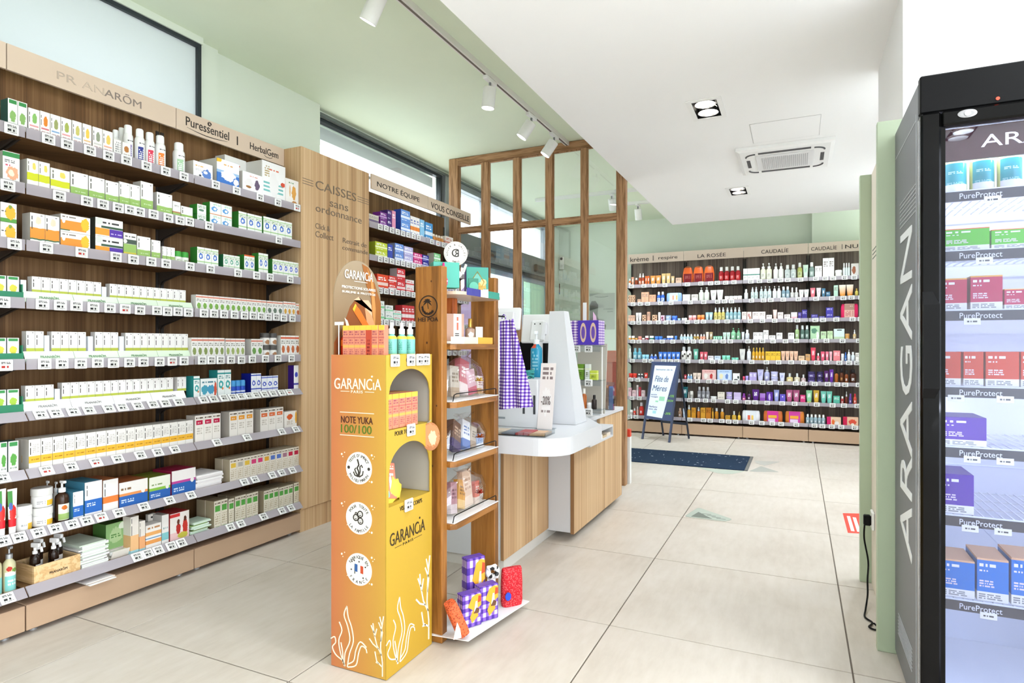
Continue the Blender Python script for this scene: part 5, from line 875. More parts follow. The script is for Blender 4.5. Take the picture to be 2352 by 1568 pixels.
 (6, 1704, 1713, 1, 903, 'bottle', lab('7a2a8a', 'd04a7a', 'ffffff'), mat('8a3aa0', .4), 'purple bottle with pink label'), (6, 1716, 1725, 1, 898, 'bottle', lab('4a1a50', None), BK, 'dark plum bottle'), (6, 1727, 1744, 1, 894, 'tube', T('5a1a86'), mat('4a1270', .4), 'wide purple tube'), (6, 1745, 1758, 1, 903, 'carton', printed('8a4ab0', bands=((.5, 1, 'a87acc'),)), None, 'mauve carton'), (6, 1760, 1775, 1, 900, 'carton', printed('5a2a9a', blobs=((.5, .5, .16, .34, 'cdb8e8'),)), None, 'purple carton with bottle print'), (6, 1777, 1790, 1, 895, 'tube', T('9aa2dc'), mat('8a92d0', .4), 'periwinkle tube'), (6, 1791, 1804, 1, 905, 'carton', printed('6a5ac8', blobs=((.5, .7, .1, .1, 'e8e4f8'),)), None, 'indigo carton'), (6, 1805, 1837, 2, 895, 'tube', T('b85a86'), mat('a84a76', .4), 'rose tube'), (6, 1838, 1850, 1, 907, 'carton', ctn('d83a7a', 'e86a9a', 'ffd8e6'), None, 'magenta carton'), (6, 1851, 1866, 1, 896, 'tube', T('8fcf9e'), mat('c8dc7a', .4), 'mint green tube'), (6, 1868, 1882, 1, 896, 'tube', T('d9b03a'), mat('c89a2a', .4), 'mustard tube'), (6, 1885, 1912, 2, 898, 'tube', T('74cbb8'), mat('62baa8', .4), 'turquoise tube'), (6, 1914, 1929, 1, 909, 'carton', ctn('58b8a0', '3a9a88', 'e0f4ee'), None, 'turquoise carton'), (6, 1931, 1939, 1, 910, 'bottle', lab('a83a3a', None), WC, 'small red bottle'), (6, 1941, 1948, 1, 899, 'dropper', mat('6a2a1c', .2), CL, 'brown dropper bottle'), (6, 1950, 1957, 1, 904, 'bottle', lab('5a3a9a', None), mat('7a4ab0', .4), 'violet bottle'), (6, 1960, 1968, 1, 904, 'bottle', lab('d8503a', None), mat('c81e2a', .4), 'red capped bottle'),
 # bottom
 (7, 1446, 1453, 1, 941, 'jar', lab('c8beb8', None), WC, 'grey jar'), (7, 1454, 1460, 1, 937, 'mist', lab('e04a3a', None), WC, 'red and white bottle'), (7, 1462, 1466, 1, 933, 'bottle', lab('e8c0b8', None), WC, 'slim blush bottle'), (7, 1467, 1478, 1, 924, 'bottle', lab('d8352a', None), mat('dcd8e0', .3), 'large red bottle'), (7, 1557, 1566, 1, 937, 'bottle', lab('9a7860', None), mat('c8a890', .4), 'brown bottle'), (7, 1568, 1576, 1, 938, 'tube', T('b8c8dc'), WC, 'grey blue tube'), (7, 1578, 1586, 1, 930, 'mist', mat('c8902a', .15), CL, 'amber mist bottle'), (7, 1588, 1598, 1, 936, 'carton', ctn('d8982a', None, '8a5a10'), None, 'amber carton'), (7, 1600, 1608, 1, 935, 'mist', mat('b86a1c', .15), CL, 'dark amber mist bottle'), (7, 1609, 1620, 1, 936, 'carton', ctn('dca032', None, '8a5a10'), None, 'second amber carton'), (7, 1621, 1633, 1, 936, 'carton', ctn('c87c20', None, '7a4a10'), None, 'burnt amber carton'), (7, 1635, 1639, 1, 937, 'bottle', mat('e0a83a', .2), GD, 'thin gold bottle'), (7, 1641, 1650, 1, 937, 'bottle', mat('b87a1c', .15), CL, 'amber oil bottle'), (7, 1654, 1663, 1, 938, 'bottle', mat('c08220', .15), CL, 'amber oil bottle right of the other'), (7, 1666, 1677, 1, 954, 'carton', ctn('cf9a2e', None, '8a5a10'), None, 'low amber carton'), (7, 1680, 1691, 1, 944, 'flask', mat('c8a03a', .15), CL, 'gold perfume flask'), (7, 1694, 1701, 1, 945, 'dropper', mat('e4b83a', .2), GD, 'pointed gold bottle'),
 (7, 1704, 1746, 1, 942, 'bag', mat('e2e2e6', .25), printed('e6eaf0', bands=((.1, .55, 'e0604a', .2, .45), (.1, .55, 'ecc25a', .55, .75))), 'white toiletry gift bag'), (7, 1753, 1798, 1, 943, 'bag', mat('c8682a', .3), printed('d8389a', bands=((.36, .62, 'f0b83a', .1, .85, 1), (.0, .3, 'e8d8ee', .1, .7, 1))), 'orange gift bag with magenta sleeve, left'), (7, 1803, 1848, 1, 944, 'bag', mat('d0782a', .3), printed('d040a0', bands=((.36, .62, 'f0b03a', .1, .85, 1), (.0, .3, 'ead8f0', .1, .8, 1))), 'orange gift bag with magenta sleeve, right'), (7, 1851, 1896, 5, 951, 'bottle', lab('9ab4be', None), WC, 'blue grey travel bottle'), (7, 1899, 1932, 1, 957, 'box', printed('ecc8a8', bands=((.0, 1, 'd8186a', .0, .28),), blobs=((.45, .4, .1, .3, 'e8702a'), (.7, .3, .16, .2, 'f4ece6'))), None, 'magenta and tan gift box'), (7, 1936, 1972, 1, 957, 'box', printed('eec0a0', bands=((.0, 1, 'd0104a', .0, .27),), blobs=((.62, .45, .24, .3, 'e0503a'), (.62, .2, .12, .15, 'f4f0e0'))), None, 'crimson and orange gift box'),
]
for r in rows: F_(*r[:9], stack=r[9] if len(r) > 9 else 1, d=.06 if r[5] in ('carton', 'box', 'bag', 'pouch') and r[2] - r[1] > 12 else None)
# ================================================================= GLASS PARTITION
PV = 5.118
def pu(x): return on_v(x, 450, PV)[0]
pt = thing('glass_partition', 'wooden framed glass partition with ten panes behind the counter', 'partition', (0, PV, 0))
mem = [(1035, 1055), (1109, 1124), (1182, 1196), (1256, 1271), (1337, 1350), (1419, 1441)]
zt, zm0, zm1 = 2.967, 2.255, 2.300
for i, (a, b) in enumerate(mem):
    u0, u1 = pu(a), pu(b)
    if i == 5: u1 = min(u1, -1.318)
    z1 = zt if i in (0, 5) else zt - .07
    if i == 5: obj('post', MB().cbox(u0, -.035, 0, u1, .035, zt, .003), PINE, pt)
    elif i == 0: obj('post', MB().cbox(u0, -.035, 0, u1, .035, zt, .003), PINE, pt)
    else: obj('mullion', MB().cbox(u0, -.03, .06, u1, .03, z1, .003), PINE, pt)
obj('top_beam', MB().cbox(pu(1055), -.035, zt - .07, pu(1419), .035, zt, .003), PINE_X, pt)
obj('bottom_rail', MB().cbox(pu(1055), -.03, 0, pu(1419), .03, .06, .003), PINE_X, pt)
for (a, b), (c, d) in zip(mem, mem[1:]):
    x0, x1 = pu(b), pu(c)
    obj('mid_rail', MB().cbox(x0, -.028, zm0, x1, .028, zm1, .003), PINE_X, pt)
    for z0, z1 in ((.06, zm0), (zm1, zt - .07)):
        obj('pane', MB().box(x0 + .001, -.004, z0 + .001, x1 - .001, .002, z1 - .001), CLEAR, pt)
        m = MB(); e = .010                                       # glazing beads
        for q in ((x0 + .0005, z0 + .0005, x0 + e, z1 - .0005), (x1 - e, z0 + .0005, x1 - .0005, z1 - .0005), (x0 + e, z1 - e, x1 - e, z1 - .0005), (x0 + e, z0 + .0005, x1 - e, z0 + e)): m.box(q[0], -.016, q[1], q[2], -.005, q[3])
        obj('glazing_bead', m, PINE, pt)
# ================================================================= COUNTER
W_C = mat('d0d1d4', .35)
EDGE = mat('8f6a45', .5)
ct = thing('checkout_counter', 'white and striped wood checkout counter with a stepped front', 'counter', (0, 0, 0))
obj('carcass', MB().cbox(-1.95, 2.872, .06, -1.402, 3.50, .652, .002), W_C, ct)
obj('carcass', MB().cbox(-1.95, 3.502, .05, -1.243, 4.598, .688, .002), W_C, ct)
obj('plinth', MB().box(-1.93, 2.89, 0, -1.395, 4.55, .055), mat('cfcbc4', .5), ct)
obj('front_panel', MB().cbox(-1.401, 2.868, .062, -1.385, 3.499, .652, .001), OAK, ct)
obj('front_panel', MB().cbox(-1.242, 3.500, .045, -1.22, 4.0285, .57, .001), OAK, ct); obj('front_panel', MB().cbox(-1.242, 4.0315, .045, -1.22, 4.597, .688, .001), OAK, ct)
obj('panel_edge', MB().box(-1.401, 2.8655, .062, -1.385, 2.8678, .652), EDGE, ct); obj('panel_edge', MB().box(-1.242, 3.4975, .045, -1.22, 3.4998, .57), EDGE, ct)
obj('worktop', MB().cbox(-1.97, 3.70, .689, -1.21, 4.61, .715, .002), W_C, ct)
ol = [(-1.90, 2.68)] + [(-1.14 + .15 * math.cos(math.radians(a)), 2.83 + .15 * math.sin(math.radians(a))) for a in range(-90, 1, 10)] + [(-.99, 3.30)] + [(-1.03 + .04 * math.cos(math.radians(a)), 3.30 + .04 * math.sin(math.radians(a))) for a in (20, 45, 70)] + [(-1.2, 3.66), (-1.90, 3.66)]
obj('customer_desk', MB().prism(ol, .655, .740, 'z', 0, False), W_C, ct)
tb = obj('tray_niche', MB().box(-1.219, 3.50, .575, -1.12, 4.0, .587).box(-1.219, 3.50, .642, -1.12, 4.0, .654).box(-1.219, 3.50, .587, -1.12, 3.51, .642).box(-1.219, 3.99, .587, -1.12, 4.0, .642).box(-1.219, 3.51, .587, -1.21, 3.99, .642), W_C, ct)
for k in range(5): tag(obj('brochure', MB().cbox(-1.205, 3.53 + k * .09, .5875, -1.13, 3.61 + k * .09, .602 + .006 * (k % 3), .001), mat(('e9dccb', 'd8c8b0', 'f2efe9', 'c9b08a', 'e4d6c4')[k], .5)), '%s brochure from left in the slot under the white desk' % ORD[k], 'brochure', 'brochures in the desk slot')
obj('raised_block', MB().cbox(-1.90, 3.0, .7405, -1.25, 3.215, 1.0, .004), W_C, ct); obj('raised_block', MB().cbox(-1.90, 3.2155, .7405, -1.30, 3.48, 1.0, .004), W_C, ct)
obj('slot', MB().box(-1.60, 2.9985, .782, -1.44, 3.0, .793), mat('8a9096', .5), ct)
fit_text('11', -1.335, -1.262, .865, .10, mat('3a3d40', .5), ct, y=2.9985)
# wedge screen
wd2 = MB().loft([[(-1.294, 3.225, .7412), (-1.115, 3.225, .7412), (-1.115, 3.42, .7412), (-1.294, 3.42, .7412)], [(-1.292, 3.28, 1.376), (-1.205, 3.28, 1.376), (-1.205, 3.36, 1.376), (-1.292, 3.36, 1.376)]], smooth=False)
tag(obj('divider_screen', wd2, W_C), 'tall white tapered divider screen on the customer desk', 'divider')
# card stand
cs = thing('card_stand', 'tall narrow pink and white promotion card leaning on the desk', 'card stand', (-1.205, 2.985, .7405))
obj('card', MB().prism([(0, 0), (.004, 0), (.064, .345), (.060, .345)], -.042, .042, 'x'), printed('efe6e2', blobs=((.5, .42, .34, .2, 'f6f1ee'),), texts=((.15, .85, .74, .95, 3, 7, '8a7a78'), (.2, .8, .24, .3, 1, 8, '9a8a88')), front=1.1), cs)
fit_text('-20%', -.026, .026, .15, .045, mat('6a5c5a', .5), cs, y=.0205); cs.children[-1].rotation_euler = (math.radians(-9.9), 0, 0)
obj('card_foot', MB().prism([(-.03, 0), (.06, 0), (.06, .003), (-.03, .003)], -.045, .045, 'x'), ACRYL, cs)
# acrylic flyer holder on the desk
fh = thing('flyer_holder', 'flat clear acrylic holder with flyers at the edge of the desk', 'holder', (-1.27, 2.70, .7405), math.radians(4))
obj('holder', MB().box(-.20, 0, 0, .18, .004, .022).box(-.20, .004, 0, .18, .16, .004).box(.176, .004, .004, .18, .16, .022), ACRYL, fh)
for k, (c, w) in enumerate((('b3402f', .09), ('d9c7b2', .05), ('7d8590', .08), ('a83038', .04), ('caa27a', .09))): obj('flyer', MB().cbox(-.195 + k * .073, .008, .005, -.195 + k * .073 + .07, .15, .013 + .002 * (k % 2), .001), mat(c, .4), fh)
# acrylic step rack with products
rk = thing('step_rack', 'clear acrylic step rack with three tiers beside the divider screen', 'rack', (-1.23, 3.745, .7415))
obj('back_plate', MB().prism([(.09, 0), (.10, 0), (.16, .45), (.15, .45)], -.10, .10, 'x'), mat('bdb8ad', .4), rk)
for z in (.03, .215, .43):
    ti = obj('tier', MB().box(-.105, -.02, z, .105, .10, z + .004).box(-.105, -.022, z - .03, .105, -.019, z + .008), ACRYL, rk)
    for x in (-.05, .03): link('price_tag', TAG_L, ti, (x, -.0225, z - .012))
for x in (-.095, .095): obj('support_rod', MB().tube([(x, .05, 0), (x, .05, .43)], .004), WHITE, rk)
GING = printed('5b2fa5', gingham=(7, 'f6eef6', 'b08fd0', '5a34a8'))
gb = thing('gingham_gift_box', 'purple gingham gift box on the top tier of the acrylic rack', 'gift box', (-1.235, 3.705, .7415 + .4425))
obj('box_body', MB().cbox(-.10, 0, 0, .105, .13, .155, .002), GING, gb)
gf = obj('box_face', MB().cbox(-.03, -.003, .001, .104, -.0005, .154, .001), mat('4c2fae', .4), gb)
for x in (.005, .07): obj('shell_print', MB().prism([(x + .02 * math.cos(a * math.pi / 10), .078 + .062 * math.sin(a * math.pi / 10)) for a in range(20)], -.0042, -.0031, 'y').prism([(x + .012 * math.cos(a * math.pi / 10), .078 + .04 * math.sin(a * math.pi / 10)) for a in range(20)], -.0052, -.0043, 'y', 1), [mat('d9b9a2', .4), mat('6a4aa8', .4)], gf)
wobc = thing('display_card', 'white clear display card standing behind the purple gift box', 'card', (-1.21, 3.845, .7415 + .43))
obj('card', MB().cbox(-.07, 0, .0046, -.045, .003, .29, .001).cbox(-.044, 0, .0046, .06, .003, .10, .001), mat('eef0ee', .4), wobc); obj('card_print', MB().prism([(.0, .0), (.035, .0), (.02, .10), (.0, .13)], -.002, -.0005, 'y'), mat('f0c8e0', .4), wobc)
wobc.children[1].location = (.0, 0, .10)
for i, (x, w, h, c, n) in enumerate(((-.075, .05, .10, 'b9c63a', 'lime green carton, left one on the middle tier'), (-.02, .035, .10, '6c9a2c', 'green carton, second on the middle tier'), (.022, .03, .10, 'e4ebe4', 'white slanted carton on the middle tier'), (.062, .045, .06, 'cbd94a', 'small lime carton on the middle tier'))):
    put('carton', w, h, .04, printed(c, bands=((.66, .72, 'eef2c8'),), texts=((.2, .8, .2, .5, 3, 6, '4a5a1a'),)), None, (-1.235 + x, 3.73, .7415 + .2203), 0, n + ' of the acrylic rack', group='cartons on the acrylic rack')
for i, (x, k, h, c, cc, n) in enumerate(((-.08, 'bottle', .09, 'e6a62a', 'f2e6c8', 'amber bottle'), (-.045, 'bottle', .12, 'c8281c', 'e8e4e0', 'red bottle'), (-.005, 'bottle', .13, 'b8642a', 'f2efe8', 'tall bronze bottle'), (.03, 'jar', .04, 'e9e6e4', 'f4f4f4', 'small white jar'), (.062, 'bottle', .09, '2c2320', '1a1614', 'dark bottle'))):
    put(k, .033, h, .033, mat(c, .25), mat(cc, .3), (-1.235 + x, 3.735, .7415 + .0353), 0, n + ' on the bottom tier of the acrylic rack', group='bottles on the acrylic rack')
# leaflet boxes, drawers on the rear worktop
lb_ = thing('leaflet_box', 'clear acrylic leaflet box on the rear worktop', 'leaflet box', (-1.24, 4.30, .7155))
obj('holder', MB().box(-.035, 0, 0, .035, .003, .16).box(-.035, .04, 0, .035, .043, .20).box(-.035, .003, 0, -.033, .04, .18).box(.033, .003, 0, .035, .04, .18).box(-.033, .003, 0, .033, .04, .003), ACRYL, lb_)
obj('leaflet', MB().cbox(-.03, .006, .004, -.004, .016, .175, .001), mat('b98a6a', .5), lb_); obj('leaflet', MB().cbox(0, .018, .004, .03, .03, .17, .001), mat('6a86c0', .5), lb_)
tag(obj('photo_card', MB().prism([(0, 0), (.003, 0), (.015, .06), (.012, .06)], -.03, .03, 'x'), printed('8a7464', blobs=((.5, .5, .3, .3, 'c8a48a'),), front=1.1), None, (-1.245, 4.05, .7155)), 'small dark photo card at the front of the rear worktop', 'card')
dr = thing('drawer_tower', 'small white drawer tower on the rear worktop', 'drawers', (-1.40, 4.42, .7155))
obj('body', MB().cbox(-.07, .006, 0, .05, .16, .275, .003), WHITE, dr)
for k in range(4):
    dd = obj('drawer', MB().cbox(-.068, 0, .005 + k * .067, .048, .0055, .068 + k * .067, .002), WHITE, dr); obj('handle_slot', MB().box(-.03, -.002, .03 + k * .067, .042, -.0005, .038 + k * .067), DGREY, dd)
# things on the raised block
def monitor(label, loc, rz, w, h, tilt, neck):
    t = thing('monitor', label, 'monitor', loc, rz)
    sc = obj('screen_shell', MB().cbox(-w / 2, -.012, -h / 2, w / 2, .012, h / 2, .006), mat('e9e9ea', .35), t, (0, 0, neck), (tilt, 0, 0))
    obj('screen', MB().box(-w / 2 + .01, .0122, -h / 2 + .01, w / 2 - .01, .013, h / 2 - .01), BLACK_GLOSS, sc)
    obj('hinge_cover', MB().cbox(-.05, -.035, -.05, .05, -.012, .04, .008), mat('dcdcde', .35), sc)
    obj('neck', MB().cbox(-.02, -.035, .008, .02, -.02, neck - .02, .003), mat('d8d8da', .35), t); obj('foot', MB().cbox(-.09, -.08, 0, .09, .06, .008, .003), mat('d8d8da', .35), t)
monitor('white monitor seen from behind, next to the gingham apron', (-1.60, 3.36, 1.0005), .2, .17, .14, -.28, .34)
monitor('white monitor seen from behind, beside the tall divider screen', (-1.60, 3.90, .7155), .1, .27, .20, -.2, .58)
pp = thing('payment_terminal', 'white payment terminal against the divider screen', 'terminal', (-1.415, 3.40, 1.0005))
obj('cradle', MB().cbox(-.05, -.05, 0, .05, .05, .012, .003), WHITE, pp); obj('arm', MB().cbox(-.012, -.01, .012, .012, .012, .22, .003), WHITE, pp); hd = obj('terminal_head', MB().cbox(-.045, -.018, -.07, .045, .018, .06, .01), mat('e6e7e8', .4), pp, (0, 0, .27), (-.25, 0, 0))
for x in (-.015, .02): obj('led', MB().lathe([(.004, 0), (.004, .002)], 8), BLACK, hd, (x, -.0182, .035), (math.radians(90), 0, 0))
gp = put('pump', .068, .26, .05, printed('2f9ac0', bands=((.88, 1, 'e0553a', .1, .5, 1),), texts=((.2, .8, .2, .8, 6, 5, '8fd0e4'),), front=.6, rough=.15), mat('e8eef2', .2), (-1.345, 3.20, 1.0005), .2, 'blue sanitiser gel pump bottle beside the divider screen')
tag(obj('paper_bag', MB().loft([[(-.035, 0, 0), (.035, 0, 0), (.035, .03, 0), (-.035, .03, 0)], [(-.04, 0, .06), (.04, 0, .06), (.04, .03, .06), (-.04, .03, .06)], [(-.038, .012, .078), (.04, .012, .072), (.04, .016, .072), (-.038, .016, .078)]], smooth=False), mat('cda873', .7), None, (-1.40, 3.05, 1.0005)), 'small tan paper bag on the white raised counter block', 'paper bag')
mk = MB()
for k in range(4): mk.tube([(.03 * math.cos(a * .5 + k), .02 * math.sin(a * .5 + k) * (1 + .2 * k), .006 + .012 * k + .004 * math.sin(a)) for a in range(12)], .006, 6)
tag(obj('cloth_bundle', mk, mat('2f8a86', .6), None, (-1.33, 3.06, 1.0)), 'small bundle of teal cloth beside the tan paper bag', 'cloth')
# office chair behind the counter
ch = thing('office_chair', 'black office chair behind the counter', 'chair', (-2.0, 4.72, 0))
obj('backrest', MB().cbox(-.13, -.02, .72, .13, .03, 1.22, .02), BLACK, ch); obj('seat', MB().cbox(-.22, -.04, .45, .22, .24, .53, .02), BLACK, ch); obj('back_bar', MB().tube([(0, .03, .46), (0, .045, .74)], .018), DGREY, ch)
obj('gas_lift', MB().lathe([(.03, .08), (.03, .25), (.02, .26), (.02, .45)], 14, (0, .1, 0)), DGREY, ch)
for k in range(5):
    a = k * 2 * math.pi / 5; lg = obj('leg', MB().tube([(0, .1, .09), (.22 * math.cos(a), .1 + .18 * math.sin(a), .06)], .014, 8), BLACK, ch); obj('castor', MB().lathe([(.018, 0), (.022, .01), (.022, .03), (.016, .045)], 10, (.22 * math.cos(a), .1 + .18 * math.sin(a), 0)), BLACK, lg)
# orange unit, bin, poster, sensor beyond the glass
og = thing('storage_unit', 'orange red storage unit on a wood base seen through the glass', 'cabinet', (-1.56, 5.34, 0))
obj('base', MB().cbox(-.12, 0, 0, .10, .17, .73, .003), PINE_X, og); obj('body', MB().cbox(-.115, .005, .731, .095, .165, 1.026, .004), mat('c9532b', .35), og); obj('lid', MB().cbox(-.105, .01, 1.027, .09, .16, 1.136, .004), mat('cf4f17', .2), og)
bn_ = thing('white_sign_box', 'low white box with a red top beside the partition post', 'box', (-1.312, 5.17, 0))
obj('box_body', MB().cbox(-.045, 0, .0, .012, .05, .40, .002), mat('e9e9e7', .4), bn_); obj('red_top', MB().cbox(-.045, 0, .401, .012, .05, .465, .002), mat('d8452f', .4), bn_)
po = thing('poster', 'grey poster with a dark seated figure on the far wall', 'poster', (-2.605, 8.7175, 1.42))
obj('poster_sheet', MB().box(-.19, -.002, 0, .19, 0, .53), mat('b9bdb4', .6), po)
fg = MB(); fg.prism([(-.19, 0), (-.06, .0), (.0, .05), (.03, .12), (-.04, .11), (-.07, .2), (-.06, .36), (-.10, .42), (-.16, .42), (-.19, .36)], -.0035, -.0022, 'y'); fg.prism([(-.02, .02), (.05, .0), (.06, .06), (.02, .10)], -.0045, -.0036, 'y')
obj('poster_figure', fg, mat('6d6c66', .6), po); fit_text('À L\'HORIZON', .02, .16, .30, .022, mat('6a6a66', .6), po, y=-.0025); fit_text('DIVIN', .08, .16, .26, .02, mat('6a6a66', .6), po, y=-.0025)
obj('poster_title', MB().tube([(-.11 + .2 * k / 12, -.003, .485 - .012 * math.sin(math.pi * k / 12)) for k in range(13)], .003, 4), mat('6f706a', .6), po)
sn = thing('door_sensor', 'white wall sensor with a dark eye on the pale green wall', 'sensor', (on_v(1290, 590, 8.7)[0], 8.7175, 2.33))
obj('sensor_body', MB().loft([smooth_ring(.07, .03, z, 14, 2.2, 0, -.016) for z in (.005, .03, .17, .19)]), WHITE, sn); obj('eye', MB().lathe([(.02, 0), (.02, .004)], 14), DGREY, sn, (0, -.030, .16), (math.radians(90), 0, 0))
tag(obj('small_notice', MB().box(-.03, -.002, 0, .03, 0, .16), printed('9a7a6a', bands=((.0, .15, '5a8aa0'),), blobs=((.5, .55, .3, .2, 'd8c8b8'),), front=1.1), None, (on_v(1281, 650, 8.7)[0], 8.7175, 1.96)), 'small dark notice on the wall below the sensor', 'notice')
# ================================================================= FRIDGE AND RIGHT PANELS
fr = thing('display_fridge', 'tall glass door display fridge with a black frame and grey side', 'fridge', (.335, 2.21, 0))
FWD, FDP, FHT = .62, .53, 1.995
GSIDE = mat('6f7074', .45)
obj('side_panel', MB().cbox(0, .035, .02, .018, FDP, FHT - .01, .003), GSIDE, fr); obj('side_panel', MB().cbox(FWD - .018, .035, .02, FWD, FDP, FHT - .01, .003), GSIDE, fr)
obj('back_panel', MB().box(.0185, FDP - .02, .02, FWD - .0185, FDP, FHT - .01), mat('e9ecf6', .5), fr)
obj('liner', MB().box(.0185, .04, .10, .026, FDP - .021, FHT - .09).box(FWD - .026, .04, .10, FWD - .0185, FDP - .021, FHT - .09).box(.0265, .04, .10, FWD - .0265, FDP - .021, .11).box(.0265, .04, FHT - .10, FWD - .0265, FDP - .021, FHT - .09), mat('eef0f6', .4), fr)
obj('base_box', MB().cbox(.0185, .04, .02, FWD - .0185, FDP - .021, .099, .002), BLACK, fr)
for x in (.05, FWD - .05):
    for y in (.08, FDP - .06): obj('foot', MB().lathe([(.02, 0), (.02, .019)], 10, (x, y, 0)), BLACK, fr)
fa = obj('top_fascia', MB().cbox(.0, 0, FHT - .115, FWD, .0345, FHT, .004), BLACK, fr)
obj('chrome_strip', MB().box(-.002, .012, .03, 0, .026, FHT - .13), mat('c9cbd0', .2, .9), fr)
dz0, dz1, fw = .03, FHT - .118, .052
do = obj('door', MB().cbox(.0, -.012, dz0, fw, .034, dz1, .006).cbox(FWD - fw, -.012, dz0, FWD, .034, dz1, .006).cbox(fw + .0005, -.012, dz1 - .045, FWD - fw - .0005, .034, dz1, .006).cbox(fw + .0005, -.012, dz0, FWD - fw - .0005, .034, dz0 + .06, .006), BLACK_GLOSS, fr)
obj('gasket_step', MB().box(fw + .0005, .0, dz0 + .061, fw + .012, .034, dz1 - .046).box(FWD - fw - .012, .0, dz0 + .061, FWD - fw - .0005, .034, dz1 - .046), BLACK_GLOSS, do)
obj('door_glass', MB().box(fw + .0125, .012, dz0 + .061, FWD - fw - .0125, .018, dz1 - .046), glass('eef1fa', .05, 'fridge'), do)
obj('handle', MB().loft([[(.004, -.0125, 1.02), (.035, -.0125, 1.02), (.035, -.016, 1.02), (.004, -.016, 1.02)], [(.004, -.0125, 1.05), (.045, -.0125, 1.05), (.045, -.03, 1.05), (.004, -.03, 1.05)], [(.004, -.0125, 1.30), (.045, -.0125, 1.30), (.045, -.03, 1.30), (.004, -.03, 1.30)], [(.004, -.0125, 1.34), (.030, -.0125, 1.34), (.030, -.016, 1.34), (.004, -.016, 1.34)]], smooth=False), BLACK, do)
lk = obj('lock_plate', MB().lathe([(.024, 0), (.024, .002), (.018, .003)], 20, sy=.5), mat('a8a8aa', .25, .8), do, (.115, -.0125, dz1 - .018), (math.radians(90), 0, 0)); obj('lock_core', MB().lathe([(.008, .003), (.008, .006)], 12), ALU, lk)
obj('status_led', MB().lathe([(.005, 0), (.005, .001)], 10), mat('d8452f', .4, emit=.6), fa, (.19, -.001, FHT - .10), (math.radians(90), 0, 0))
sg = obj('header_sign', MB().box(fw + .014, .022, dz1 - .145, FWD - fw - .014, .030, dz1 - .048), mat('4a2024', .3), do)
fit_text('ARAGAN', .155, .47, dz1 - .095, .036, mat('efe9f0', .4, emit=.5), sg, y=.0205)
# side lettering, reading upwards
lt = text_mesh('ARAGAN', 1.0, mat('eceef0', .45), extrude=.001); xs = [v.co.x for v in lt.vertices]; zs_ = [v.co.z for v in lt.vertices]
kx, kz = 1.10 / (max(xs) - min(xs)), .245 / (max(zs_) - min(zs_))
lt.transform(Matrix.Diagonal((kx, 1, kz, 1)))
lo_ = link('side_lettering', lt, fr, (-.0012, .26, 1.03), (math.radians(-90), math.radians(-90), 0))
lo_.rotation_euler = (0, 0, 0)
zc_ = (max(zs_) + min(zs_)) / 2 * kz
for v in lt.vertices:                                   # lay the word on the side panel, letters climbing towards the top
    x, y, z = v.co; v.co = (y, z - zc_, x)
lt.flip_normals()
for k in range(7): obj('vent_line', MB().box(-.0015, .07, 1.60 + k * .014, 0, .40, 1.603 + k * .014), mat('b9bbc0', .5), fr)
for k in range(7): obj('vent_line', MB().box(-.0015, .14, .12 + k * .012, 0, .44, .1225 + k * .012), mat('b9bbc0', .5), fr)
obj('pinstripe', MB().box(-.0015, .06, .06, 0, .063, 1.9), mat('b9bbc0', .5), fr); obj('pinstripe', MB().box(-.0015, .066, 1.88, 0, .50, 1.883), mat('b9bbc0', .5), fr)
add_light('fridge_light', 'AREA', fr, (FWD / 2, .055, FHT - .13), 3.2, rot=(math.radians(25), 0, 0), color=(.88, .92, 1.0), shape='RECTANGLE', size=.5, size_y=.03)
for x in (.034, FWD - .034): add_light('fridge_side_light', 'AREA', fr, (x, .06, .95), 2.2, rot=(0, math.radians(-65 if x < .3 else 65), 0), color=(.86, .91, 1.0), shape='RECTANGLE', size=.03, size_y=1.6)
FRZ = [1.650, 1.469, 1.287, 1.054, .870, .661, .405]
wire = MB()
for k in range(22): wire.box(k * .0245, 0, 0, k * .0245 + .0035, .40, .0035)
for y in (.0, .13, .26, .396): wire.box(-.004, y, -.004, .522, y + .004, 0)
WIREM = wire.mesh('wire_grid', mat('dfe2ea', .35, .3))
for i, z in enumerate(FRZ):
    shf = obj('fridge_shelf', MB().box(.0265, .062, z - .005, FWD - .0265, .066, z + .001), mat('dfe2ea', .35), fr)
    link('wire_grid', WIREM, shf, (.05, .067, z - .004))
    st_ = obj('shelf_strip', MB().box(.030, .0585, z - .033, FWD - .03, .0615, z - .003), mat('3d3a40', .4), shf)
    sl = obj('strip_lettering', MB(), mat('dcdce0', .5), shf) if False else None
    x0 = .11; me = fit_text('PureProtect', x0, x0 + .105, z - .018, .017, mat('dcdce2', .5), shf, y=.058)
    for q, dx in enumerate(((.14,), (.12,), (.09,), (.05, .17), (.09, .17), (.085, .165), (.13,))[i]):
        obj('paper_price', MB().cbox(.03 + dx, .0555, z - .046, .03 + dx + .042, .0572, z - .026, .0005), printed('efece4', texts=((.2, .8, .3, .7, 1, 9, '4a4a4a'),), front=1.1), shf)
def fbox(shelf, x0, x1, y, base, label, n=None, acc='efece6', h=None, deep=.10, top=None):
    v = 2.21 + .078; u0, u1 = on_v(x0, y, v)[0], on_v(x1, y, v)[0]; zt_ = on_v(x0, y, v)[2]
    hh = max(.03, zt_ - FRZ[shelf]); w = u1 - u0
    put('carton', w - .002, hh, deep, printed(base, bands=((.0, .22, acc), (.955, 1, top or base)), texts=((.08, .6, .78, .9, 1, 8, 'f4f0f0'), (.08, .35, .68, .74, 1, 6, 'f0e8e8'), (.08, .55, .32, .5, 3, 14, 'e8d8d8'), (.06, .8, .04, .18, 3, 14, '8a8a8a'))), None, ((u0 + u1) / 2, v, FRZ[shelf] + .0005), 0, label, 'supplement_carton', 'carton', 'cartons in the display fridge')
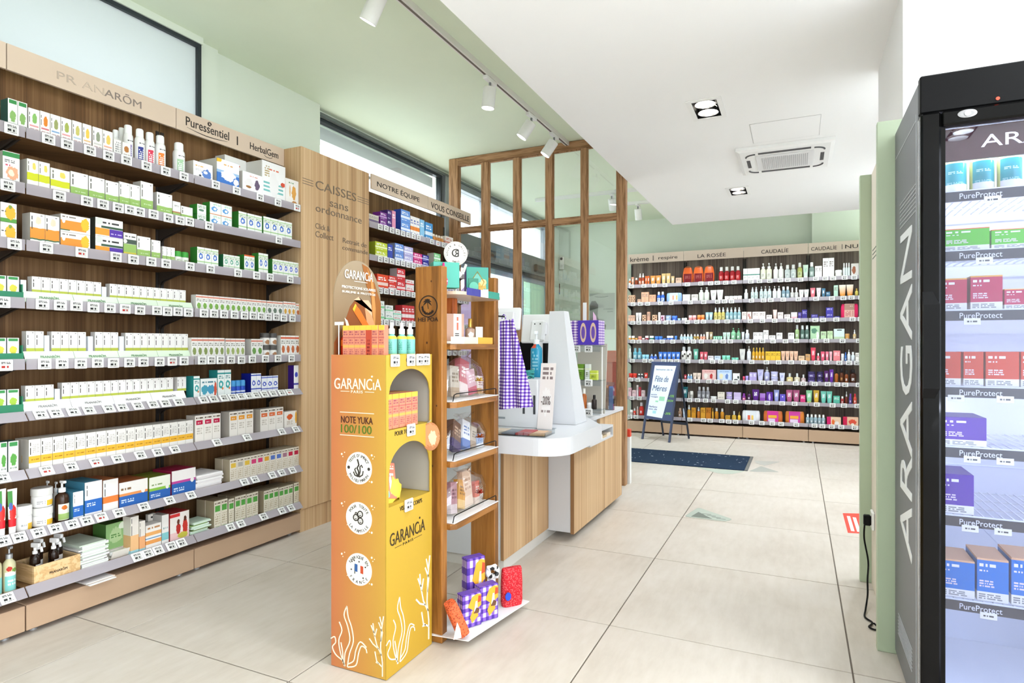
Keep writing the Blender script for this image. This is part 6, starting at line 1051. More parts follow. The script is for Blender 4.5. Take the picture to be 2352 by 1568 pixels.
BTL = printed('cfd88a', bands=((.22, .80, '2f9aa0', .08, .92, 1), (.04, .22, 'e6e8e6', .08, .92, 1)), texts=((.2, .75, .5, .58, 2, 9, 'bfe4e4'), (.15, .8, .22, .28, 2, 14, '9fd4d4')), front=.6, rough=.12)
for k, (a, b) in enumerate(((2166, 2229), (2231, 2293), (2295, 2358))):
    v = 2.29; u0, u1 = on_v(a, 400, v)[0], on_v(b, 400, v)[0]
    put('bottle', u1 - u0 - .002, .152, u1 - u0 - .004, BTL, mat('e9ece8', .3), ((u0 + u1) / 2, v, FRZ[0] + .0005), 0, '%s clear juice bottle with teal label from left, top of the fridge' % ORD[k], 'juice_bottle', 'bottle', 'juice bottles in the fridge')
for k, (a, b) in enumerate(((2164, 2274), (2276, 2390))): fbox(1, a, b, 528, '5cc02c', '%s bright green carton in the display fridge' % ('left', 'right')[k], top='e8642c')
for k, (a, b, y, c) in enumerate(((2150, 2222, 641, 'c2204c'), (2228, 2304, 634, 'c01250'), (2306, 2375, 664, 'c01250'))): fbox(2, a, b, y, c, '%s magenta carton in the display fridge' % ('left', 'tall middle', 'short right')[k], top='f0b04a')
for k, (a, b) in enumerate(((2145, 2208), (2212, 2260), (2263, 2342), (2344, 2410))): fbox(3, a, b, 808, 'd23a1e', '%s red carton from left in the display fridge' % ORD[k], deep=.10)
fbox(4, 2150, 2267, 956, '5b2fa2', 'purple carton in the display fridge above the other purple one', deep=.16); fbox(5, 2150, 2238, 1086, '5a34a6', 'purple carton in the display fridge above the blue row', deep=.16)
for k, (a, b) in enumerate(((2150, 2240), (2243, 2318), (2322, 2400))): fbox(6, a, b, 1280, '1f78cc', '%s blue carton from left in the display fridge' % ORD[k], deep=.14, top='e6b48a')
# green end panels, cream panel, socket and cord
tag(obj('end_panel', MB().cbox(.277, 2.745, 0, .60, 2.785, 2.042, .002), SAGE_D), 'tall sage green end panel right behind the fridge', 'panel')
tag(obj('end_panel', MB().cbox(.28, 3.517, 0, .369, 3.56, 2.03, .002), SAGE_D), 'sage green end panel farther down the right side', 'panel')
cpn = thing('lettered_cream_panel', 'narrow pale wood panel with grey lettering between the green panels', 'panel', (.33, 3.516, 0), RZR)
CREAM = laminate('cream_laminate', ('d8ccb8', 'e6dccb', 'efe7d9'), .8)
obj('panel_leaf', MB().cbox(0, 0, 0, .73, .039, 2.03, .001), CREAM, cpn)
for k in range(3): obj('lettering_line', MB().box(.05, -.001, 1.60 + k * .02, .70, 0, 1.605 + k * .02), mat('6f7a6a', .5), cpn)
for i, (tx, z) in enumerate((('SOINS', 1.83), ('VISAGE', 1.71), ('CORPS', 1.46), ('BEAUTÉ', 1.32), ('SANTÉ', 1.20), ('BIO', 1.05), ('NATUREL', .92), ('HYGIÈNE', .80), ('BÉBÉ', .66), ('MAMAN', .54))): fit_text(tx, .22, .50, z, .035, mat('a9a69a', .5), cpn)
sk = thing('wall_socket', 'white wall socket on the pale panel beside the green panel', 'socket', (.3295, 3.40, .30), RZR)
obj('plate', MB().cbox(-.04, -.012, 0, .04, -.0003, .085, .003), WHITE_GLOSS, sk)
pc = thing('power_cord', 'black coiled power cord plugged in low beside the fridge', 'cord', (0, 0, 0))
obj('plug', MB().cbox(.285, 3.385, .315, .3165, 3.415, .365, .005), BLACK, pc)
pts = [(.29, 3.40, .315), (.288, 3.39, .25), (.30, 3.34, .16), (.29, 3.26, .10), (.285, 3.2, .05), (.27, 3.12, .012), (.262, 3.05, .006), (.285, 3.0, .006), (.268, 2.95, .006), (.29, 2.93, .006), (.30, 2.955, .008), (.288, 2.975, .014)]
def smooth_path(p, n=5):
    p = [Vector(q) for q in p]; out = []
    for i in range(len(p) - 1):
        a, b, c, d = p[max(0, i - 1)], p[i], p[i + 1], p[min(len(p) - 1, i + 2)]
        for k in range(n):
            t = k / n; out.append(.5 * ((2 * b) + (c - a) * t + (2 * a - 5 * b + 4 * c - d) * t * t + (3 * b - a - 3 * c + d) * t ** 3))
    return out + [p[-1]]
obj('cable', MB().tube(smooth_path(pts), .004, 7), BLACK, pc)
# ================================================================= CEILING UNIT, HATCH
ac = thing('ceiling_air_conditioner', 'white ceiling cassette air conditioner with a ribbed grille', 'air conditioner', (-.089, 4.945, ZS))
obj('panel', MB().loft([[(-.315, -.335, -.0005), (.315, -.335, -.0005), (.315, .335, -.0005), (-.315, .335, -.0005)], [(-.315, -.335, -.022), (.315, -.335, -.022), (.315, .335, -.022), (-.315, .335, -.022)], [(-.29, -.31, -.032), (.29, -.31, -.032), (.29, .31, -.032), (-.29, .31, -.032)]], smooth=False), mat('f4f4f2', .4), ac)
gr = obj('grille', MB().cbox(-.19, -.19, -.040, .19, .19, -.0325, .004), mat('e4e4e4', .5), ac)
for k in range(24): obj('grille_rib', MB().box(-.15 + k * .0129, -.15, -.0425, -.15 + k * .0129 + .005, .15, -.0402), mat('b9b9bb', .5), gr)
sl_ = mat('4a4a4c', .5)
for sgn in (-1, 1):
    obj('air_slot', MB().box(-.17, sgn * .245 - .02, -.0335, .17, sgn * .245 + .02, -.0322), sl_, ac); obj('air_slot', MB().box(sgn * .245 - .012, -.10, -.0335, sgn * .245 + .012, .10, -.0322), sl_, ac)
for qx in (-1, 1):
    for qy in (-1, 1): obj('corner_slot', MB().tube([(qx * (.19 + .065 * math.sin(a * math.pi / 16)), qy * (.18 + .065 * math.cos(a * math.pi / 16)), -.0328) for a in range(9)], .007, 5), sl_, ac)
ht = thing('ceiling_hatch', 'square white access hatch outline in the ceiling', 'hatch', (-.077, 4.345, ZS))
obj('hatch_panel', MB().cbox(-.2, -.195, -.002, .2, .195, -.0004, .0005), WHITE_P, ht)
for a in ((-.204, -.199, .204, -.197), (-.204, .197, .204, .199), (-.204, -.197, -.202, .197), (.202, -.197, .204, .197)): obj('hatch_joint', MB().box(a[0], a[1], -.001, a[2], a[3], -.0003), mat('b8b8b8', .6), ht)
# ================================================================= FLOOR MAT, DECALS, EASEL
g = NG('mat_pile'); n = g.noise(g.coord('Object'), 220.0, 2.0); sp = g.noise(g.coord('Object'), 34.0, 0.0)
MATP = g.done(g.mix(g.math('GREATER_THAN', sp, .80), g.ramp(n, [(.3, lin('1c2a3c')), (.7, lin('2c3c52'))]), lin('c8ccd2')), .95, .1); g.bump(n, .5, .004)
fm = thing('entrance_mat', 'long dark navy entrance mat with a grey end strip', 'mat', (0, 0, 0))
obj('pile', MB().cbox(-2.9, 6.17, .001, -.46, 6.96, .009, .002), MATP, fm); obj('end_strip', MB().cbox(-.459, 6.17, .001, -.43, 6.96, .009, .002), mat('6b6a66', .7), fm)
def rounded(pts, r, n=5):
    out = []; m = len(pts)
    for i in range(m):
        p, a, b = Vector(pts[i]), Vector(pts[i - 1]), Vector(pts[(i + 1) % m])
        for k in range(n + 1):
            t = k / n; d1, d2 = (a - p).normalized() * r, (b - p).normalized() * r
            q = (1 - t) ** 2 * (p + d1) + 2 * t * (1 - t) * p + t * t * (p + d2); out.append((q.x, q.y))
    return out
def decal(name, label, pts, hexc, r=.05, inner=None):
    pts = pts if sum(pts[i - 1][0] * pts[i][1] - pts[i][0] * pts[i - 1][1] for i in range(len(pts))) > 0 else pts[::-1]
    t = thing(name, label, 'floor decal', (0, 0, 0)); obj('film', MB().prism(rounded(pts, r), .0003, .0011, 'z'), printed(hexc, texts=((.15, .85, .3, .8, 1, 1, hexc),), front=-1) if False else mat(hexc, .6), t)
    if inner:
        c = Vector((sum(p[0] for p in pts) / len(pts), sum(p[1] for p in pts) / len(pts)))
        for nm, s_, hc, off in inner: obj(nm, MB().prism(rounded([tuple(c + (Vector(p) - c) * s_ + Vector(off)) for p in pts], r * s_), .0012, .0018, 'z'), mat(hc, .6), t)
    return t
d1 = decal('floor_decal', 'grey green triangular floor decal with an arrow nearest the camera', [(-.715, 4.34), (-.66, 4.63), (-.40, 4.41), (-.44, 4.335)], '9aa095', .035, (('film_border', .97, 'a9b0a4', (0, 0)), ))
obj('arrow', MB().prism([(-.67, 4.36), (-.64, 4.50), (-.53, 4.36)], .0019, .0024, 'z'), mat('6d736a', .6), d1)
for k in range(4): obj('print_line', MB().box(-.61 + .035 * k, 4.46 - .028 * k, .0019, -.55 + .035 * k, 4.474 - .028 * k, .0023), mat('7d837a', .6), d1)
decal('floor_decal', 'pale grey triangular floor decal half under the mat, upper one', [(-.41, 6.76), (-.16, 6.81), (-.30, 6.53), (-.38, 6.62)], 'b4b0a8', .02)
decal('floor_decal', 'grey triangular floor decal beside the mat end, lower one', [(-.42, 6.17), (-.33, 6.48), (-.16, 6.25), (-.36, 6.17)], 'a3a29a', .02)
decal('floor_decal', 'pale green floor decal peeking out below the mat', [(-.90, 6.155), (-.66, 5.94), (-.55, 5.97), (-.45, 6.155)], 'aeb4a6', .04)
rs = decal('floor_decal', 'red floor sticker with white lettering by the green panel', [(.284, 4.90), (.42, 4.95), (.41, 4.43), (.284, 4.40)], 'd9402e', .006)
for k, wd_ in enumerate((.38, .36, .30)): obj('white_lettering', MB().box(.305 + k * .034, 4.45, .0012, .325 + k * .034, 4.45 + wd_, .0016), mat('f3e9e6', .6), rs)
# easel board
ez = thing('easel_board', 'dark blue easel board with a handwritten white sheet by the far shelves', 'easel', (-1.60, 7.69, 0), math.radians(-23))
NAVY = mat('3d4a70', .5)
lean = math.radians(-13)
fr_ = obj('front_frame', MB().cbox(-.21, -.012, 0, -.185, .012, 1.0, .003).cbox(.185, -.012, 0, .21, .012, 1.0, .003), mat('3b445c', .5), ez, (0, -.02, .0), (lean, 0, 0))
bd = obj('board', MB().cbox(-.205, -.010, .26, .205, .008, .995, .003), NAVY, fr_)
obj('frame_edge', MB().cbox(-.21, -.014, .98, .21, .012, 1.0, .003), NAVY, fr_)
sh_ = obj('paper_sheet', MB().prism([(-.17, .30), (.06, .285), (.165, .95), (-.15, .95)], -.0125, -.0108, 'y'), mat('e8f2fa', .6), fr_)
for body, x0, x1, z, h in (('Fête de', -.12, .08, .78, .075), ('Mères', -.14, .075, .66, .075)): fit_text(body, x0, x1, z, h, mat('4a5a8a', .6), sh_, y=-.0135, shear=.25)
for body, x0, x1, z, h, c in (('Semaine de la', -.13, .12, .90, .022, '6a80a8'), ('soin', -.15, -.06, .575, .02, '5a5a9a'), ('visage', -.15, -.04, .545, .02, '5a5a9a'), ('Parfums', -.155, -.03, .42, .024, '5a5a9a'), ('eau de', -.155, -.03, .39, .02, '5a5a9a'), ('-15%', .115, .19, .57, .03, '9fe06a'), ('20/24', .10, .185, .51, .026, '9fe06a'), ('-20%', .085, .175, .35, .028, '9fe06a')): fit_text(body, x0, x1, z, h, mat(c, .6), sh_, y=-.0135, shear=.2)
obj('gift_sketch', MB().cbox(-.02, -.0135, .50, .06, -.0126, .555, .0005).box(-.07, -.0135, .48, -.03, -.0126, .50), mat('9fd8b8', .6), sh_); obj('gift_sketch', MB().cbox(-.09, -.0135, .335, -.04, -.0126, .37, .0005), mat('a8dce4', .6), sh_)
rr_ = obj('rear_frame', MB().cbox(-.20, -.01, 0, -.18, .01, .93, .003).cbox(.18, -.01, 0, .20, .01, .93, .003).cbox(-.18, -.008, .18, .18, .008, .21, .003), mat('2c3240', .5), ez, (0, .43, 0), (math.radians(13), 0, 0))
# ================================================================= YELLOW FLOOR DISPLAY
DU0, DU1, DV0, DV1, DH = -1.56, -1.312, 1.768, 2.064, 1.145
fd = thing('cardboard_floor_display', 'tall orange and yellow cardboard floor display with two arched openings', 'display', (0, 0, 0))
ORG = printed('e0924f', grad=('cf7a4c', 'd6a642', 'x'), front=2.0, rough=.55); YLW = printed('efcf58', grad=('c39a2e', 'ccab40', 'z'), front=2.0, rough=.55)
CARDG = mat('b4afa4', .7)
obj('front_panel', MB().cbox(DU0, DV0, .002, DU1 - .0045, DV0 + .004, DH, .0008), ORG, fd)
obj('rear_panel', MB().cbox(DU0, DV1 - .004, .002, DU1 - .0045, DV1, DH, .0008), YLW, fd)
obj('side_panel', MB().cbox(DU0, DV0 + .0045, .002, DU0 + .004, DV1 - .0045, DH, .0008), YLW, fd)
OPEN = [(.878, 1.000, 1.092), (.605, .720, .822)]       # sill, spring, crown
def plate_arched(mb, u0, u1, va, vb, z0, z1, opens, n=28, mrg=.014):
    a, b = va + mrg, vb - mrg; c = (a + b) / 2; r = (b - a) / 2
    vs_ = sorted({va, a, b, vb} | {a + (b - a) * k / n for k in range(n + 1)})
    def arch(v, o): return o[1] + (o[2] - o[1]) * math.sqrt(max(0, 1 - ((v - c) / r) ** 2))
    def quad(va_, vb_, za0, zb0, za1, zb1):
        if za1 - za0 < 1e-6 and zb1 - zb0 < 1e-6: return
        P = [(va_, za0), (vb_, zb0), (vb_, zb1), (va_, za1)]; mb.prism(P, u0, u1, 'x')
    for p, q in zip(vs_, vs_[1:]):
        m = (p + q) / 2
        if m < a or m > b: quad(p, q, z0, z0, z1, z1); continue
        cur = [(z0, z0)]
        for o in sorted(opens): cur += [(o[0], o[0]), (arch(p, o), arch(q, o))]
        cur.append((z1, z1))
        for k in range(0, len(cur), 2): quad(p, q, cur[k][0], cur[k][1], cur[k + 1][0], cur[k + 1][1])
pm = MB(); plate_arched(pm, DU1 - .004, DU1, DV0, DV1, .002, DH, OPEN)
bmx = pm.mesh('arched_panel', YLW); bmm = bmesh.new(); bmm.from_mesh(bmx); bmesh.ops.remove_doubles(bmm, verts=bmm.verts, dist=1e-5); bmm.to_mesh(bmx); bmm.free()
ap = link('arched_panel', bmx, fd)
for k, o in enumerate(OPEN):
    obj('inner_shelf', MB().box(DU0 + .0045, DV0 + .0045, o[0] - .006, DU1 - .0045, DV1 - .0045, o[0] - .001), YLW, fd)
    obj('inner_back', MB().box(DU0 + .006, DV0 + .006, o[0], DU0 + .009, DV1 - .006, o[2] + .03), CARDG, fd)
    obj('inner_cheek', MB().box(DU0 + .01, DV1 - .008, o[0], DU1 - .006, DV1 - .0055, o[2] + .03), CARDG, fd)
obj('top_tray', MB().box(DU0 + .0045, DV0 + .0045, DH - .02, DU1 - .0045, DV1 - .0045, DH - .016), YLW, fd)
ZT = DH - .016
FT = thing  # alias
CREAMI = mat('f4ead2', .6); DKI = mat('3a2c18', .6); GRNI = mat('55701c', .6)
def face_text(body, x0, x1, z, h, m, face='front', par=None, **k):
    """x measured from the left end of the face"""
    o = fit_text(body, x0, x1, 0, h, m, fd, **k)
    if face == 'front': o.location = (DU0 + (x0 + x1) / 2, DV0 - .0008, z)
    else: o.location = (DU1 + .0008, DV0 + (x0 + x1) / 2, z); o.rotation_euler = (0, 0, RZL)
    return o
face_text('GARANC\u0131A', .016, .226, 1.040, .040, CREAMI); face_text('PARIS', .093, .145, 1.012, .010, CREAMI, spacing=1.3)
face_text('\u2022', .183, .190, 1.068, .007, CREAMI)
for x0, x1 in ((.045, .085), (.155, .195)): obj('rule', MB().box(DU0 + x0, DV0 - .001, 1.0115, DU0 + x1, DV0, 1.0135), CREAMI, fd)
face_text('NOTE YUKA', .047, .19, .910, .025, mat('4a1f16', .6), bold=.004); face_text('100/100', .047, .185, .877, .030, GRNI, bold=.004)
for z in (.935, .852): obj('rule', MB().box(DU0 + .042, DV0 - .001, z, DU0 + .195, DV0, z + .0025), CREAMI, fd)
face_text('GARANC\u0131A', .02, .245, .487, .046, DKI, 'side'); face_text('PARIS', .10, .165, .452, .009, DKI, 'side', spacing=1.3); face_text('\u2022', .205, .213, .521, .008, DKI, 'side')
for x0, x1 in ((.05, .092), (.172, .225)): obj('rule', MB().box(DU1, DV0 + x0, .4515, DU1 + .001, DV0 + x1, .4530), DKI, fd)
face_text('COMPACT', .12, .19, 1.125, .016, DKI, 'side'); face_text('POUR TOUS', .05, .155, .862, .016, DKI, 'side'); face_text('VISAGE & CORPS', .08, .225, .585, .016, DKI, 'side')
# stickers
def sticker(zc, top, bot, art):
    cx = DU0 + .128; R = .058
    s_ = obj('round_sticker', MB().prism([(R * math.cos(a * math.pi / 20), R * math.sin(a * math.pi / 20)) for a in range(40)], -.0012, -.0002, 'y'), mat('eeeae4', .55), fd, (cx, DV0, zc))
    for tx, a0, a1, inw in ((top, 155, 25, False), (bot, 210, 330, True)):
        me = arc_text(tx, R * .76 if not inw else R * .80, R * .26, a0, a1, mat('2c2622', .6), inw); link('lettering', me, s_, (0, -.0016, 0))
    for pl in art:
        obj('line_art', MB().tube([(x * R, -.0016, z * R) for x, z in pl[0]], pl[1] * R, 4, flat=(0, 1, 0)), mat(pl[2], .6), s_)
    return s_
INKH = '3a332c'
coral = [([(0, -.55), (.0, -.2), (-.12, .0), (.02, .2), (-.04, .4), (-.1, .55)], .05, INKH), ([(.02, -.5), (.12, -.2), (.1, .1), (.22, .2), (.3, .05)], .04, INKH), ([(-.04, -.5), (-.2, -.3), (-.3, -.1), (-.22, .0)], .04, INKH), ([(-.06, -.52), (-.3, -.45), (-.4, -.25)], .04, INKH), ([(.05, -.54), (.3, -.4), (.35, -.15)], .04, INKH)]
s1 = sticker(.738, 'TESTÉ D\'IMPACT', 'MILIEU MARIN', coral)
for x in (-.045, .045): obj('seal_dot', MB().prism([(x + .006 * math.cos(a * .6), .006 * math.sin(a * .6)) for a in range(10)], -.002, -.0013, 'y'), mat(INKH, .6), s1)
def ring(cx, cz, r, n=14): return [(cx + r * math.cos(2 * math.pi * k / n), cz + r * math.sin(2 * math.pi * k / n)) for k in range(n + 1)]
faces = []
for cx, cz in ((-.22, .02), (.12, .26), (.14, -.16)):
    faces += [(ring(cx, cz, .19), .035, INKH), ([(cx - .07, cz + .04), (cx - .05, cz + .04)], .03, INKH), ([(cx + .05, cz + .04), (cx + .07, cz + .04)], .03, INKH), ([(cx - .07, cz - .06), (cx, cz - .09), (cx + .07, cz - .06)], .025, INKH)]
faces.append((ring(-.2, .27, .07), .03, INKH))
sticker(.558, 'POUR TOUTE', 'LA FAMILLE', faces)
s3 = sticker(.374, 'FABRIQUÉ EN', 'FRANCE', [([(-.3, -.3), (-.28, .3)], .04, '6a6a6a')])
for k, c in enumerate(('2f5c9c', 'f2f0ec', 'c8502f')): obj('flag_band', MB().prism([(-.017 + .0125 * k, -.008 - .002 * k), (-.0045 + .0125 * k, -.010 - .002 * k), (-.0045 + .0125 * k, .017 - .002 * k), (-.017 + .0125 * k, .019 - .002 * k)], -.0022, -.0013, 'y'), mat(c, .6), s3)
for k, (x, z) in enumerate(((-.03, .025), (-.033, -.004), (.03, .012), (.02, -.028), (.002, .028), (-.02, .03))): obj('dot', MB().prism([(x + .003 * math.cos(a * .9), z + .003 * math.sin(a * .9)) for a in range(7)], -.0022, -.0013, 'y'), mat(INKH, .6), s3)
spk = MB()
for zc in (.738, .558, .374):
    for x, z, r in ((.05, .045, .004), (.063, .052, .002), (.055, .036, .002), (.185, .05, .004), (.197, .046, .0018), (.19, .038, .002), (.075, -.03, .0018), (.185, -.045, .004), (.175, -.044, .0018)):
        spk.prism([(DU0 + x + r * math.cos(a * .785), zc + z + r * math.sin(a * .785)) for a in range(8)], DV0 - .0008, DV0, 'y')
so = obj('sparkle_dots', spk, CREAMI, fd); so['kind'] = 'stuff'
# coral line drawings
def seaweed(face, x, z, s, fl=1):
    P = []
    P.append([(0, 0), (-.02, .04), (-.03, .09), (-.015, .13), (-.028, .16)]); P.append([(-.005, 0), (.0, .05), (.022, .10), (.012, .15), (-.005, .19), (.008, .225)]); P.append([(.01, .0), (.02, .05), (.038, .10), (.03, .15), (.0145, .185), (.008, .225)])
    P.append([(.012, .0), (.05, .015), (.062, .06), (.075, .09), (.095, .085), (.10, .07)]); P.append([(.014, .012), (.04, .03), (.05, .07), (.07, .105), (.098, .09)]); P.append([(-.012, .02), (-.045, .035), (-.06, .06), (-.045, .08), (-.05, .10), (-.068, .09)]); P.append([(-.01, .01), (-.012, .05), (-.02, .085)])
    for l in P:
        pts = smooth_path([(face_pt(face, x + fl * a * s, z + b * s)) for a, b in l], 4); obj('seaweed_print', MB().tube(pts, .0022, 4, flat=(0, 1, 0) if face == 'front' else (1, 0, 0)), CREAMI, fd)
def face_pt(face, x, z): return (DU0 + x, DV0 - .0009, z) if face == 'front' else (DU1 + .0009, DV0 + x, z)
def branch(face, x, z, s, fl=1):
    P = [[(0, 0), (0, .06), (-.01, .12), (-.005, .2), (.006, .26)], [(-.004, .09), (-.03, .13), (-.045, .18), (-.06, .21)], [(-.02, .115), (-.05, .13), (-.07, .15)], [(-.04, .165), (-.03, .2)], [(-.007, .15), (.0, .19), (-.02, .23)], [(0, .04), (-.03, .06), (-.04, .10)], [(-.018, .052), (-.035, .055)], [(-.003, .22), (-.014, .255)], [(-.045, .18), (-.05, .22)]]
    for l in P:
        pts = [face_pt(face, x + fl * a * s, z + b * s) for a, b in l]; obj('coral_print', MB().tube(pts, .0026 * s, 4, flat=(0, 1, 0) if face == 'front' else (1, 0, 0)), CREAMI, fd)
seaweed('front', .066, .012, .98); branch('front', .232, .012, .82); seaweed('side', .07, .03, 1.05); branch('side', .272, .03, 1.25)
# electronic tags on the display
for v, z in ((.045, 1.128), (.145, 1.128), (.205, 1.128), (.245, 1.128), (.145, .868), (.13, .592)): link('price_tag', TAG_L, fd, (DU1 + .0005, DV0 + v, z - .003), (0, 0, RZL))
# header card
hc = thing('header_card', 'arched photo header card on top of the yellow display', 'header card', (DU0 + .006, (DV0 + DV1) / 2, ZT), RZL)
W2 = (DV1 - DV0) / 2 - .008
outl = [(-W2, .0), (W2, .0)] + [(W2 * math.cos(a * math.pi / 24), .225 + .155 * math.sin(a * math.pi / 24)) for a in range(25)]
obj('card', MB().prism(outl, 0, .003, 'y'), printed('c9b597', grad=('84643f', 'a8957a', 'z'), front=2.0), hc)
def patch(pts, hexc, lay, nm='photo_print'): return obj(nm, MB().prism(pts, -.0004 * lay - .0003, -.0004 * lay + .0001, 'y'), mat(hexc, .45), hc)
patch([(-W2, 0), (.10, 0), (.13, .06), (.10, .11), (.05, .20), (-.01, .235), (-.05, .20), (-.09, .12), (-W2, .06)], '8a4f2a', 1)
patch([(-.03, .225), (.0, .24), (.07, .17), (.11, .13), (.12, .17), (.06, .23)], 'e0b896', 2)
patch([(.02, .37), (.06, .36), (.10, .30), (W2, .22), (W2, .05), (.115, .02), (.09, .12), (.075, .24), (.045, .29)], '9a5f2c', 3)
patch([(.05, .36), (.075, .30), (.085, .18), (.10, .10), (.105, .20), (.09, .30)], 'c88e50', 4)
patch([(.035, .20), (.08, .17), (.10, .13), (.09, .09), (.06, .06), (.05, .13)], 'd89a6c', 5)
patch([(-.015, .205), (.005, .19), (.075, .115), (.05, .10), (-.03, .18)], 'e8742a', 6); patch([(-.03, .18), (-.015, .205), (-.022, .212), (-.038, .19)], 'f2b93a', 7)
patch([(-.07, .13), (-.045, .115), (.02, .03), (.0, .015), (-.065, .09)], 'e26a20', 6); patch([(-.085, .155), (-.068, .145), (-.055, .12), (-.07, .11)], 'ead8c8', 7); patch([(-.03, .06), (-.01, .06), (.03, .0), (.0, .0)], 'b83a18', 7)
patch([(.07, .06), (.10, .05), (.13, .02), (.09, .0), (.06, .02)], 'e0b088', 5)
for tx, x0, x1, z, h in (('GARANC\u0131A', -.085, .085, .322, .034), ('PROTECTIONS SOLAIRES', -.10, .10, .272, .010), ('SUBLIME & PROTÈGE', -.10, .10, .255, .010)): fit_text(tx, x0, x1, z, h, mat('f6f1e8', .5), hc, y=-.0042)
obj('rule', MB().box(-.03, -.0042, .297, .05, -.0035, .299), mat('f6f1e8', .5), hc)
tag(obj('price_card', MB().cbox(-.022, 0, .0, .022, .002, .012, .0005), WHITE, None, (DU0 + .025, DV0 + .012, ZT + .125)), 'tiny white price card above the amber bottle on the yellow display', 'price card')
tag_post = obj('pin', MB().box(-.002, .0005, -.125, .002, .0015, 0), WHITE, bpy.data.objects['price_card'])
# products on top
PK = printed('e58f72', bands=((.86, 1, 'f0cf4a'), (.62, .66, 'c96a62'), (.34, .42, 'e8b05a')), texts=((.15, .85, .70, .84, 2, 7, 'a04a5a'), (.15, .85, .45, .60, 2, 7, 'b85a5a'), (.15, .85, .08, .30, 4, 7, 'b05a58')), side='e2896c')
for k in range(7):
    x = DU0 + .060 + k * .0262
    m_ = PK if k != 4 else printed('c84a32', bands=((.86, 1, 'f0cf4a'),), texts=((.2, .8, .1, .6, 5, 5, '8a2018'),))
    put('carton', .0255, .122, .0255, m_, None, (x, DV0 + .008 + (.0 if k < 6 else .004), ZT + .0005), 0, '%s pink and yellow carton from left on top of the yellow display' % ORD[k] if k != 4 else 'dark red carton fifth in the row on top of the yellow display', group='cartons on the yellow display')
put('bottle', .036, .118, .03, printed('cf2f10', bands=((.55, .8, 'e86a1c'),), front=.6, rough=.1), mat('f2b21c', .25), (DU0 + .028, DV0 + .03, ZT + .0005), 0, 'red amber tanning bottle at the left on top of the yellow display')
AQ = printed('7fcabb', bands=((.80, .92, 'e8d84a'), (.14, .2, 'e8d84a')), texts=((.25, .75, .35, .7, 5, 5, '5aa898'),), front=.6, rough=.3)
for k, (u, v) in enumerate(((DU1 - .045, DV0 + .085), (DU1 - .035, DV0 + .135), (DU1 - .032, DV0 + .185))): put('mist', .04, .135, .04, AQ, WHITE_GLOSS, (u, v, ZT + .0005), .4, '%s aqua spray bottle from left on top of the yellow display' % ORD[k], group='aqua sprays on the yellow display')
put('carton', .03, .085, .03, printed('e8b87a', bands=((.7, 1, 'f0e6d0'),), texts=((.2, .8, .1, .6, 5, 5, 'a05a2a'),)), None, (DU1 - .075, DV0 + .05, ZT + .0005), .2, 'small peach carton among the aqua sprays on the yellow display')
# cartons in the arches
for r in range(2):
    for k in range(5):
        put('carton', .038, .125, .05, PK, None, (DU1 - .012 - r * .056, DV0 + .032 + k * .041, OPEN[0][0] + .0005), RZL, '%s pink carton from left in the upper arch, %s row' % (ORD[k], ('front', 'back')[r]), group='cartons in the upper arch')
lf = thing('leaflet', 'coral leaflet with printed bottles tilted in the lower arch', 'leaflet', (DU1 - .03, DV0 + .06, OPEN[1][0] + .010), RZL)
sht = obj('sheet', MB().cbox(-.045, 0, -.02, .045, .004, .11, .0008), printed('e5836a', texts=((.1, .9, .80, .93, 2, 10, 'f6d8cc'), (.15, .85, .62, .72, 1, 8, 'fbe6de')), blobs=((.35, .35, .09, .2, 'f0e6dc'), (.62, .42, .08, .26, 'f2ded0'), (.4, .12, .12, .1, '7fc8cc'))), lf, (0, 0, .03), (-.25, .22, 0))
cp_ = obj('crumpled_paper', MB().loft([[(-.02 + .05 * math.cos(a) * q + .06, .03 + .03 * math.sin(a) * q, z + .012 * math.sin(3 * a + z * 90)) for a in [2 * math.pi * k / 12 for k in range(12)]] for q, z in ((1.0, -.008), (1.2, .03), (.9, .06), (.4, .075))]), mat('f2d64a', .6), lf)
wbl = thing('wobbler', 'round copper product wobbler hanging from the display edge', 'wobbler', (DU1 + .016, DV0 + .262, .875), math.radians(35))
obj('disc', MB().prism([(.036 * math.cos(a * math.pi / 16), -.05 + .055 * math.sin(a * math.pi / 16)) for a in range(32)], 0, .0015, 'y'), printed('b87444', blobs=((.5, .55, .5, .4, 'c98a58'), (.6, .45, .2, .25, 'e2c2a0')), bands=((.3, .5, '8a4a28', .45, .75, 1),), front=2.0), wbl); obj('hook_strip', MB().prism([(-.012, .0), (.004, .012), (.001, .016), (-.015, .004)], .0, .001, 'y'), ACRYL, wbl)
# ================================================================= WOODEN STAND
sd = thing('wooden_display_stand', 'oiled wood display stand with branded side panel and open shelves', 'display stand', (0, 0, 0))
sp1 = obj('side_panel', MB().cbox(-1.402, 2.080, .0, -1.275, 2.120, 1.495, .003), PLANK, sd); obj('side_panel', MB().cbox(-1.402, 2.545, .0, -1.275, 2.585, 1.495, .003), PLANK, sd)
fit_text('HEI POA', -1.386, -1.292, 1.283, .017, mat('2a1a10', .7), sp1, y=2.0792, bold=.006)
BRN = mat('241810', .7); lgc = (-1.339, 1.335)
def disc_pts(c, rx, rz, n=28): return [(c[0] + rx * math.cos(2 * math.pi * k / n), c[1] + rx * 0 + rz * math.sin(2 * math.pi * k / n)) for k in range(n)]
rim = [(lgc[0] + .042 * math.cos(2 * math.pi * k / 32), 2.0793, lgc[1] + .042 * math.sin(2 * math.pi * k / 32)) for k in range(33)]
obj('logo_ring', MB().tube(rim, .0022, 4, flat=(0, 1, 0)), BRN, sp1)
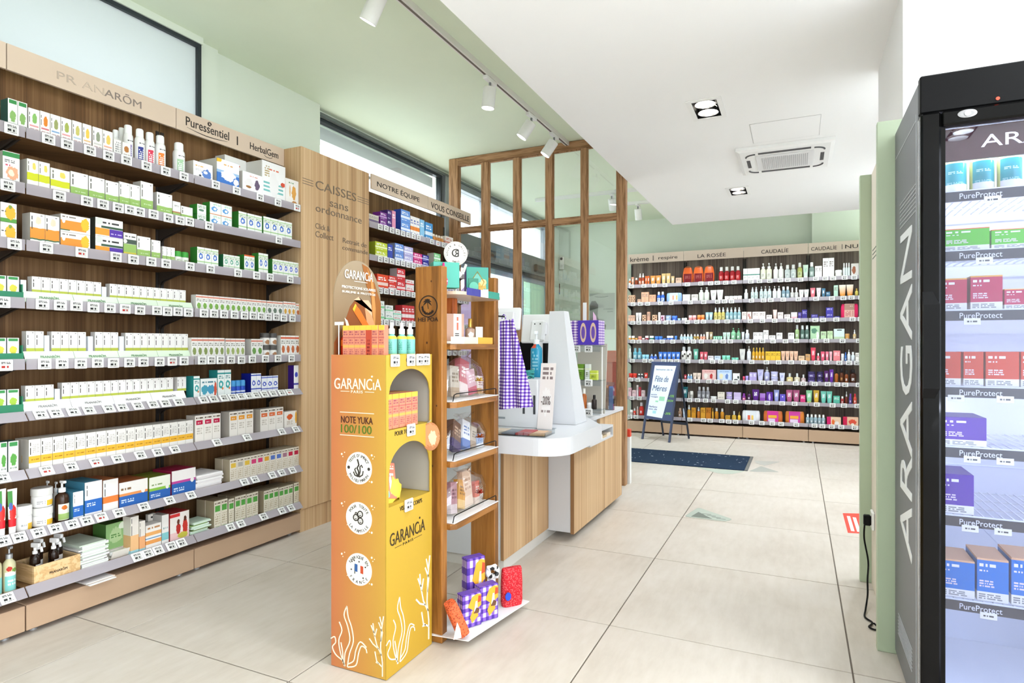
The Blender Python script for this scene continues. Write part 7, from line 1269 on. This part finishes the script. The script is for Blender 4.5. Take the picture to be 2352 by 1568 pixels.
for k in range(9):
    a = math.radians(200 + k * 17.5 - 20); cx, cz = lgc[0] + .027 * math.cos(a), lgc[1] + .027 * math.sin(a) - .003
    obj('logo_blossom', MB().prism([(cx + (.0075 if q % 2 else .0035) * math.cos(q * math.pi / 5 + k), cz + (.0075 if q % 2 else .0035) * math.sin(q * math.pi / 5 + k)) for q in range(10)], 2.0788, 2.0798, 'y'), BRN, sp1)
for k, a in enumerate((-70, -35, 0, 35, 70, 110, -110)):
    ar = math.radians(90 + a); bx, bz = lgc[0] - .004, lgc[1] + .020
    obj('logo_palm_leaf', MB().tube([(bx + .021 * t * math.cos(ar), 2.0793, bz + .021 * t * math.sin(ar) - .010 * t * t) for t in (0, .3, .6, 1)], [.0018, .0035, .0028, .0006], 4, flat=(0, 1, 0)), BRN, sp1)
obj('logo_trunk', MB().tube([(lgc[0] - .004, 2.0793, lgc[1] + .02), (lgc[0] + .001, 2.0793, lgc[1] - .01)], .0014, 4, flat=(0, 1, 0)), BRN, sp1)
for x, z, r in ((-1.325, 1.435, .003), (-1.345, 1.19, .004), (-1.30, .94, .003), (-1.32, .70, .004)): obj('knot', MB().prism([(x + r * math.cos(a), z + r * 1.3 * math.sin(a)) for a in [k * .63 for k in range(10)]], 2.0795, 2.0802, 'y'), mat('4a2a10', .7), sp1)
SZ = [1.185, .950, .712, .462]
for z in SZ:
    ol = [(-1.402, 2.1205), (-1.262, 2.1205), (-1.243, 2.14), (-1.243, 2.50), (-1.262, 2.5445), (-1.402, 2.5445)]
    obj('shelf', MB().prism(ol, z - .022, z, 'z'), PLANK_Y, sd)
obj('base_board', MB().cbox(-1.402, 2.121, .004, -1.235, 2.544, .028, .002), PLANK_Y, sd)
for z in (SZ[1], SZ[2], SZ[3]):
    obj('liner_card', MB().cbox(-1.385, 2.13, z + .0005, -1.248, 2.53, z + .004, .001), mat('eceae8', .5), sd)
    wp = [(-1.256, 2.132, z + .004), (-1.252, 2.135, z + .03), (-1.250, 2.15, z + .034), (-1.250, 2.50, z + .034), (-1.254, 2.515, z + .03), (-1.256, 2.52, z + .004)]
    obj('wire_rail', MB().tube(wp, .0022, 6), BLACK, sd)
obj('base_sheet', MB().loft([[(-1.40, 2.06, .030), (-1.16, 2.085, .031), (-1.09, 2.52, .034), (-1.40, 2.56, .032)], [(-1.40, 2.06, .0335), (-1.16, 2.085, .0345), (-1.09, 2.52, .0375), (-1.40, 2.56, .0355)]], smooth=False), mat('e4e2e2', .6), sd)
ud = obj('upper_post', MB().cbox(-1.39, 2.30, SZ[0], -1.355, 2.34, 1.385, .002), solidwood('orange_wood', ('9a4a18', 'b8602a', 'c87238'), 'z'), sd)
tier = [(-1.41, 2.13)] + [(-1.27 + .05 * math.cos(math.radians(a)), 2.18 + .05 * math.sin(math.radians(a))) for a in range(-90, 1, 15)] + [(-1.27 + .05 * math.cos(math.radians(a)), 2.48 + .05 * math.sin(math.radians(a))) for a in range(0, 91, 15)] + [(-1.41, 2.53)]
td = obj('upper_tier', MB().prism(tier, 1.385, 1.398, 'z'), mat('c9b19c', .45), sd)
obj('tier_strip', MB().prism([(-1.2195, 2.18), (-1.2185, 2.18), (-1.2185, 2.30), (-1.2195, 2.30)], 1.385, 1.415, 'z'), mat('2f2f86', .4), td); obj('tier_strip', MB().prism([(-1.2195, 2.301), (-1.2185, 2.301), (-1.2185, 2.37), (-1.2195, 2.37)], 1.385, 1.415, 'z'), mat('ece8de', .4), td); obj('tier_strip', MB().prism([(-1.2195, 2.371), (-1.2185, 2.371), (-1.2185, 2.48), (-1.2195, 2.48)], 1.385, 1.415, 'z'), mat('2a8a78', .4), td)
lt_ = obj('lower_tier', MB().cbox(-1.41, 2.13, SZ[0] + .0005, -1.265, 2.50, SZ[0] + .012, .002), mat('efe6da', .5), sd)
for k, (c, a, b) in enumerate((('eee4d6', 2.13, 2.24), ('e4d3bb', 2.241, 2.36), ('e9a93c', 2.361, 2.50))): obj('tier_strip', MB().box(-1.2645, a, SZ[0] + .001, -1.2635, b, SZ[0] + .03), mat(c, .45), lt_)
# round emblem sign on a forked holder
es = thing('emblem_sign', 'round cream emblem sign on a forked stand above the wooden stand', 'sign', (-1.335, 2.29, 1.3995), RZL * .45)
obj('holder', MB().tube([(0, 0, 0), (0, 0, .06), (-.035, 0, .10), (-.045, 0, .125)], .006, 6).tube([(0, 0, .06), (.035, 0, .10), (.045, 0, .13)], .006, 6), mat('d9d5cf', .4), es)
dsk = obj('disc', MB().lathe([(.05, -.003), (.052, 0), (.05, .003)], 32), mat('ebe4d8', .5), es, (0, 0, .175), (math.radians(90), 0, 0))
obj('ring', MB().lathe([(.046, .0032), (.047, .0036), (.048, .0032)], 32, caps=False), mat('9a948a', .5), dsk)
for tx, a0, a1, inw in (('ROGER & GALLET', 200, -20, False), ('PARIS', 245, 295, True)): link('lettering', arc_text(tx, .037, .012, a0, a1, INK, inw), es, (0, -.0045, .175))
me = text_mesh('G', .05, INK); link('monogram', me, es, (-.002, -.0045, .175)); me = text_mesh('R', .04, INK, sx=-1); link('monogram', me, es, (.004, -.005, .174))
sm = obj('small_emblem', MB().prism([(0, .05), (.028, .085), (0, .12), (-.028, .085)], -.008, -.005, 'y'), mat('d9d4cb', .5), es); me = text_mesh('R', .025, INK); link('monogram', me, sm, (0, -.0085, .085))
obj('apron_hook', MB().tube([(-1.285, 2.585, 1.3185), (-1.285, 2.68, 1.3185)], .004, 8), BLACK, sd)
# goods on the upper tiers
t1 = thing('teal_gift_box', 'teal gift box with a pink charm on the upper tier of the wooden stand', 'gift box', (-1.30, 2.165, 1.4155), RZL * .5)
obj('box_body', MB().cbox(-.06, 0, 0, .05, .06, .105, .002), mat('4aa593', .5), t1); obj('charm', MB().lathe([(.004, .0), (.016, .01), (.018, .03), (.010, .05), (.013, .06), (.006, .08), (.004, .10)], 10, (-.02, -.012, 0)), mat('d8246e', .4), t1)
for k in range(5): obj('charm_stud', MB().lathe([(.003, 0), (.003, .002)], 6), mat('f0b8d0', .3), t1, (-.026 + .004 * k, -.030, .018 + .006 * (k % 3)), (math.radians(90), 0, 0))
t2 = thing('teal_gold_box', 'teal gift box with gold drop and flower print on the upper tier', 'gift box', (-1.28, 2.385, 1.3995), RZL * .45)
obj('box_body', MB().cbox(-.05, 0, 0, .05, .05, .125, .002), printed('3f9d8a', bands=((.0, .22, 'e6e2dc'),), blobs=((.55, .36, .34, .18, 'd8a84a'), (.75, .46, .16, .12, 'e6c88a'), (.5, .6, .18, .16, '6ab8a8')), side='3a3a98'), t2)
obj('gold_drop', MB().tube([(.0, -.001, .105), (-.03, -.001, .06), (-.02, -.001, .04), (.02, -.001, .04), (.03, -.001, .06)], .0022, 5, closed=True), GD, t2)
t3 = thing('green_medallion', 'small green round medallion tag in front of the teal boxes', 'tag', (-1.245, 2.285, 1.3985), RZL * .5)
obj('card', MB().cbox(-.022, 0, 0, .022, .004, .065, .001), mat('2f7a62', .5), t3); obj('medallion', MB().prism([(.02 * math.cos(a * .4), .03 + .02 * math.sin(a * .4)) for a in range(16)], -.004, -.0005, 'y'), mat('58a890', .5), t3)
zz = SZ[0] + .0125
put('carton', .05, .10, .05, printed('a8968a', texts=((.2, .8, .2, .8, 4, 4, 'c8b8ac'),), rough=.2), None, (-1.365, 2.175, zz + .001), RZL * .6, 'grey brown carton at the left of the lower tier')
put('carton', .085, .115, .05, printed('c49a84', bands=((.0, 1, 'f2ede6', .42, .86, 1),), texts=((.56, .72, .4, .95, 1, 8, 'd86a4a', 1), (.5, .78, .1, .3, 3, 5, '4a4440'))), None, (-1.315, 2.25, zz + .001), RZL * .62, 'beige carton with a white band on the lower tier')
put('flask', .045, .10, .03, printed('b29480', blobs=((.5, .45, .3, .2, 'ece6e0'),), front=.6, rough=.12), GD, (-1.305, 2.375, zz + .001), RZL * .6, 'round rose perfume flask with gold cap on the lower tier')
put('carton', .035, .065, .006, printed('f2ede2', blobs=((.4, .15, .3, .14, '2a5a9a'),)), None, (-1.30, 2.44, zz + .001), RZL * .6, 'small white card at the right of the lower tier', name='small_card', cat='card')
# cellophane wrapped gift sets
FILM = glass('fbfbfb', .14, 'film', .05)
def giftset(label, z, v0, v1, items, tie, hgt):
    t = thing('wrapped_gift_set', label, 'gift set', (-1.315, (v0 + v1) / 2, z + .0045), RZL)
    w, dp = (v1 - v0) / 2, .05
    for (x, y, wd_, dd, h, hexc, rx, ry) in items: obj('wrapped_box', MB().cbox(-wd_ / 2, -dd / 2, 0, wd_ / 2, dd / 2, h, .002), printed(hexc[0], bands=((.0, .3, hexc[1]),), texts=((.15, .85, .45, .8, 3, 7, hexc[2]),), front=.1), t, (x, y, .004 + wd_ / 2 * abs(math.sin(ry)) + dd / 2 * abs(math.sin(rx))), (rx, ry, 0))
    rings = []; rnd = random.Random(hash(label) % 1000)
    for f, q in ((0, .96), (.1, 1.0), (.4, 1.0), (.65, .85), (.82, .45), (.88, .2), (1, .5)):
        rings.append([(w * q * math.cos(a) * (1 + rnd.uniform(-.06, .06)), dp * (q if f < .8 else q * .6) * math.sin(a) * (1 + rnd.uniform(-.12, .12)), max(.0012, hgt * f + rnd.uniform(-.004, .004))) for a in [2 * math.pi * k / 22 for k in range(22)]])
    obj('film_wrap', MB().loft(rings, caps=False), FILM, t)
    bw = MB()
    for k in range(6): a = k * 1.05; bw.tube([(0, 0, 0), (.014 * math.cos(a), .012 * math.sin(a), .012), (.02 * math.cos(a), .018 * math.sin(a), .002), (0, 0, 0)], .003, 5)
    obj('bow', bw, mat(tie, .2, .6), t, (w * .35, -dp * .9, hgt * .35))
giftset('wrapped gift set of red and pink boxes on the second wooden shelf', SZ[1], 2.14, 2.50, ((-.09, .0, .07, .03, .13, ('c9bfb2', 'b09a84', '8a7a6a'), -.1, .1), (-.01, .005, .08, .03, .15, ('c86a78', 'e6d6d6', 'f0e0e0'), -.12, .28), (.07, .0, .07, .03, .11, ('d8a8b8', 'c0385a', 'f4e6ea'), -.1, -.12), (.125, -.01, .05, .02, .08, ('ece2d6', 'c89a4a', 'a86a3a'), -.1, .1)), 'c8a24a', .20)
giftset('wrapped gift set of blue and white boxes on the third wooden shelf', SZ[2], 2.14, 2.51, ((-.09, .005, .08, .04, .12, ('7a5a4a', '4a3a6a', 'c8a890'), -.2, .5), (-.01, .0, .07, .04, .12, ('e6e9f0', '5a7ac0', '4a6ab0'), -.2, .35), (.06, .0, .05, .03, .09, ('c8b8a8', 'a89078', '7a6a5a'), -.1, .3), (.12, -.01, .06, .02, .06, ('9ab4dc', 'e8ecf2', '4a6ab0'), -.1, .0)), 'a8562a', .17)
giftset('wrapped gift set of peach and orange boxes on the lowest wooden shelf', SZ[3], 2.14, 2.50, ((-.10, .0, .05, .03, .13, ('b88a94', 'd8c8cc', '7a4a5a'), -.1, .15), (-.04, .0, .06, .03, .12, ('d89a3c', 'e8c48a', '8a5a1a'), -.15, .35), (.04, .005, .07, .03, .16, ('e8c8b0', 'f0dccb', 'b88a6a'), -.08, -.05), (.105, -.005, .04, .02, .10, ('d8604a', 'ecd8cc', 'f0e0d8'), -.05, .05)), 'a83020', .19)
obj('shelf_caption', MB().prism([(-1.246, .956), (-1.244, .956), (-1.236, .982), (-1.238, .982)], 2.24, 2.42, 'y'), mat('efece6', .5), sd) if False else None
tag(obj('blue_leaflet', MB().cbox(-1.398, 2.13, SZ[2] + .001, -1.393, 2.24, SZ[2] + .17, .001), printed('5a7fc0', texts=((.1, .9, .5, .9, 5, 8, 'c8d8f0'),), front=2)), 'blue leaflet standing at the back of the third wooden shelf', 'leaflet')
# goods on the base
PG = printed('5a34a5', gingham=(3.2, 'f0dff0', '8a63c4', '4f2f9e'))
def gingham_box(label, u, v, z, rz, h):
    t = thing('gingham_box', label, 'gift box', (u, v, z), rz, 'purple gingham boxes on the stand base')
    obj('box_body', MB().cbox(-.045, 0, 0, .045, .045, h, .002), PG, t)
    obj('picture', MB().prism([(-.02, h * .62), (.0, h * .90), (.022, h * .96), (.043, h * .93), (.043, h * .6), (.02, h * .5), (.03, h * .3), (.0, h * .12), (-.01, h * .3), (.004, h * .5)], -.0012, -.0002, 'y'), mat('eaa832', .5), t)
    obj('picture', MB().prism([(.008, h * .45), (.016, h * .75), (.024, h * .75), (.026, h * .42)], -.0022, -.0013, 'y'), mat('d9d6d2', .5), t); obj('picture', MB().prism([(.026, h * .70), (.042, h * .72), (.042, h * .88), (.03, h * .9)], -.0022, -.0013, 'y'), mat('cf4a26', .5), t); obj('picture', MB().prism([(.006, h * .40), (.03, h * .38), (.034, h * .5), (.02, h * .56)], -.0030, -.0023, 'y'), mat('6a4632', .5), t)
gingham_box('purple gingham box with yellow print, lower left of the three', -1.20, 2.19, .0365, 1.05, .135)
gingham_box('purple gingham box with yellow print, lower right of the three', -1.165, 2.275, .0368, 1.05, .145)
gingham_box('tall purple gingham box with yellow print standing behind the two', -1.235, 2.29, .037, 1.05, .245)
def knit(key, a, b, sc):
    g = NG(key); vo = g.N.new('ShaderNodeTexVoronoi'); vo.inputs['Scale'].default_value = sc; g.L.new(g.coord('Object'), vo.inputs['Vector'])
    m = g.done(g.ramp(vo.outputs['Distance'], [(.15, lin(b)), (.5, lin(a))]), .7); g.bump(vo.outputs['Distance'], .8, .004); return m
rb = thing('red_crochet_bag', 'red crochet bag standing on the base of the wooden stand', 'bag', (-1.13, 2.44, .0375), .9)
obj('bag_body', MB().loft([smooth_ring(.10 * q, .045 * e, z, 18, 3.4, 0, .02) for q, e, z in ((.92, .9, 0), (1, 1, .02), (1, 1, .10), (.95, .8, .155), (.9, .5, .165))]), knit('red_knit', 'c81424', 'f06a6a', 150), rb); obj('blue_label', MB().lathe([(.014, 0), (.014, .003)], 14, sy=1.3), mat('2a4ac0', .4), rb, (-.03, -.006, .05), (math.radians(90), 0, 0))
ob = thing('orange_crochet_bag', 'orange crochet bag with a white label leaning against the wooden stand', 'bag', (-1.19, 2.10, .049), 1.0)
obj('bag_body', MB().loft([smooth_ring(.05 * q, .05, z, 16, 3.0, 0, 0) for q, z in ((.9, 0), (1, .02), (1, .11), (.85, .145))]), knit('orange_knit', 'e2683c', '8a2c14', 120), ob, (0, 0, .002), (0, -.42, 0)); obj('label', MB().prism([(-.055, .0), (-.02, .0), (-.035, .08)], -.024, -.0225, 'y'), mat('eceae6', .6), ob)
fl_ = thing('floral_scrunchie', 'black and white floral scrunchie beside the red crochet bag', 'scrunchie', (-1.20, 2.375, .0385), .9)
obj('fabric', MB().tube([(.022 * math.cos(a) , .0 + .006 * math.sin(3 * a), .16 + .022 * math.sin(a)) for a in [k * math.pi / 8 for k in range(16)]], [.012 + .003 * math.sin(k * 2.4) for k in range(16)], 8, closed=True), printed('f2f0ee', blobs=((.3, .3, .14, .14, '1c1c1c'), (.7, .4, .14, .14, '222222'), (.4, .75, .14, .14, '1c1c1c'), (.8, .8, .12, .12, '222222')), front=2.0), fl_); obj('card', MB().cbox(-.02, .012, 0, .02, .014, .15, .0005), mat('f2efe9', .5), fl_)
# gingham apron hanging at the far end of the stand
apn = thing('gingham_apron', 'purple and white gingham apron hanging beside the counter', 'apron', (0, 2.662, 0))
rows_ = []; n = 14
for j in range(18):
    f = j / 17; z = 1.295 - .425 * f; l = -1.305 - .012 * f; r = -1.235 + .10 * f ** .9
    rows_.append([(l + (r - l) * i / n, .010 * math.sin(i * .9 + f * 2) * (0.4 + f), z + (.012 * (i / n) if j == 0 else 0) + .02 * (i / n) * f) for i in range(n + 1)])
va = [p for r in rows_ for p in r]; m = MB(); k = n + 1
fs = [(j * k + i, j * k + i + 1, (j + 1) * k + i + 1, (j + 1) * k + i) for j in range(17) for i in range(n)]
m.add([(x, y - .002, z) for x, y, z in va], fs, 0, True); m.add([(x, y + .002, z) for x, y, z in va], [f[::-1] for f in fs], 0, True)
g = NG('gingham_cloth'); x, y, z = g.sep(g.coord('Object')); a = g.math('LESS_THAN', g.math('FRACT', g.math('MULTIPLY', x, 62.0)), .5); b = g.math('LESS_THAN', g.math('FRACT', g.math('MULTIPLY', z, 62.0)), .5)
GC = g.done(g.ramp(g.math('MULTIPLY', g.math('ADD', a, b), .5), [(0, lin('f2eef6')), (.5, lin('8a6cb8')), (1, lin('4a2a8e'))]), .85, .1)
obj('cloth', m, GC, apn); obj('hanging_loop', MB().tube([(-1.294, 0, 1.292), (-1.294, 0, 1.322), (-1.285, 0, 1.3285), (-1.276, 0, 1.322), (-1.276, 0, 1.292)], .003, 6), GC, apn)
finish_labels()
print('objects', len(bpy.data.objects), 'tris', sum(len(m.polygons) for m in bpy.data.meshes))
